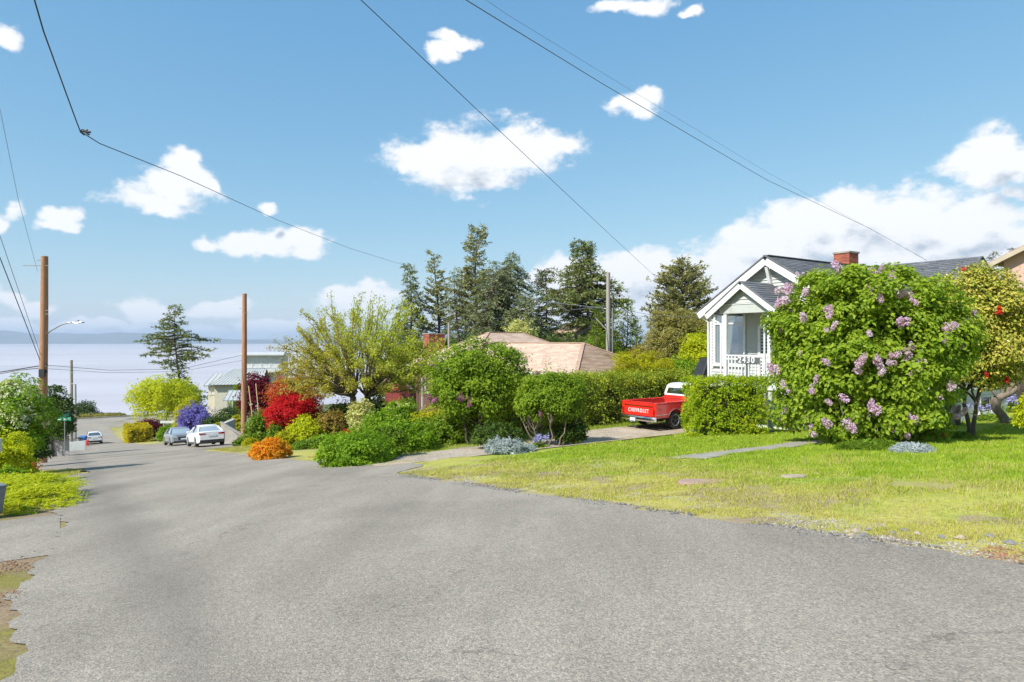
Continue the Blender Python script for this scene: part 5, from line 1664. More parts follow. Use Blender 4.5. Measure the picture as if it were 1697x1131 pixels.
def skeleton(rg, start, dirn, length, rad, depth, spread=.6, nchild=(2, 3), upb=.15, shrink=.72, wig=.12, out=None, tips=None, gravity=0.0):
    "recursive limbs as polylines with radii; tips gets (point, direction) along the outer twigs"
    if out is None: out = []
    if tips is None: tips = []
    p = np.array(start, float); d = unit(np.array(dirn, float))
    n = 5; pts = [p.copy()]; rr = [rad]
    for i in range(n):
        d = unit(d + rg.normal(0, wig, 3) + np.array([0, 0, upb * .3 - gravity * .2]))
        p = p + d * length / n
        pts.append(p.copy()); rr.append(rad * (1 - .45 * (i + 1) / n))
        if depth <= 1: tips.append((p.copy(), d.copy()))
    out.append((pts, rr))
    if depth > 0:
        k = rg.integers(nchild[0], nchild[1] + 1)
        for j in range(k):
            base_i = n if j == 0 else rg.integers(2, n + 1)
            ax = unit(np.cross(d, rg.normal(0, 1, 3)))
            ang = rg.uniform(.35, 1.0) * spread if j else rg.uniform(0, .5) * spread
            nd = unit(d * math.cos(ang) + ax * math.sin(ang) + np.array([0, 0, upb]))
            skeleton(rg, pts[base_i], nd, length * shrink * rg.uniform(.8, 1.15), rr[base_i] * (.72 if j == 0 else .55), depth - 1, spread, nchild, upb, shrink, wig, out, tips, gravity)
    return out, tips

def limbs_obj(name, out, mat, parent, n=7, minr=.004):
    mb = MB()
    for pts, rr in out:
        mb.tube(pts, [max(minr, r) for r in rr], n, caps=False)
    return mb.build(name, mat, parent, smooth=True)

G = {}
M['bark_mid'] = pm('bark_mid', (.20, .16, .12), (.11, .085, .065), 9, .95, .012, 22, stretch=(2, 2, .6))
G['lime'] = leaf('lime', [(.22, .32, .012), (.34, .44, .02), (.48, .54, .03), (.16, .26, .012)], .45)
G['yellowgreen'] = leaf('yellowgreen', [(.17, .25, .015), (.30, .36, .02), (.42, .44, .035), (.12, .19, .012)], .4)
G['fresh'] = leaf('fresh', [(.07, .16, .012), (.12, .25, .018), (.19, .34, .03), (.24, .38, .04)], .38)
G['lilac'] = leaf('lilac_leaf', [(.075, .155, .018), (.13, .24, .026), (.20, .32, .035), (.28, .40, .05), (.10, .20, .02)], .38, .42)
G['mid'] = leaf('mid_green', [(.05, .11, .012), (.09, .18, .018), (.14, .25, .025), (.18, .28, .04)], .3)
G['dark'] = leaf('dark_green', [(.022, .05, .012), (.04, .085, .018), (.065, .12, .022), (.09, .14, .03)], .2)
G['olive'] = leaf('olive', [(.12, .15, .04), (.18, .20, .06), (.30, .29, .13), (.10, .14, .035)], .3)
G['hedge'] = leaf('hedge_leaf', [(.115, .19, .025), (.18, .27, .035), (.27, .36, .05), (.40, .43, .08)], .3, patch=.5)
G['privet'] = leaf('privet', [(.12, .24, .012), (.21, .35, .02), (.31, .43, .03), (.42, .48, .04)], .4)
G['boxgold'] = leaf('box_gold', [(.28, .30, .02), (.42, .40, .03), (.22, .26, .02)], .35)
G['red'] = leaf('red_maple', [(.34, .006, .012), (.52, .012, .02), (.66, .03, .035), (.24, .004, .01)], .35)
G['orangered'] = leaf('orange_red', [(.42, .05, .02), (.58, .10, .03), (.45, .16, .04), (.60, .07, .04)], .35)
G['burgundy'] = leaf('burgundy', [(.09, .008, .022), (.15, .012, .035), (.22, .022, .045), (.06, .008, .018)], .3)
G['orange'] = leaf('orange_azalea', [(.74, .30, .012), (.80, .46, .04), (.66, .22, .012), (.50, .36, .03)], .35, patch=.15)
G['bronze'] = leaf('bronze', [(.24, .17, .05), (.34, .20, .07), (.18, .20, .04), (.30, .26, .07)], .3)
G['cherry'] = leaf('cherry_leaf', [(.22, .26, .06), (.30, .33, .07), (.38, .42, .10), (.40, .29, .10), (.26, .34, .06)], .42)
G['cherry_top'] = leaf('cherry_leaf_green', [(.22, .33, .04), (.31, .43, .06), (.42, .52, .10), (.20, .30, .04)], .42)
G['cream'] = leaf('cream_leaf', [(.50, .46, .24), (.62, .56, .34), (.34, .38, .14), (.55, .48, .30)], .3)
G['white_fl'] = leaf('white_flower', [(.62, .66, .38), (.75, .76, .52), (.50, .58, .26)], .25)
G['purple'] = leaf('ceanothus', [(.10, .09, .40), (.17, .15, .52), (.24, .20, .60), (.07, .07, .24)], .25)
G['lilac_s'] = leaf('small_lilac_leaf', [(.07, .14, .014), (.12, .22, .02), (.18, .30, .03), (.27, .38, .045)], .38)
G['silver'] = leaf('silver_leaf', [(.38, .44, .44), (.52, .57, .57), (.30, .36, .35), (.62, .65, .64)], .2)
G['blue_fl'] = leaf('bluebell', [(.30, .30, .62), (.42, .40, .75), (.22, .22, .5)], .25)
G['lilac_fl'] = leaf('lilac_flower', [(.48, .27, .55), (.62, .42, .68), (.76, .60, .80), (.55, .26, .52)], .3)
G['lilac_fl_dark'] = leaf('lilac_flower_dark', [(.34, .12, .26), (.46, .20, .36), (.28, .09, .2)], .25)
G['red_fl'] = leaf('red_flower', [(.60, .02, .02), (.75, .06, .04), (.5, .01, .03)], .25)
G['magenta'] = leaf('magenta_flower', [(.42, .02, .16), (.55, .05, .25), (.32, .01, .12)], .25)
G['camellia'] = leaf('camellia_leaf', [(.11, .18, .022), (.20, .27, .04), (.32, .36, .07), (.46, .40, .12), (.09, .15, .02)], .2, .3)
G['needle'] = leaf('needles', [(0.101, 0.138, 0.044), (0.172, 0.212, 0.063), (0.263, 0.295, 0.089), (0.343, 0.349, 0.127)], .2)
G['needle_pine'] = leaf('pine_needles', [(0.142, 0.156, 0.051), (0.242, 0.249, 0.076), (0.363, 0.349, 0.127), (0.484, 0.424, 0.164)], .2)
G['needle_blue'] = leaf('cedar_needles', [(0.151, 0.184, 0.083), (0.242, 0.276, 0.127), (0.343, 0.368, 0.177)], .2)
G['needle_dark'] = leaf('dark_needles', [(0.07, 0.091, 0.028), (0.131, 0.156, 0.044), (0.202, 0.221, 0.063)], .15)
G['cypress'] = leaf('cypress', [(.09, .15, .02), (.15, .23, .03), (.21, .29, .05)], .3)
G['juniper'] = leaf('juniper', [(.20, .30, .015), (.32, .42, .025), (.46, .52, .04), (.14, .23, .012)], .35)

def bpx(name, label, cat, pxc, hw, ytop, mat, Y=None, ybase=None, lp=2.3, depth=None, **kw):
    "shrub sized from sightings: centre column, half width and top line of the photograph, distance Y or its foot on the ground"
    if Y is None:
        g = gp(pxc, ybase); Y = g[1]
        rx = hw * Y / F
        Y = Y + (depth or rx) * .7
    rx = hw * Y / F
    x = (pxc - 848.5) / F * Y
    g = gz(x, Y)
    h = (565.5 - ytop) / F * Y - g
    if Y < 48: lp *= 1.25
    return bush(name, label, cat, x, Y, rx, depth or rx * .9, max(.2, h), G[mat], lp * Y / 663, **kw)

# ---- near left
x, y = st2xy(17.7, -2.0)
def juniper():
    rg = np.random.default_rng(4)
    root = empty('juniper', (x, y, gz(x, y) - .05), PHI, 'lime green spreading juniper mat beside the driveway on the near left', 'shrub')
    n = 1250
    S_ = rg.uniform(-2.4, 2.4, n); T_ = rg.uniform(-3.2, 2.15, n)
    r = ((S_ / 2.4) ** 4 + ((T_ + .4) / 2.65) ** 4)
    k = r < 1 + .15 * np.sin(S_ * 5); S_, T_, r = S_[k], T_[k], r[k]
    top = .36 * (1 - r ** 1.5 * .75) + .06 * np.sin(S_ * 4) * np.sin(T_ * 3.3)
    P = []; Dd = []; ll = []
    for i in range(len(S_)):
        a = math.atan2(S_[i], T_[i]) + rg.normal(0, .7)
        d = np.array([math.cos(a), math.sin(a), .10])
        ln_ = rg.uniform(.30, .55)
        b0 = np.array([T_[i], S_[i], max(.05, top[i])])
        for j in range(26):
            u = j / 26
            sd = (-1) ** j
            P.append(b0 + d * ln_ * u + np.array([0, 0, .05 * math.sin(u * 3)]) + rg.normal(0, .012, 3))
            Dd.append(d + np.array([-d[1], d[0], 0]) * sd * rg.uniform(.5, 1.1) + np.array([0, 0, rg.uniform(.0, .5)]))
            ll.append(.085 * (1.1 - u * .6))
        for j in range(10):
            P.append(b0 + rg.normal(0, .12, 3) - np.array([0, 0, rg.uniform(.05, .3)])); Dd.append(rg.normal(0, 1, 3)); ll.append(.10)
    P = np.array(P); P[:, 2] = np.maximum(P[:, 2], .02); Dd = np.array(Dd)
    me = leaf_mesh('foliage', P, Dd, unit(rg.normal(0, .3, P.shape) + np.array([0, 0, 1])), np.array(ll), np.array(ll) * .42, G['juniper'])
    tag(add('foliage', me, root), kind='stuff')
    mb = MB()
    for i in range(9):
        a = i * .7; mb.tube([(0, 0, 0), (math.cos(a), math.sin(a), .2), (math.cos(a) * 2, math.sin(a) * 2, .22)], [.03, .02, .01], 5)
    mb.build('stem', M['bark'], root)
juniper()
bpx('viburnum', 'tall shrub with flat white blossom heads in front of the brown pole', 'shrub', 18, 54, 628, 'fresh', Y=24, seed=11, flowers=(G['white_fl'], 340, .085, True), lp=2.4, shell=.5, amp=.3, stems=6, zc=.5)
bpx('shrub', 'pale lime shrub at the left edge above the juniper mat', 'shrub', 12, 36, 716, 'lime', Y=19.5, seed=12, lp=2.6)
bpx('shrub', 'dark green rounded shrub at the foot of the brown pole', 'shrub', 56, 22, 702, 'dark', Y=31, seed=13, lp=2.2)
bpx('shrub', 'low leafy shrub between the juniper mat and the pale lime shrub', 'shrub', 16, 24, 772, 'fresh', Y=17.2, seed=14, lp=2.6)
bpx('evergreen', 'broad dark green clipped evergreen behind the brown pole, by the grey fence', 'shrub', 92, 29, 636, 'dark', Y=46, seed=15, lp=2.2, amp=.12, zc=.5, dens=1.2)
# red flowers by the juniper
def flower_plant(name, label, px, py, Y, n, mat, h, sp, size, group=None, seed=0, cat='flower'):
    rg = np.random.default_rng(seed)
    x_ = (px - 848.5) / F * Y; g = gz(x_, Y)
    root = empty(name, (x_, Y, g), 0, label, cat, group)
    st = MB(); P = []
    for i in range(n):
        dx, dy = rg.normal(0, sp, 2); hh = h * rg.uniform(.7, 1.15)
        st.tube([(dx * .4, dy * .4, 0), (dx * .8, dy * .8, hh * .6), (dx, dy, hh)], [.008, .006, .005], 4)
        for j in range(14): P.append(np.array([dx, dy, hh]) + rg.normal(0, size * .35, 3))
    st.build('stem', G['mid'], root)
    P = np.array(P); Dr, Nn = orient(rg, unit(rg.normal(0, 1, P.shape)), .5, 1)
    add('blossom', leaf_mesh('blossom', P, Dr, Nn, size * .8, size * .7, mat), root)
    Q = rg.normal(0, sp * .8, (160, 3)); Q[:, 2] = np.abs(Q[:, 2]) * h / sp * .3
    Dr, Nn = orient(rg, unit(Q + np.array([0, 0, .1])), .6, .8)
    tag(add('foliage', leaf_mesh('foliage', Q, Dr, Nn, size * 1.3, size * .5, G['mid']), root), kind='stuff')
    return root
flower_plant('rose', 'tallest red rose standing above the juniper mat', 53, 778, 21.5, 3, G['red_fl'], .62, .10, .14, seed=1)
flower_plant('rose', 'low pinkish rose behind the juniper mat, left of the tallest rose', 41, 790, 21.0, 3, G['red_fl'], .40, .14, .12, seed=2)
flower_plant('bluebells', 'pale blue flowers under the basement window of the cottage', 1632, 694, 25.2, 10, G['blue_fl'], .55, .28, .12, seed=3)
flower_plant('bluebells', 'pale blue flowers to the right of the crooked tree', 1681, 694, 27.0, 12, G['blue_fl'], .6, .35, .13, seed=4)
flower_plant('bluebells', 'small purple flower clump among the stems of the twiggy shrub', 893, 730, 21.6, 9, G['blue_fl'], .34, .16, .10, seed=5)
flower_plant('azalea', 'small red flowering plant at the foot of the camellia', 1556, 727, 18.0, 4, G['red_fl'], .22, .10, .10, seed=6)

# ---- far left and down the street
bpx('shore_tree', 'dark wind-shaped tree at the shore end of the street', 'tree', 141, 17, 667, 'dark', Y=150, seed=20, lp=1.7, stems=3)
bpx('shore_tree', 'smaller dark wind-shaped tree right beside the shore end tree', 'tree', 162, 9, 685, 'dark', Y=152, seed=21, lp=1.6, stems=2)
for i, (px_, hw_, t_) in enumerate(((128, 16, 692), (150, 16, 694), (182, 22, 699))):
    bpx('shore_bush', ['low olive bush at the street end, leftmost of three by the water', 'low olive bush at the street end, middle of three by the water', 'low olive bush at the street end, rightmost of three by the water'][i], 'shrub', px_, hw_, t_, 'olive', Y=146, seed=22 + i, lp=1.6, group='low bushes at the street end', stems=0)
def tree(name, label, pxc, hw, ytop, ybot, Y, mat, lp=2.0, seed=0, trunk=.16, group=None, dens=1.0, trunkmat='bark', amp=.22, **kw):
    x_ = (pxc - 848.5) / F * Y; g = gz(x_, Y)
    zt = (565.5 - ytop) / F * Y - g; zb = (565.5 - ybot) / F * Y - g
    rx = hw * Y / F
    r = bush(name, label, 'tree', x_, Y, rx, rx * .9, zt, G[mat], lp * Y / 663, seed=seed, group=group, dens=dens, stems=0, z0=g, zc=max(.2, (zb + (zt - zb) * .5) / zt), fol='crown', amp=amp, **kw)
    rg = np.random.default_rng(seed + 99)
    out, tips = skeleton(rg, (0, 0, -.2), (.05, .05, 1), max(.6, zb * .9 + .3), trunk, 3, .9, (2, 3), .2, .8)
    limbs_obj('trunk', out, M[trunkmat], r)
    return r
tree('maple', 'bright lime green spreading maple by the water in front of the tall pine', 273, 60, 625, 703, 80, 'lime', 2.2, 30, .2, dens=1.1)
x_, y_ = (228 - 848.5) / F * 81, 81
hedge('box_hedge', 'squared yellow green box hedge at the far bend', x_, y_, PHI + R(90), 6.0, 2.4, 2.0, G['boxgold'], .24, seed=31, rough=.05, dens=2.2)
conifer('pine', 'tall broad dark pine standing against the water', (295 - 848.5) / F * 100, 100, 0.1 + (565.5 - 507) / F * 100 - gz((295 - 848.5) / F * 100, 100) + .2, 4.0, G['needle'], 32, base=.14, shape='wide', spray=.6, droop=.05, nb=120, thick=.5, trunkmat='bark')
bpx('shrub', 'round clipped bright green ball shrub left of the silver grey car', 'shrub', 274, 13, 703, 'fresh', Y=66, seed=33, lp=1.7, amp=.03, dens=1.3)
bpx('shrub', 'small ball shrub tucked behind the clipped round one', 'shrub', 290, 10, 704, 'lime', Y=68, seed=34, lp=1.7, amp=.05)
bpx('shrub', 'tall yellow green conical shrub between the lime maple and the purple one', 'shrub', 311, 20, 668, 'yellowgreen', Y=66, seed=35, lp=2.0)
bpx('ceanothus', 'arching blue purple flowering ceanothus behind the cars', 'shrub', 326, 26, 668, 'purple', Y=63, seed=36, lp=2.0, amp=.3)
bpx('ceanothus', 'lower blue purple clump nearest the dark shrub behind the white car', 'shrub', 338, 14, 684, 'purple', Y=61, seed=37, lp=2.0)
bpx('shrub', 'dark green shrub behind the white saloon', 'shrub', 352, 17, 690, 'dark', Y=60, seed=38, lp=2.0)
bpx('shrub', 'broad dark green shrub above the concrete retaining wall', 'shrub', 378, 22, 674, 'dark', Y=62, seed=39, lp=2.1)
bpx('shrub', 'lime shrub left of the wooden pole above the retaining wall', 'shrub', 394, 11, 688, 'yellowgreen', Y=61, seed=40, lp=2.0)
bpx('shrub', 'low pale yellow green shrub between the white saloon and the retaining wall', 'shrub', 362, 12, 702, 'yellowgreen', Y=56, seed=41, lp=2.0)
bpx('shrub', 'small green tree top beside the beige house', 'shrub', 393, 11, 635, 'fresh', Y=82, seed=42, lp=2.0)
bpx('shrub', 'reddish low shrub behind the squared box hedge', 'shrub', 244, 20, 694, 'burgundy', Y=86, seed=43, lp=1.8)
tree('maple', 'dark burgundy maple with stakes right of the wooden pole', 428, 30, 618, 705, 47, 'burgundy', 2.2, 44, .08, dens=.9)
bpx('shrub', 'dark rounded evergreen shrub right of the wooden pole foot', 'shrub', 434, 26, 680, 'mid', Y=41, seed=45, lp=2.2)
bpx('shrub', 'low dark shrub at the foot of the wooden pole', 'shrub', 405, 14, 726, 'mid', Y=42.5, seed=46, lp=2.1)
bpx('shrub', 'small pale green shrub in front of the wooden pole', 'shrub', 416, 10, 728, 'yellowgreen', Y=38.5, seed=47, lp=2.2)

# ---- the garden bank in the middle
bpx('azalea', 'orange flowering azalea mound at the road edge', 'shrub', 449, 33, 722, 'orange', ybase=762, seed=50, lp=2.1, depth=.75, dens=1.2, amp=.1, zc=.35)
tree('maple', 'bright scarlet weeping maple mound', 486, 46, 652, 716, 39, 'red', 2.3, 51, .09, dens=1.2, amp=.3)
tree('maple', 'tall orange red maple behind the scarlet mound', 488, 48, 622, 690, 44, 'orangered', 2.2, 52, .1, dens=.8)
bpx('azalea', 'bright lime azalea mound to the right of the orange one', 'shrub', 510, 29, 690, 'lime', Y=35.5, seed=53, lp=2.4, zc=.4)
bpx('shrub', 'bronze green shrub between the lime azalea and the cream one', 'shrub', 553, 27, 684, 'bronze', Y=36, seed=54, lp=2.2)
bpx('shrub', 'dark green shrub below the cherry trunk', 'shrub', 567, 34, 667, 'dark', Y=38.5, seed=55, lp=2.2)
bpx('pieris', 'cream variegated pieris under the cherry tree', 'shrub', 599, 20, 664, 'cream', Y=34, seed=56, lp=2.2, zc=.6)
bpx('shrub', 'small dark red ball shrub in the middle of the garden bank', 'shrub', 577, 12, 711, 'orangered', Y=32, seed=57, lp=1.8, dens=1.0)
bpx('shrub', 'low fresh green shrub right of the orange azalea at the road edge', 'shrub', 512, 26, 731, 'mid', Y=31.5, seed=58, lp=2.2)
bpx('shrub', 'grey green shrub behind the orange azalea', 'shrub', 472, 14, 716, 'yellowgreen', Y=35, seed=59, lp=2.0)
bpx('shrub', 'big fresh green spreading shrub nearest the paved apron', 'shrub', 592, 60, 712, 'fresh', ybase=772, seed=60, lp=2.4, depth=1.2, zc=.3, dens=1.1)
bpx('shrub', 'leafy green shrub filling the bank between the spreading and the glossy one', 'shrub', 632, 38, 704, 'mid', ybase=760, seed=69, lp=2.4, zc=.35)
bpx('shrub', 'pale green leggy shrub behind the spreading one on the bank', 'shrub', 632, 30, 682, 'fresh', Y=31, seed=61, lp=2.3, zc=.5)
bpx('shrub', 'glossy green shrub on the middle of the bank beside the gravel drive', 'shrub', 668, 52, 696, 'fresh', ybase=752, seed=62, lp=2.5, depth=1.1, zc=.35)
bpx('shrub', 'dark glossy shrub at the right end of the bank', 'shrub', 736, 58, 690, 'mid', ybase=739, seed=63, lp=2.5, depth=1.1, zc=.35)
bpx('shrub', 'yellow green shrub mass behind the right end of the bank', 'shrub', 722, 46, 678, 'yellowgreen', Y=29.5, seed=64, lp=2.4, zc=.4)
bpx('shrub', 'pale leafy shrub with small cream flowers below the red porch wall', 'shrub', 664, 32, 662, 'fresh', Y=34, seed=65, lp=2.1, zc=.6, flowers=(G['cream'], 60, .07, False))
bpx('shrub', 'dark evergreen shrub between the porch wall and the cherry trunk', 'shrub', 622, 26, 660, 'dark', Y=37.5, seed=66, lp=2.2)
bpx('shrub', 'small olive shrub under the burgundy maple', 'shrub', 462, 18, 700, 'mid', Y=38, seed=67, lp=2.0)
bpx('shrub', 'low weedy green growth between the lime azalea and the spreading shrub', 'shrub', 540, 24, 722, 'fresh', Y=33, seed=68, lp=2.2)

# cherry tree: forked trunk, wide crown of long shoots
def cherry():
    Y = 38.0; x_ = (598 - 848.5) / F * Y; g = gz(x_, Y)
    rg = np.random.default_rng(70)
    root = empty('cherry_tree', (x_, Y, g - .1), 0, 'wide cherry tree with long leafy shoots in bronze and lime, standing over the garden bank', 'tree')
    out, tips = [], []
    pt = F / Y
    H = (565.5 - 485) / pt - g       # top height
    fork = (565.5 - 655) / pt - g
    out.append(([np.array([-.35, 0, -.1]), np.array([-.4, 0, fork * .6]), np.array([-.45, 0, fork])], [.25, .22, .2]))
    out.append(([np.array([.45, .1, -.1]), np.array([.4, .1, fork * .6]), np.array([.35, .1, fork])], [.3, .26, .22]))
    shoots = []
    RX, RZ, CZ = 4.55, H * .40, H * .52
    n_t = 92; ga = math.pi * (3 - math.sqrt(5))
    for k in range(n_t):
        zz = 1 - 1.3 * (k + .5) / n_t; rr_ = math.sqrt(max(0, 1 - zz * zz)); a = k * ga
        tip = np.array([RX * rr_ * math.cos(a), RX * .8 * rr_ * math.sin(a), CZ + RZ * zz]) * rg.uniform(.84, 1.0)
        st = np.array([-.42 if tip[0] < .05 else .35, 0, fork])
        L_ = np.linalg.norm(tip - st)
        m1 = st + (tip - st) * .45 + np.array([0, 0, .10 * L_]) + rg.normal(0, .15, 3)
        pts = [st * (1 - u) ** 2 + m1 * 2 * u * (1 - u) + tip * u * u + rg.normal(0, .05, 3) * (u > 0) for u in np.linspace(0, 1, 9)]
        r = .085 * rg.uniform(.7, 1.2)
        out.append((pts, [r * (1 - .85 * u) for u in np.linspace(0, 1, 9)]))
        od = unit((tip - np.array([0, 0, CZ * .8])))
        for j in range(6):
            b0 = pts[rg.integers(4, 9)]
            dd = unit(od + rg.normal(0, .45, 3) + np.array([0, 0, .25]))
            sl_ = rg.uniform(.5, 1.25)
            q = b0.copy(); sp = [q.copy()]
            for i in range(5):
                dd = unit(dd + rg.normal(0, .07, 3) + np.array([0, 0, .04])); q = q + dd * sl_ / 5; sp.append(q.copy())
            out.append((sp, [.022 * (1 - .8 * i / 5) for i in range(6)]))
            shoots.append(sp)
        shoots.append(pts[6:])
    for k in range(20):   # tall water shoots out of the top
        a = rg.uniform(-2.6, 3.0)
        b0 = np.array([a, rg.uniform(-1, 1), CZ + RZ * rg.uniform(.45, .8)])
        ex = np.array([a * .22 + rg.uniform(-.3, .3), rg.normal(0, .3), max(.6, H * rg.uniform(.88, 1.02) - b0[2] - abs(a) * .15)])
        sp = [b0 + ex * (i / 7) + rg.normal(0, .03, 3) for i in range(8)]
        out.append((sp, [.03 * (1 - .8 * i / 7) for i in range(8)])); shoots.append(sp)
    limbs_obj('limb', out, M['bark_mid'], root, n=6, minr=.008)
    P = []; Dd = []; low = []
    for sp in shoots:
        m = 60
        for j in range(m):
            u = rg.uniform(.05, 1) * (len(sp) - 1); i = min(len(sp) - 2, int(u)); w = u - i
            P.append(sp[i] * (1 - w) + sp[i + 1] * w + rg.normal(0, .10, 3)); Dd.append(rg.normal(0, 1, 3) + (sp[-1] - sp[0]) * .4 + np.array([0, 0, -.25]))
    P = np.array(P); Dd = np.array(Dd)
    s = .125 * rg.uniform(.6, 1.25, len(P))
    Nn = unit(rg.normal(0, .7, P.shape) + np.array([0, 0, 1]))
    green = (P[:, 0] * .14 + (P[:, 2] - H * .6) * .12 + rg.normal(0, .25, len(P))) > .0
    for nm, kk, mt in (('crown', ~green, G['cherry']), ('crown', green, G['cherry_top'])):
        tag(add(nm, leaf_mesh(nm, P[kk], Dd[kk], Nn[kk], s[kk], s[kk] * .6, mt), root), kind='stuff')
cherry()

# ---- shrubs on the lawn
def clump_shrub(name, label, px, ybase, hw, ytop, seed, mat, leafsz, nstem, lean=(0, 0), spread=1.0, fl=None, nfl=0, nleaf=1000, trunkmat='bark', r0=.05, zlo=.30, Y=None, flsize=.10, ry=None, cat='shrub', perf=46, clump=.16, bend=.0, clear=.0, bough=.36, boxy=2.4, narrow=1.0):
    """flowering shrub grown from several stems; leaf clumps stand about an uneven crown, blossoms are parts of their own"""
    if Y is None:
        g_ = gp(px, ybase); x_, Y = g_[0], g_[1] + .4
    x_ = (px - 848.5) / F * Y; g = gz(x_, Y)
    rg = np.random.default_rng(seed)
    root = empty(name, (x_, Y, g - .05), 0, label, cat)
    rx = hw * Y / F; ry = ry or rx * .8; H = (565.5 - ytop) / F * Y - g
    cz = H * (zlo + (1 - zlo) * .48); rz = H - cz
    ctr = np.array([lean[0], lean[1], cz])
    br = bough
    nbo = int(5.5 * (rx * ry + rx * rz + ry * rz) / (br * br) * .85)
    d = unit(rg.normal(0, 1, (nbo * 3, 3))); d = d[d[:, 2] > -.95][:nbo]
    f = lumps(rg, d, 14, .13)
    r = f * (.55 + .45 * rg.random(len(d)) ** .45)
    d = superdir(d, boxy)
    C = d * r[:, None] * (np.array([rx, ry, rz]) - br * .5) + ctr
    taper = np.clip((C[:, 2] - .2 * H) / (.35 * H), 0, 1)
    C[:, :2] = ctr[:2] + (C[:, :2] - ctr[:2]) * (narrow + (1 - narrow) * taper)[:, None]
    kk = C[:, 2] > clear + .18 + .10 * rg.random(len(C)); C = C[kk]; d = d[kk]
    # limbs reach for a share of the clumps
    out = []
    for k in range(nstem):
        a = 2 * math.pi * k / nstem + rg.uniform(-.4, .4)
        b0 = np.array([math.cos(a) * .12 * rx * spread, math.sin(a) * .12 * ry * spread, -.05])
        t1 = np.array([math.cos(a) * rx * .35 * spread + lean[0] * .6, math.sin(a) * ry * .3 * spread, H * (zlo + .1)])
        m = [b0 + (t1 - b0) * u + rg.normal(0, .05 + bend, 3) * (u > 0) for u in np.linspace(0, 1, 6)]
        out.append((m, [r0 * (1 - .35 * u) for u in np.linspace(0, 1, 6)]))
        near_ = C[rg.choice(len(C), min(len(C), 24), replace=False)]
        near_ = near_[np.argsort(np.linalg.norm((near_ - m[-1]) * np.array([1, 1, .6]), axis=1))][:8]
        for c in near_:
            i0 = rg.integers(3, 6); b1 = m[i0]
            mid = b1 + (c - b1) * .5 + rg.normal(0, .07, 3) + np.array([0, 0, .05])
            out.append(([b1, b1 * .5 + mid * .5 + rg.normal(0, .03, 3), mid, mid * .5 + c * .5 + rg.normal(0, .03, 3), c], [r0 * .5, r0 * .42, r0 * .33, r0 * .22, r0 * .1]))
    limbs_obj('stem', out, M[trunkmat], root, n=6)
    n_l = nleaf * perf
    wb = rg.uniform(.6, 1.3, len(C))
    idx = rg.choice(len(C), n_l, p=wb ** 2 / (wb ** 2).sum())
    e = unit(rg.normal(0, 1, (n_l, 3)) + d[idx] * .7 + np.array([0, 0, .35]))
    P = C[idx] + e * (br * wb[idx] * rg.uniform(.35, 1.12, n_l) ** .6)[:, None] * np.array([1, 1, .72])
    P = P + rg.normal(0, .03, P.shape)
    O = unit(e * .8 + d[idx] * .45)
    Ps, Os = sprigs(rg, rx, ry, rz, int(55 + 9 * rx * rz), .42, leafsz, boxy)
    P = np.concatenate([P, Ps + ctr]); O = np.concatenate([O, Os])
    P_keep = P[:, 2] > clear + .05; P = P[P_keep]; O = O[P_keep]
    Dr, Nn = orient(rg, O, .7, .75)
    Dr = unit(Dr + np.array([0, 0, -.35]))
    s = leafsz * rg.uniform(.55, 1.25, len(P))
    tag(add('foliage', leaf_mesh('foliage', P, Dr, Nn, s, s * .68, mat, fold=.1, droop=.1), root), kind='stuff')
    n_i = n_l // 6   # older, larger leaves inside
    di = unit(rg.normal(0, 1, (n_i, 3))); Pi = superdir(di, boxy) * rg.uniform(.25, .72, n_i)[:, None] * np.array([rx, ry, rz]) + ctr
    Pi = Pi[Pi[:, 2] > clear + .15]; Oi = unit(Pi - ctr)
    Dr, Nn = orient(rg, Oi, .2, 1.2)
    tag(add('inner_foliage', leaf_mesh('inner_foliage', Pi, Dr, Nn, leafsz * 1.7, leafsz * 1.2, mat), root), kind='stuff')
    if fl:
        # a few shared blossom clusters, each standing one a part
        ms = []
        for v in range(4):
            n = 120
            u = rg.random(n); L_ = flsize * rg.uniform(1.5, 2.1)
            rr = flsize * .52 * np.sqrt(np.clip(np.sin(np.pi * (u * .85 + .12)), .05, 1)) * rg.uniform(.7, 1.05, n)
            a = rg.uniform(0, 6.28, n)
            Pp = np.stack([rr * np.cos(a), rr * np.sin(a), u * L_ - L_ * .3], -1)
            Oo = unit(Pp * np.array([1, 1, .3]) + 1e-4)
            Dr, Nn = orient(rg, Oo, .1, .8)
            ms.append(leaf_mesh('flower_cluster', Pp, Dr, Nn, flsize * .34, flsize * .32, fl[v % len(fl)]))
        dd = unit(rg.normal(0, 1, (nfl * 3, 3)) + np.array([-.45, -.9, .0])); dd = superdir(dd[dd[:, 2] > -.75][:nfl], boxy)
        fr = rg.uniform(.94, 1.06, len(dd))
        n = 0
        for i in range(len(dd)):
            # clusters come in twos and threes
            for w in range(rg.integers(1, 4)):
                if n >= nfl: break
                p_ = dd[i] * fr[i] * np.array([rx, ry, rz]) + ctr + rg.normal(0, flsize * .75, 3) * (w > 0)
                if p_[2] < .35: continue
                o = add('flower_cluster', ms[rg.integers(0, 4)], root, tuple(p_))
                o.rotation_euler = (rg.normal(0, .6), rg.normal(0, .6), rg.uniform(0, 6.28))
                sc_ = rg.uniform(.6, 1.3); o.scale = (sc_, sc_, sc_ * rg.uniform(.8, 1.2)); n += 1
    return root
clump_shrub('lilac', 'small rounded lilac with dull purple buds beside the gravel drive', 792, 738, 84, 564, 80, G['lilac_s'], .115, 4, lean=(0, 0), fl=[G['lilac_fl_dark']], nfl=26, nleaf=440, zlo=.26, r0=.055, flsize=.10, spread=1.2, perf=34, clump=.15)
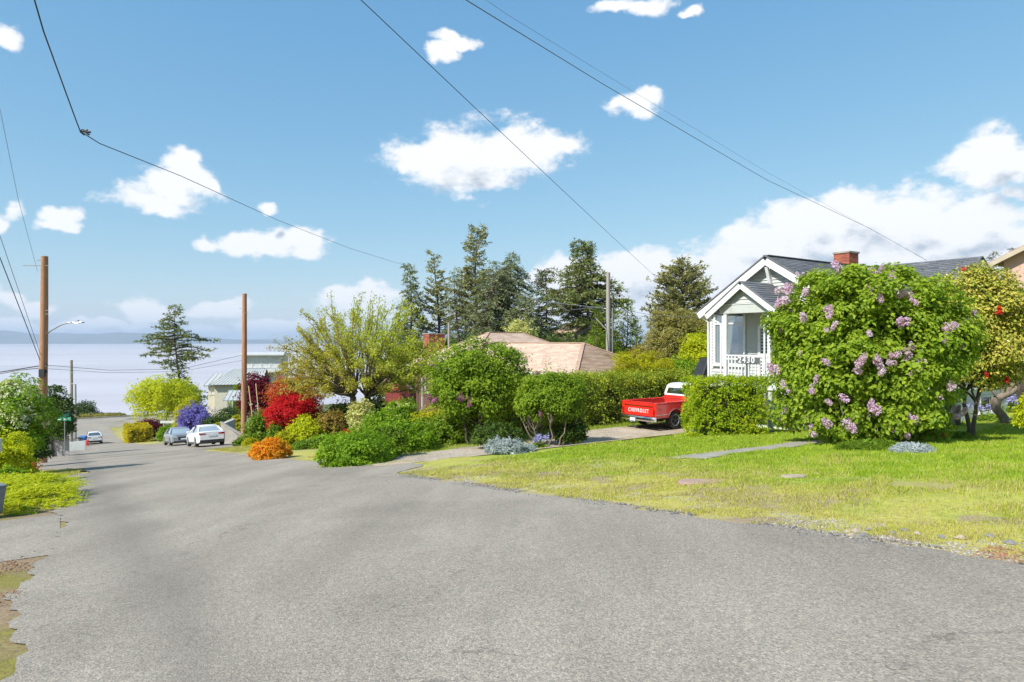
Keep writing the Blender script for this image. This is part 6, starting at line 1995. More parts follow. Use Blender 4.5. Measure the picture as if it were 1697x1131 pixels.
clump_shrub('lilac', 'wide twiggy lilac with many bare stems right of the small rounded lilac', 912, 740, 56, 612, 81, G['lilac_s'], .085, 11, fl=[G['lilac_fl_dark']], nfl=5, nleaf=560, zlo=.3, r0=.032, trunkmat='bark_pale', spread=2.6, flsize=.08, perf=34, clump=.14)
clump_shrub('lilac', 'big lilac bush full of pale purple blossom in front of the cottage', 1430, 738, 133, 448, 82, G['lilac'], .125, 12, fl=[G['lilac_fl'], G['lilac_fl'], leaf('lilac_flower_pale', [(.58, .42, .66), (.72, .58, .78), (.80, .70, .82)], .3)], nfl=150, nleaf=1350, zlo=.02, r0=.04, spread=2.2, ry=1.9, flsize=.11, perf=40, clump=.17, Y=17.6, trunkmat='bark_pale', bough=.40, boxy=3.6, narrow=.93, clear=.08)
clump_shrub('camellia', 'camellia tree with glossy yellow green leaves and a few red blooms behind the big lilac', 1610, 712, 86, 442, 83, G['camellia'], .10, 2, fl=[G['red_fl']], nfl=24, nleaf=700, zlo=.26, r0=.07, spread=.5, flsize=.08, perf=38, clump=.15, Y=20.2, cat='tree', clear=1.45, lean=(.0, 0))
bpx('shrub', 'deep green ground shrub under the small rounded lilac', 'shrub', 822, 42, 698, 'dark', Y=22.6, seed=84, lp=2.3, zc=.4)
bpx('shrub', 'deep green shrub behind the stems of the twiggy lilac', 'shrub', 946, 26, 684, 'dark', Y=23.6, seed=85, lp=2.3, zc=.4)
bpx('dusty_miller', 'silver grey leafy plant at the foot of the small rounded lilac', 'plant', 838, 33, 723, 'silver', ybase=754, seed=86, lp=1.9, aspect=.3, zc=.35, depth=.35, dens=1.3, stems=0)
bpx('dusty_miller', 'small silver grey plant between the two lilacs', 'plant', 874, 14, 736, 'silver', ybase=750, seed=87, lp=1.8, aspect=.3, zc=.35, stems=0)
bpx('dusty_miller', 'low grey green plant under the right side of the big lilac', 'plant', 1515, 34, 734, 'silver', ybase=752, seed=88, lp=1.9, aspect=.28, zc=.35, depth=.4, stems=0, dens=.8)
bpx('plant', 'grassy green weeds at the foot of the big lilac', 'plant', 1440, 60, 728, 'mid', ybase=748, seed=89, lp=2.0, aspect=.22, zc=.35, depth=.4, stems=0)
bpx('plant', 'narrow leaved green plants below the camellia trunk', 'plant', 1585, 26, 722, 'mid', Y=19.5, seed=90, lp=2.0, aspect=.22, zc=.35, stems=0)
bpx('shrub', 'small leafy shrub at the right edge low on the lawn', 'shrub', 1708, 20, 650, 'lime', Y=16.0, seed=91, lp=2.6, aspect=.5, zc=.55, dens=.16, amp=.4, core=False)
bpx('lilac', 'magenta flowered lilac at the right edge beyond the camellia', 'shrub', 1698, 36, 478, 'mid', Y=23.5, seed=92, lp=2.3, zc=.72, flowers=(G['magenta'], 26, .09, True), dens=.8)
bpx('shrub', 'green shrub against the tan house right of the crooked tree', 'shrub', 1668, 16, 690, 'mid', Y=28.5, seed=93, lp=2.0)

# crooked bare tree between the camellia and the tan house
def crooked():
    Y = 24.2; g = gz((1668 - 848.5) / F * Y, Y)
    x0 = (1668 - 848.5) / F * Y
    root = empty('pruned_tree', (x0, Y, g), 0, 'crooked pruned tree with thick bare twisted limbs right of the basement window', 'tree')
    def P_(px, py, dy=0.0): return np.array([(px - 848.5) / F * Y - x0, dy, (565.5 - py) / F * Y - g])
    o = []
    o.append(([P_(1670, 712), P_(1668, 700), P_(1660, 688), P_(1651, 678), P_(1650, 668), P_(1652, 660)], [.20, .17, .15, .15, .17, .17]))
    o.append(([P_(1652, 662), P_(1662, 656), P_(1674, 652), P_(1682, 645), P_(1690, 638, .1), P_(1690, 628, .1), P_(1683, 615, .1), P_(1680, 598, .1), P_(1682, 575, 0)], [.15, .12, .11, .10, .10, .09, .09, .08, .05]))
    o.append(([P_(1664, 656), P_(1661, 643), P_(1656, 632), P_(1652, 625)], [.09, .08, .07, .07]))
    o.append(([P_(1655, 660), P_(1646, 650), P_(1638, 640)], [.06, .05, .03]))
    o.append(([P_(1662, 645), P_(1667, 625), P_(1665, 605), P_(1670, 585)], [.05, .045, .04, .03]))
    o.append(([P_(1668, 655), P_(1676, 640), P_(1685, 632), P_(1696, 628, -.2)], [.08, .07, .06, .06]))
    limbs_obj('trunk', o, M['bark_pale'], root, n=9)
    rg = np.random.default_rng(3); tw = []
    for k in range(16):
        s_ = P_(*[(1652, 626), (1690, 630), (1638, 640), (1667, 606)][k % 4])
        e = s_ + np.array([rg.uniform(-.5, .5), rg.uniform(-.3, .3), rg.uniform(.1, .7)])
        tw.append(([s_, (s_ + e) / 2 + rg.normal(0, .04, 3), e], [.014, .01, .006]))
    limbs_obj('twig', tw, M['bark_pale'], root, n=4)
crooked()
# camellia: thick forked trunk low down
def cam_trunk():
    for o in D.objects:
        if o.name.startswith('camellia') and o.type == 'EMPTY':
            ox, oy, oz = o.location; Y = oy - .1
            def P_(px, py, dy=0.0): return np.array([(px - 848.5) / F * Y - ox, dy - .1, (565.5 - py) / F * Y - oz])
            l = [([P_(1540, 722), P_(1545, 700), P_(1552, 680), P_(1562, 655), P_(1572, 625)], [.17, .14, .12, .10, .07]),
                 ([P_(1548, 716), P_(1565, 695), P_(1572, 672), P_(1575, 650), P_(1590, 620)], [.12, .10, .09, .08, .05]),
                 ([P_(1542, 710), P_(1538, 685), P_(1543, 660), P_(1552, 630)], [.12, .11, .09, .06])]
            limbs_obj('trunk', l, M['bark'], o, n=9)
cam_trunk()

# ---- hedges
hx_, hy_ = (1201 - 848.5) / F * 22.9, 22.9
hedge('privet_hedge', 'bright yellow green clipped privet block in front of the cottage porch', hx_, hy_, R(6), 2.55, 1.1, 1.98, G['privet'], .075, seed=100, rough=.055, dens=1.0)
hx_, hy_ = st2xy(23.3, 21.2)
hedge('long_hedge', 'long mixed green hedge behind the pickup, screening the tan roofed house', hx_, hy_, PHI, 17.5, 1.6, 2.45, G['hedge'], .105, seed=101, rough=.13, dens=.8)
for i, (px_, hw_, t_, m_, Y_, lab) in enumerate((
        (1075, 46, 582, 'yellowgreen', 34.5, 'pale yellow bamboo-like shrub rising above the hedge behind the pickup'),
        (1040, 26, 592, 'yellowgreen', 33.0, 'thin yellow shoots above the hedge left of the bamboo-like shrub'),
        (1128, 30, 588, 'fresh', 36.0, 'ferny green shrub behind the pickup cab'),
        (1160, 36, 546, 'lime', 41.0, 'tall lime green tree close to the left corner of the cottage'),
        (1166, 20, 600, 'mid', 33.0, 'dark leafy shrub touching the left corner of the cottage'),
        (1110, 44, 500, 'olive', 52.0, 'olive brown blossoming tree below the round shore pine'),
        (1150, 34, 515, 'olive', 54.0, 'second olive brown tree next to the cottage gable'),
        (1068, 30, 570, 'bronze', 46.0, 'straw coloured shrub right of the pale pole'))):
    bpx('tall_shrub' if i < 5 else 'blossom_tree', lab, 'shrub' if i < 5 else 'tree', px_, hw_, t_, m_, Y=Y_, seed=110 + i, lp=1.9 if i != 0 else 2.0, zc=.62, amp=.3, aspect=.28 if i in (0, 1) else .55, dens=.9, stems=4)
bpx('dogwood', 'cream flowering dogwood rising behind the tan roof', 'tree', 862, 32, 527, 'cream', Y=58, seed=120, lp=2.0, zc=.7, amp=.3)
x_, y_ = (1165 - 848.5) / F * 31.5, 31.5

# ---- conifers behind the houses
def cpx(name, label, px, ytop, hw, Y, mat, seed, **kw):
    x_ = (px - 848.5) / F * Y; g = gz(x_, Y)
    h = (565.5 - ytop) / F * Y - g + .2
    sp = kw.pop('spray', .5)
    return conifer(name, label, x_, Y, h, hw * Y / F, G[mat], seed, spray=sp, **kw)
cpx('spruce', 'dense dark spruce leftmost in the row behind the tan roof', 677, 437, 30, 78, 'needle', 130, base=.1, droop=.2, nb=230, thick=.4)
cpx('pine', 'slim open pine second in the row, right of the dense spruce', 722, 418, 27, 80, 'needle_pine', 131, base=.25, shape='cone', droop=-.15, nb=120, spray=.5, thick=.5, upturn=.2)
cpx('pine', 'thin straggly pine between the slim pine and the tallest one', 758, 445, 22, 76, 'needle_blue', 132, base=.25, shape='column', nb=95, droop=.2)
cpx('pine', 'tallest pine with an airy pointed top behind the tan roof', 794, 376, 40, 80, 'needle_pine', 133, base=.22, shape='wind', droop=-.05, nb=190, spray=.55, thick=.5, upturn=.15)
cpx('cedar', 'broad grey green cedar with drooping sprays right of the tallest pine', 845, 418, 36, 74, 'needle_blue', 134, base=.3, shape='round', droop=.45, nb=230, spray=.5)
cpx('cedar', 'leaning cedar with a bare pale trunk beside the broad grey green cedar', 812, 432, 28, 72, 'needle_blue', 135, base=.35, shape='round', droop=.3, nb=120, trunkmat='bark_pale')
cpx('fir', 'flat layered fir left of the big dark fir', 901, 446, 33, 76, 'needle_dark', 136, base=.2, shape='flat', droop=.1, nb=150, spray=.5)
cpx('fir', 'big dark fir with a ragged windblown top left of the pale pole', 968, 400, 62, 72, 'needle', 137, base=.12, shape='wind', droop=.12, nb=330, spray=.6, lean=-.0, thick=.4)
cpx('pine', 'shrubby grey pine filling between the cedars and the layered fir', 875, 490, 34, 70, 'needle_blue', 138, base=.1, shape='round', nb=170, droop=.3)
cpx('shore_pine', 'round topped green pine left of the cottage gable', 1134, 432, 38, 66, 'needle_pine', 139, base=.2, shape='round', droop=-.1, nb=260, spray=.45, upturn=.2, thick=.5)
for i, (px_, t_, hw_) in enumerate(((992, 508, 12), (1014, 520, 12), (1036, 502, 16), (1052, 530, 12))):
    cpx('cypress', ['narrow bright green cypress left of the pale pole', 'narrow bright green cypress right behind the pale pole', 'tallest bright green cypress right of the pale pole', 'low bright green cypress, rightmost of the four by the pale pole'][i], px_, t_, hw_, 58, 'cypress', 140 + i, base=.05, shape='column', droop=-.3, nb=110, spray=.4, upturn=.3, group='bright green cypresses by the pale pole')
cpx('spruce', 'small distant spruce over the far right roof, left one', 1651, 416, 16, 95, 'needle_dark', 150, base=.3, nb=90, droop=.2)
cpx('spruce', 'small distant spruce over the far right roof, right one', 1680, 410, 16, 100, 'needle_dark', 151, base=.3, nb=70, droop=.1)
# low woodland closing the view behind the houses
for i, (px_, hw_, t_, Y_, m_) in enumerate(((690, 40, 560, 64, 'dark'), (745, 40, 548, 66, 'dark'), (930, 50, 545, 64, 'dark'), (1000, 44, 552, 62, 'mid'), (1190, 60, 500, 60, 'olive'), (870, 44, 548, 65, 'mid'))):
    bpx('background_tree', ['dark tree behind the brick chimney of the ranch house', 'dark tree between the chimney and the thin pine', 'dark tree under the big dark fir', 'green tree behind the pale pole foot', 'olive tree hidden behind the cottage gable', 'green tree behind the dogwood'][i], 'tree', px_, hw_, t_, m_, Y=Y_, seed=160 + i, lp=2.0, zc=.6)

# ---------------------------------------------------------------- poles, wires and small things
def V3(px, py, Y): return Vector(ray_at(px, py, Y))
def pole(name, label, px, ybase, ytop, r, mat, Y=None, group=None, cat='utility pole', lean=0.0):
    if Y is None:
        g_ = gp(px, ybase); Y = g_[1]
    x_ = (px - 848.5) / F * Y; g = gz(x_, Y)
    h = (565.5 - ytop) / F * Y - g
    root = empty(name, (x_, Y, g), 0, label, cat, group)
    MB().tube([(0, 0, -.5), (lean * .3, 0, h * .35), (lean * .7, .02, h * .7), (lean, 0, h)], [r * 1.15, r * 1.05, r * .95, r * .85], 14).build('shaft', M[mat], root, smooth=True, angle=50)
    return root, Y, h
p1, Y1, h1 = pole('utility_pole', 'tall reddish brown wooden pole with a street light arm, among the shrubs on the left', 70, 768, 425, .20, 'pole_wood', lean=.12)
def zat(py, Y, g): return (565.5 - py) / F * Y - g
g1_ = p1.location.z
def bolt(parent, z, side=1, x=.1, L_=.16):
    MB().tube([(x + side * .13, -.1, z), (x + side * (.13 + L_), -.1, z)], .02, 6).build('bolt', M['steel'], parent)
for py_ in (432, 441, 515, 521, 588, 607): bolt(p1, zat(py_, Y1, g1_), 1 if py_ % 2 else -1)
for py_ in (607, 618):
    MB().lathe([(.03, 0), (.07, .02), (.05, .06), (.07, .1), (.03, .13)], 10, 'z', (.28, -.1, zat(py_, Y1, g1_))).build('insulator', M['black'], p1)
MB().box(-.95, .0, -.14, -.08, zat(441, Y1, g1_) - .02, zat(441, Y1, g1_) + .02).build('bracket', M['steel'], p1)
za, zb_ = zat(556, Y1, g1_), zat(535, Y1, g1_)
MB().tube([(.16, -.05, za), (.6, -.1, za + .28), (1.1, -.15, za + .55), (1.5, -.2, zb_ - .02), (1.9, -.25, zb_)], .035, 8).build('lamp_arm', M['steel'], p1, smooth=True)
lh = loft([[(1.78, -.25 + s_ * .05, zb_ - .03), (1.78, -.25 + s_ * .05, zb_ + .03), (2.0, -.25 + s_ * .11, zb_ + .06), (2.35, -.25 + s_ * .09, zb_ + .03), (2.38, -.25 + s_ * .08, zb_ - .02), (2.0, -.25 + s_ * .10, zb_ - .05)] for s_ in (-1, -.5, .5, 1)]).build('lamp_head', M['steel'], p1)
MB().lathe([(.03, 0), (.035, .05), (.02, .07)], 8, 'z', (2.1, -.25, zb_ + .06)).build('light_sensor', M['black'], p1)
MB().box(-.02, .28, -.26, -.14, zat(625, Y1, g1_), zat(612, Y1, g1_)).build('junction_box', M['black'], p1)

p2, Y2, h2_ = pole('utility_pole', 'bare wooden pole beside the burgundy maple and the retaining wall', 404, 737, 487, .17, 'pole_wood', lean=.05, Y=45)
for py_ in (512, 519, 700, 712): bolt(p2, zat(py_, Y2, p2.location.z), 1 if py_ % 2 else -1, x=.02)
p3, Y3, h3 = pole('utility_pole', 'grey weathered pole at the far end of the street', 118, 735, 597, .19, 'pole_grey', Y=82)
MB().box(.0, .5, -.3, -.22, h3 - 1.6, h3 - 1.5).build('bracket', M['steel'], p3)
p4, Y4, h4 = pole('light_pole', 'thin pale pole just right of the far grey pole', 125, 738, 637, .11, 'steel', Y=80)
MB().tube([(0, 0, h4), (-.5, 0, h4 + .05)], .05, 6).build('arm', M['steel'], p4)
p5, Y5, h5 = pole('utility_pole', 'pale grey wooden pole with bracing wires behind the tan roof', 1008, 600, 452, .19, 'pole_grey', Y=56)
MB().bar((.02, 0, h5 - 5.0), (-1.1, 0, h5 - 3.8), .09, .09).build('brace', M['pole_grey'], p5)
MB().tube([(.36, 0, -1), (.36, 0, h5 - 3.0)], .07, 8).build('conduit', M['steel'], p5)
# pale post at the spruce
pole('post', 'short pale post behind the chimney of the ranch house', 744, 600, 535, .12, 'pole_grey', Y=58, cat='post')

def wire(name, label, pts, r=.012, mat='wire', sag=0.0, n=24, group=None):
    P = []
    for a, b in zip(pts[:-1], pts[1:]):
        a = Vector(a); b = Vector(b)
        for i in range(n):
            u = i / n; p = a.lerp(b, u); p.z -= sag * 4 * u * (1 - u) * (b - a).length / 20; P.append(p)
    P.append(Vector(pts[-1]))
    me = MB().tube(P, r, 5)
    o = me.build(name, M[mat], None, smooth=True)
    return tag(o, label, 'cable', group)
# service drop with a splice: comes over the road, bends, runs to the spruce
kn = V3(133, 218, 13)
wire('cable', 'twisted black service cable from the upper left with a kink in mid air', [V3(-30, -420, 6.5), V3(57, 0, 9.5), V3(72, 52, 10), V3(104, 140, 11.5), V3(126, 200, 12.7), kn, V3(165, 238, 15), V3(300, 292, 22), V3(460, 365, 36), V3(580, 412, 50), V3(690, 446, 68)], r=.0115, n=6)
spl = MB()
for i in range(5): spl.tube([kn + Vector((.02 * i, 0, .03 * (i % 2))), kn + Vector((.07 + .03 * i, .02, -.06 + .05 * (i % 3)))], .022, 5)
tag(spl.build('cable_splice', M['black'], None), 'small black splice clamp at the kink of the twisted service cable', 'cable clamp')
wire('cable', 'single black cable crossing from top centre down to the clouds right of the big fir', [V3(520, -120, 12), V3(598, 0, 15), V3(1090, 462, 62), V3(1165, 532, 72)], r=.011, sag=.02)
wire('cable', 'long thin cable from top centre down to the cottage roof', [V3(700, -60, 10), V3(772, 0, 12), V3(1000, 140, 20), V3(1270, 298, 32), V3(1440, 378, 40), V3(1536, 432, 33.5)], r=.010, n=10, mat='wire_grey')
wire('cable', 'faint fine cable just above the long one to the cottage', [V3(720, -60, 10), V3(840, 24, 14), V3(1000, 122, 20), V3(1270, 285, 30), V3(1530, 428, 33.5)], r=.0035, n=10, mat='wire_grey')
wire('cable', 'black cable slanting to the brown pole from the left edge, lower of two', [V3(-160, 150, 14), V3(0, 428, 26), V3(66, 597, 35)], r=.018, n=10)
wire('cable', 'black cable slanting to the brown pole from the left edge, upper of two', [V3(-140, 50, 14), V3(0, 392, 26), V3(67, 588, 35.5)], r=.011, n=10, mat='wire_grey')
wire('cable', 'faint high cable down to the bracket of the brown pole', [V3(-40, 0, 18), V3(0, 182, 23), V3(30, 330, 29), V3(62, 450, 36)], r=.008, n=8, mat='wire_grey')
wire('cable', 'black cable leaving the brown pole level to the left', [V3(70, 606, 36), V3(0, 617, 37), V3(-160, 640, 39)], r=.028, sag=.01, n=8)
wire('cable', 'second black cable below it leaving to the left', [V3(70, 610, 36), V3(30, 614, 36.5), V3(-160, 650, 39)], r=.02, sag=.03, n=8)
wire('cable', 'thin grey cable across the water from the brown pole to the bare wooden pole', [V3(72, 605, 36), V3(180, 614, 39), V3(300, 612, 42), V3(404, 588, 45)], r=.012, n=8, mat='wire_grey')
wire('cable', 'lower thin grey cable across the water to the wooden pole', [V3(72, 611, 36), V3(180, 618, 39), V3(300, 616, 42), V3(404, 597, 45)], r=.009, n=8, mat='wire_grey')
wire('cable', 'sagging black cable left of the pale pole, upper', [V3(880, 470, 72), V3(940, 515, 64), V3(1005, 507, 56)], r=.03, n=10, mat='wire_grey')
wire('cable', 'black guy cable slanting down left from the pale pole', [V3(1002, 508, 56), V3(975, 545, 54), V3(930, 568, 52)], r=.035, n=6)
wire('cable', 'light cable running left from the pale pole top across the firs', [V3(1007, 512, 56), V3(900, 500, 66), V3(790, 470, 76)], r=.03, n=8, mat='steel')
wire('cable', 'thin cable from the pale pole to the cottage', [V3(1010, 510, 56), V3(1080, 522, 44), V3(1172, 527, 28.2)], r=.014, n=8, mat='wire_grey', sag=.02)

# street name sign
sx, sY = 107, 44.0
x_ = (sx - 848.5) / F * sY; g = gz(x_, sY)
zt_ = (565.5 - 690) / F * sY - g
ss = empty('street_sign', (x_, sY, g), 0, 'green street name sign on a thin post in front of the grey fence', 'street sign')
MB().tube([(0, 0, -.3), (0, 0, zt_ + .1)], .03, 8).build('post', M['steel'], ss)
M['sign_green'] = pm('sign_green', (.02, .30, .16), None, 5, .4)
a_ = MB().box(-.46, .44, -.045, -.033, zt_ - .30, zt_ - .08).build('sign_blade', M['sign_green'], ss)
MB().box(-.40, -.24, -.049, -.0455, zt_ - .25, zt_ - .13).build('white_mark', M['white_trim'], a_)
MB().box(-.16, .32, -.049, -.0455, zt_ - .215, zt_ - .165).build('white_mark', M['white_trim'], a_)
b2 = MB().box(-.012, .012, -.40, .40, zt_ - .06, zt_ + .14).build('sign_blade', M['sign_green'], ss)

# grey board fence by the side road
fxy = ray_at(88, 745, 46)
fn = empty('board_fence', (fxy[0], fxy[1], gz(fxy[0], fxy[1])), R(8), 'grey board fence below the dark evergreen beside the street sign', 'fence')
for i in range(10):
    MB().box(-.95 + i * .2, -.95 + i * .2 + .185, -.02 - .006 * (i % 2), 0, -.5, 1.45 + .01 * (i % 3)).build('board', pm('fence_grey', (.40, .38, .37), (.30, .28, .27), 5, .85) if i == 0 else D.materials['fence_grey'], fn)
MB().box(-1, 1.05, .0, .05, 1.1, 1.2).build('rail', D.materials['fence_grey'], fn)
# white garden wall further on
fxy = ray_at(108, 742, 60)
ww = empty('garden_wall', (fxy[0], fxy[1], gz(fxy[0], fxy[1])), R(20), 'white sloping garden wall just beyond the grey board fence', 'low wall')
MB().prism([(-.9, -.5), (1.6, -.5), (1.6, .9), (.2, .8), (-.9, 1.7)], -.1, .1, 'y').build('wall', M['pale_wall'], ww)
MB().bar((-.9, 0, 1.72), (.2, 0, .82), .28, .06).build('coping', M['pale_wall'], ww)
# short brown post
fxy = ray_at(130, 740, 66)
mp_ = empty('bollard', (fxy[0], fxy[1], gz(fxy[0], fxy[1])), 0, 'short dark brown post at the corner of the side road', 'post')
MB().tube([(0, 0, -.2), (0, 0, 1.05)], [.10, .10], 10).build('shaft', M['pole_grey'], mp_)
MB().lathe([(.13, 1.05), (.13, 1.12), (.03, 1.2)], 10, 'z').build('cap', M['bark'], mp_)
# hydrant
fxy = ray_at(145, 738, 78)
hy_r = empty('fire_hydrant', (fxy[0], fxy[1], gz(fxy[0], fxy[1])), 0, 'small red hydrant right of the blue bin', 'fire hydrant')
MB().lathe([(.16, 0), (.16, .06), (.11, .08), (.11, .55), (.14, .58), (.14, .64), (.09, .72), (.03, .78)], 14, 'z').build('barrel', M['red_paint'], hy_r, smooth=True, angle=40)
MB().tube([(-.2, 0, .42), (.2, 0, .42)], .06, 8).build('outlet', M['red_paint'], hy_r)
# wheeled bins
def bin_(label, x, y, rz, body, lid, h=1.05, w=.6, d=.65):
    root = empty('wheeled_bin', (x, y, gz(x, y) + .03), rz, label, 'bin')
    loft([[(-w * .40, -d * .38, .06), (w * .40, -d * .38, .06), (w * .40, d * .38, .06), (-w * .40, d * .38, .06)],
          [(-w * .5, -d * .5, h * .86), (w * .5, -d * .5, h * .86), (w * .5, d * .5, h * .86), (-w * .5, d * .5, h * .86)]]).build('tub', body, root, bevel=.02)
    MB().box(-w * .53, w * .53, -d * .53, d * .53, h * .862, h * .90).build('rim', body, root, bevel=.01)
    loft([[(-w * .53, -d * .55, h * .902), (w * .53, -d * .55, h * .902), (w * .53, d * .58, h * .902), (-w * .53, d * .58, h * .902)],
          [(-w * .48, -d * .5, h * .95), (w * .48, -d * .5, h * .95), (w * .48, d * .52, h * 1.0), (-w * .48, d * .52, h * 1.0)]]).build('lid', lid, root, bevel=.02)
    MB().tube([(-w * .35, d * .62, h * .93), (w * .35, d * .62, h * .93)], .018, 6).build('handle', M['black'], root)
    for sg in (-1, 1):
        MB().lathe([(.12, -.03), (.12, .03)], 14, 'x', (sg * w * .42, d * .42, .12)).build('wheel', M['tyre'], root)
    return root
M['bin_blue'] = pm('bin_blue', (.03, .16, .50), (.025, .13, .42), 5, .45)
M['bin_grey'] = pm('bin_grey', (.20, .22, .235), (.15, .165, .175), 5, .45)
fxy = ray_at(137, 736, 80)
bin_('blue recycling bin at the kerb far down the street', fxy[0], fxy[1], R(10), M['bin_blue'], M['bin_blue'], 1.15, .75, .75)
fxy = ray_at(129, 736, 79)
bin_('dark grey bin just left of the blue one far down the street', fxy[0], fxy[1], R(5), M['bin_grey'], M['black'], 1.0, .7)
fxy = ray_at(-20, 856, 12.2)
bin_('grey wheeled bin at the left edge in front of the juniper mat', fxy[0], fxy[1], R(60), M['bin_grey'], M['bin_grey'], .62, .42, .42)
# pale box at left edge
fxy = ray_at(-12, 760, 18.6)
mb_ = empty('letter_box', (fxy[0], fxy[1], gz(fxy[0], fxy[1])), R(20), 'pale letter box on a post at the left edge behind the pale lime shrub', 'letter box')
MB().box(-.04, .04, -.04, .04, -.2, 1.0).build('post', M['pole_grey'], mb_)
MB().box(-.15, .15, -.25, .25, 1.0, 1.42).build('box', M['pale_wall'], mb_, bevel=.05)
# retaining wall at the parking lane
fxy = ray_at(384, 738, 50)
rt = empty('retaining_wall', (fxy[0], fxy[1], gz(fxy[0], fxy[1])), R(8), 'sloping beige concrete retaining wall between the white saloon and the wooden pole', 'low wall')
MB().prism([(-.75, -.6), (.95, -.6), (.95, .48), (.4, .72), (-.75, 1.58)], -.12, .12, 'y').build('wall', M['concrete_wall'], rt)
MB().bar((-.80, 0, 1.63), (.95, 0, .50), .36, .09).build('coping', M['concrete_wall'], rt)
MB().prism([(-.12, -.6), (.12, -.6), (.12, 1.52), (-.12, 1.56)], .121, 3.0, 'y').build('wall', M['concrete_wall'], rt).location = (-.63, 0, 0)
# bench-like rail behind the grey car
fxy = ray_at(281, 703, 74)
rl = empty('garden_rail', (fxy[0], fxy[1], gz(fxy[0], fxy[1])), R(5), 'pale timber rail on posts between the ball shrub and the lime maple', 'railing')
zr_ = (565.5 - 698) / F * 74 - gz(fxy[0], fxy[1])
for xx in (-.7, .9): MB().box(xx, xx + .12, 0, .12, -.2, zr_ - .25).build('post', M['pole_grey'], rl)
MB().box(-1.0, 1.3, -.05, .17, zr_ - .248, zr_).build('rail', M['pale_wall'], rl)
# garden stakes by the burgundy maple
for i, (a, b) in enumerate((((421, 716, 43.5), (412, 640, 44)), ((431, 712, 44.5), (424, 636, 45)))):
    k = MB().tube([V3(*a), V3(*b)], .035, 6).build('garden_stake', pm('bamboo', (.50, .38, .18), None, 5, .6) if i == 0 else D.materials['bamboo'], None)
    tag(k, ['left bamboo stake leaning in front of the burgundy maple', 'right bamboo stake leaning in front of the burgundy maple'][i], 'stake')
# orange chair cushion on the porch
cxx, cyy = st2xy(13.95, 21.3)
oc = empty('folding_chair', (cxx, cyy, HZ + 1.66), PHI + R(10), 'orange folding chair on the cottage porch behind the lilac', 'chair')
M['orange_cloth'] = pm('orange_cloth', (.72, .22, .03), (.60, .16, .02), 6, .8)
MB().box(-.30, .30, -.27, .27, .42, .47).build('seat', M['orange_cloth'], oc, bevel=.02)
MB().bar((.29, 0, .48), (.40, 0, 1.02), .56, .05, up=(1, 0, 0)).build('backrest', M['orange_cloth'], oc)
MB().box(-.34, -.30, -.27, .27, .10, .42).build('front_flap', M['orange_cloth'], oc)
for (a, b) in ((-.26, -.25), (.26, -.25), (-.26, .25), (.26, .25)):
    MB().tube([(a, b, 0), (a * .8, b, .42)], .015, 6).build('leg', M['steel'], oc)
# utility covers and stones in the lawn
x_, y_ = st2xy(4.55, 10.05)
M['pink_conc'] = pm('pink_concrete', (.40, .27, .22), (.32, .21, .17), 4, .9, .002, 40)
M['soil_stone'] = pm('soil_stone', (.42, .34, .26), (.30, .24, .18), 4, .95, .004, 30)
def slab(name, label, cat, px, py, w, d, h, mat, rz=0.0, seed=0):
    g_ = gp(px, py); rg = random.Random(seed)
    n = 12; poly = []
    for i in range(n):
        a = 2 * math.pi * i / n; k = rg.uniform(.85, 1.1)
        sq = 1 / max(abs(math.cos(a)), abs(math.sin(a))) ** .6
        poly.append((w / 2 * math.cos(a) * sq * k, d / 2 * math.sin(a) * sq * k))
    o = MB().prism(poly, -.05, h, 'z').build(name, mat, None, bevel=.01, loc=(g_[0], g_[1], g_[2]), rz=rz)
    return tag(o, label, cat)
slab('utility_cover', 'pinkish concrete utility cover set in the grass', 'utility cover', 1168, 800, .85, .45, .02, M['pink_conc'], R(-5), 1)
slab('stone', 'flat tan stone in the lawn right of the utility cover', 'stone', 1316, 792, .42, .22, .03, M['soil_stone'], R(10), 2)
rgk = random.Random(9)
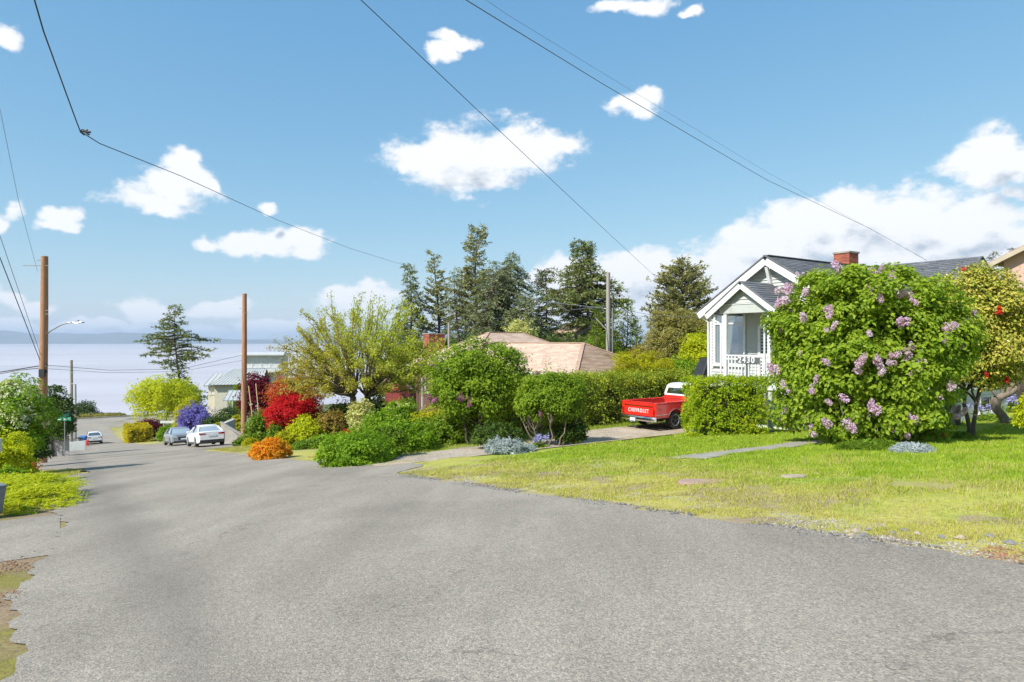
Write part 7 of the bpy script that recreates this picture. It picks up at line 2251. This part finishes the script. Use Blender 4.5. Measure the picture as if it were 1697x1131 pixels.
for i, (px_, py_, s_) in enumerate(((1418, 884, .11), (1432, 888, .09), (1424, 892, .07), (1410, 889, .06), (1480, 886, .08), (1500, 883, .07), (1520, 890, .06), (1440, 880, .06), (1560, 893, .07), (1592, 897, .09), (1640, 893, .08), (1676, 906, .10))):
    g_ = gp(px_, py_)
    b = np.array([(1, 0, 0), (.5, .8, 0), (-.5, .9, 0), (-1, .1, 0), (-.5, -.8, 0), (.6, -.8, 0), (0, 0, .5), (.3, .2, .45), (0, 0, -.4)], float)
    v = b * s_ * np.array([rgk.uniform(.6, 1), rgk.uniform(.5, .8), rgk.uniform(.4, .8)]) * np.array([[rgk.uniform(.8, 1.2)] for _ in b])
    fs = [(0, 1, 7), (1, 2, 7), (2, 6, 7), (2, 3, 6), (3, 4, 6), (4, 5, 6), (5, 0, 7), (5, 7, 6), (1, 0, 8), (2, 1, 8), (3, 2, 8), (4, 3, 8), (5, 4, 8), (0, 5, 8)]
    o = MB().add(v.tolist(), fs).build('rock', M['rubble'] if i % 3 else M['soil_stone'], None, loc=(g_[0], g_[1], g_[2] + .01), rz=rgk.uniform(0, 6))
    tag(o, 'loose stone lying along the broken asphalt edge by the lawn', 'stone', 'loose stones at the asphalt edge')
# black downpipe foot by the basement wall, kettle-shaped bin under tree
bx_, by_ = st2xy(11.0, 26.95)
dk = MB().prism([(-.14, 0), (.14, 0), (.15, .75), (-.15, .75)], -.1, .1, 'y').build('planter', M['black'], None, loc=(bx_, by_, gz(bx_, by_)), rz=PHI, bevel=.02)
tag(dk, 'black upright container against the white basement boards', 'container')
# dark covered thing beside the cottage corner
fxy = ray_at(1170, 620, 28.6)
cv = empty('covered_grill', (fxy[0], fxy[1], gz(fxy[0], fxy[1])), R(20), 'dark covered grill at the left corner of the cottage above the hedge', 'grill')
zc_ = (565.5 - 594) / F * 28.6 - gz(fxy[0], fxy[1])
loft([[(-.5, -.4, 0), (.5, -.4, 0), (.5, .4, 0), (-.5, .4, 0)], [(-.52, -.38, zc_ * .7), (.5, -.38, zc_ * .7), (.5, .38, zc_ * .7), (-.52, .38, zc_ * .7)], [(-.1, -.3, zc_), (.42, -.3, zc_ * .98), (.42, .3, zc_ * .98), (-.1, .3, zc_)]]).build('cover', M['black'], cv, bevel=.04)
MB().bar((-.53, -.41, zc_ * .45), (.51, -.41, zc_ * .5), .02, .03).build('strap', M['pole_grey'], cv)
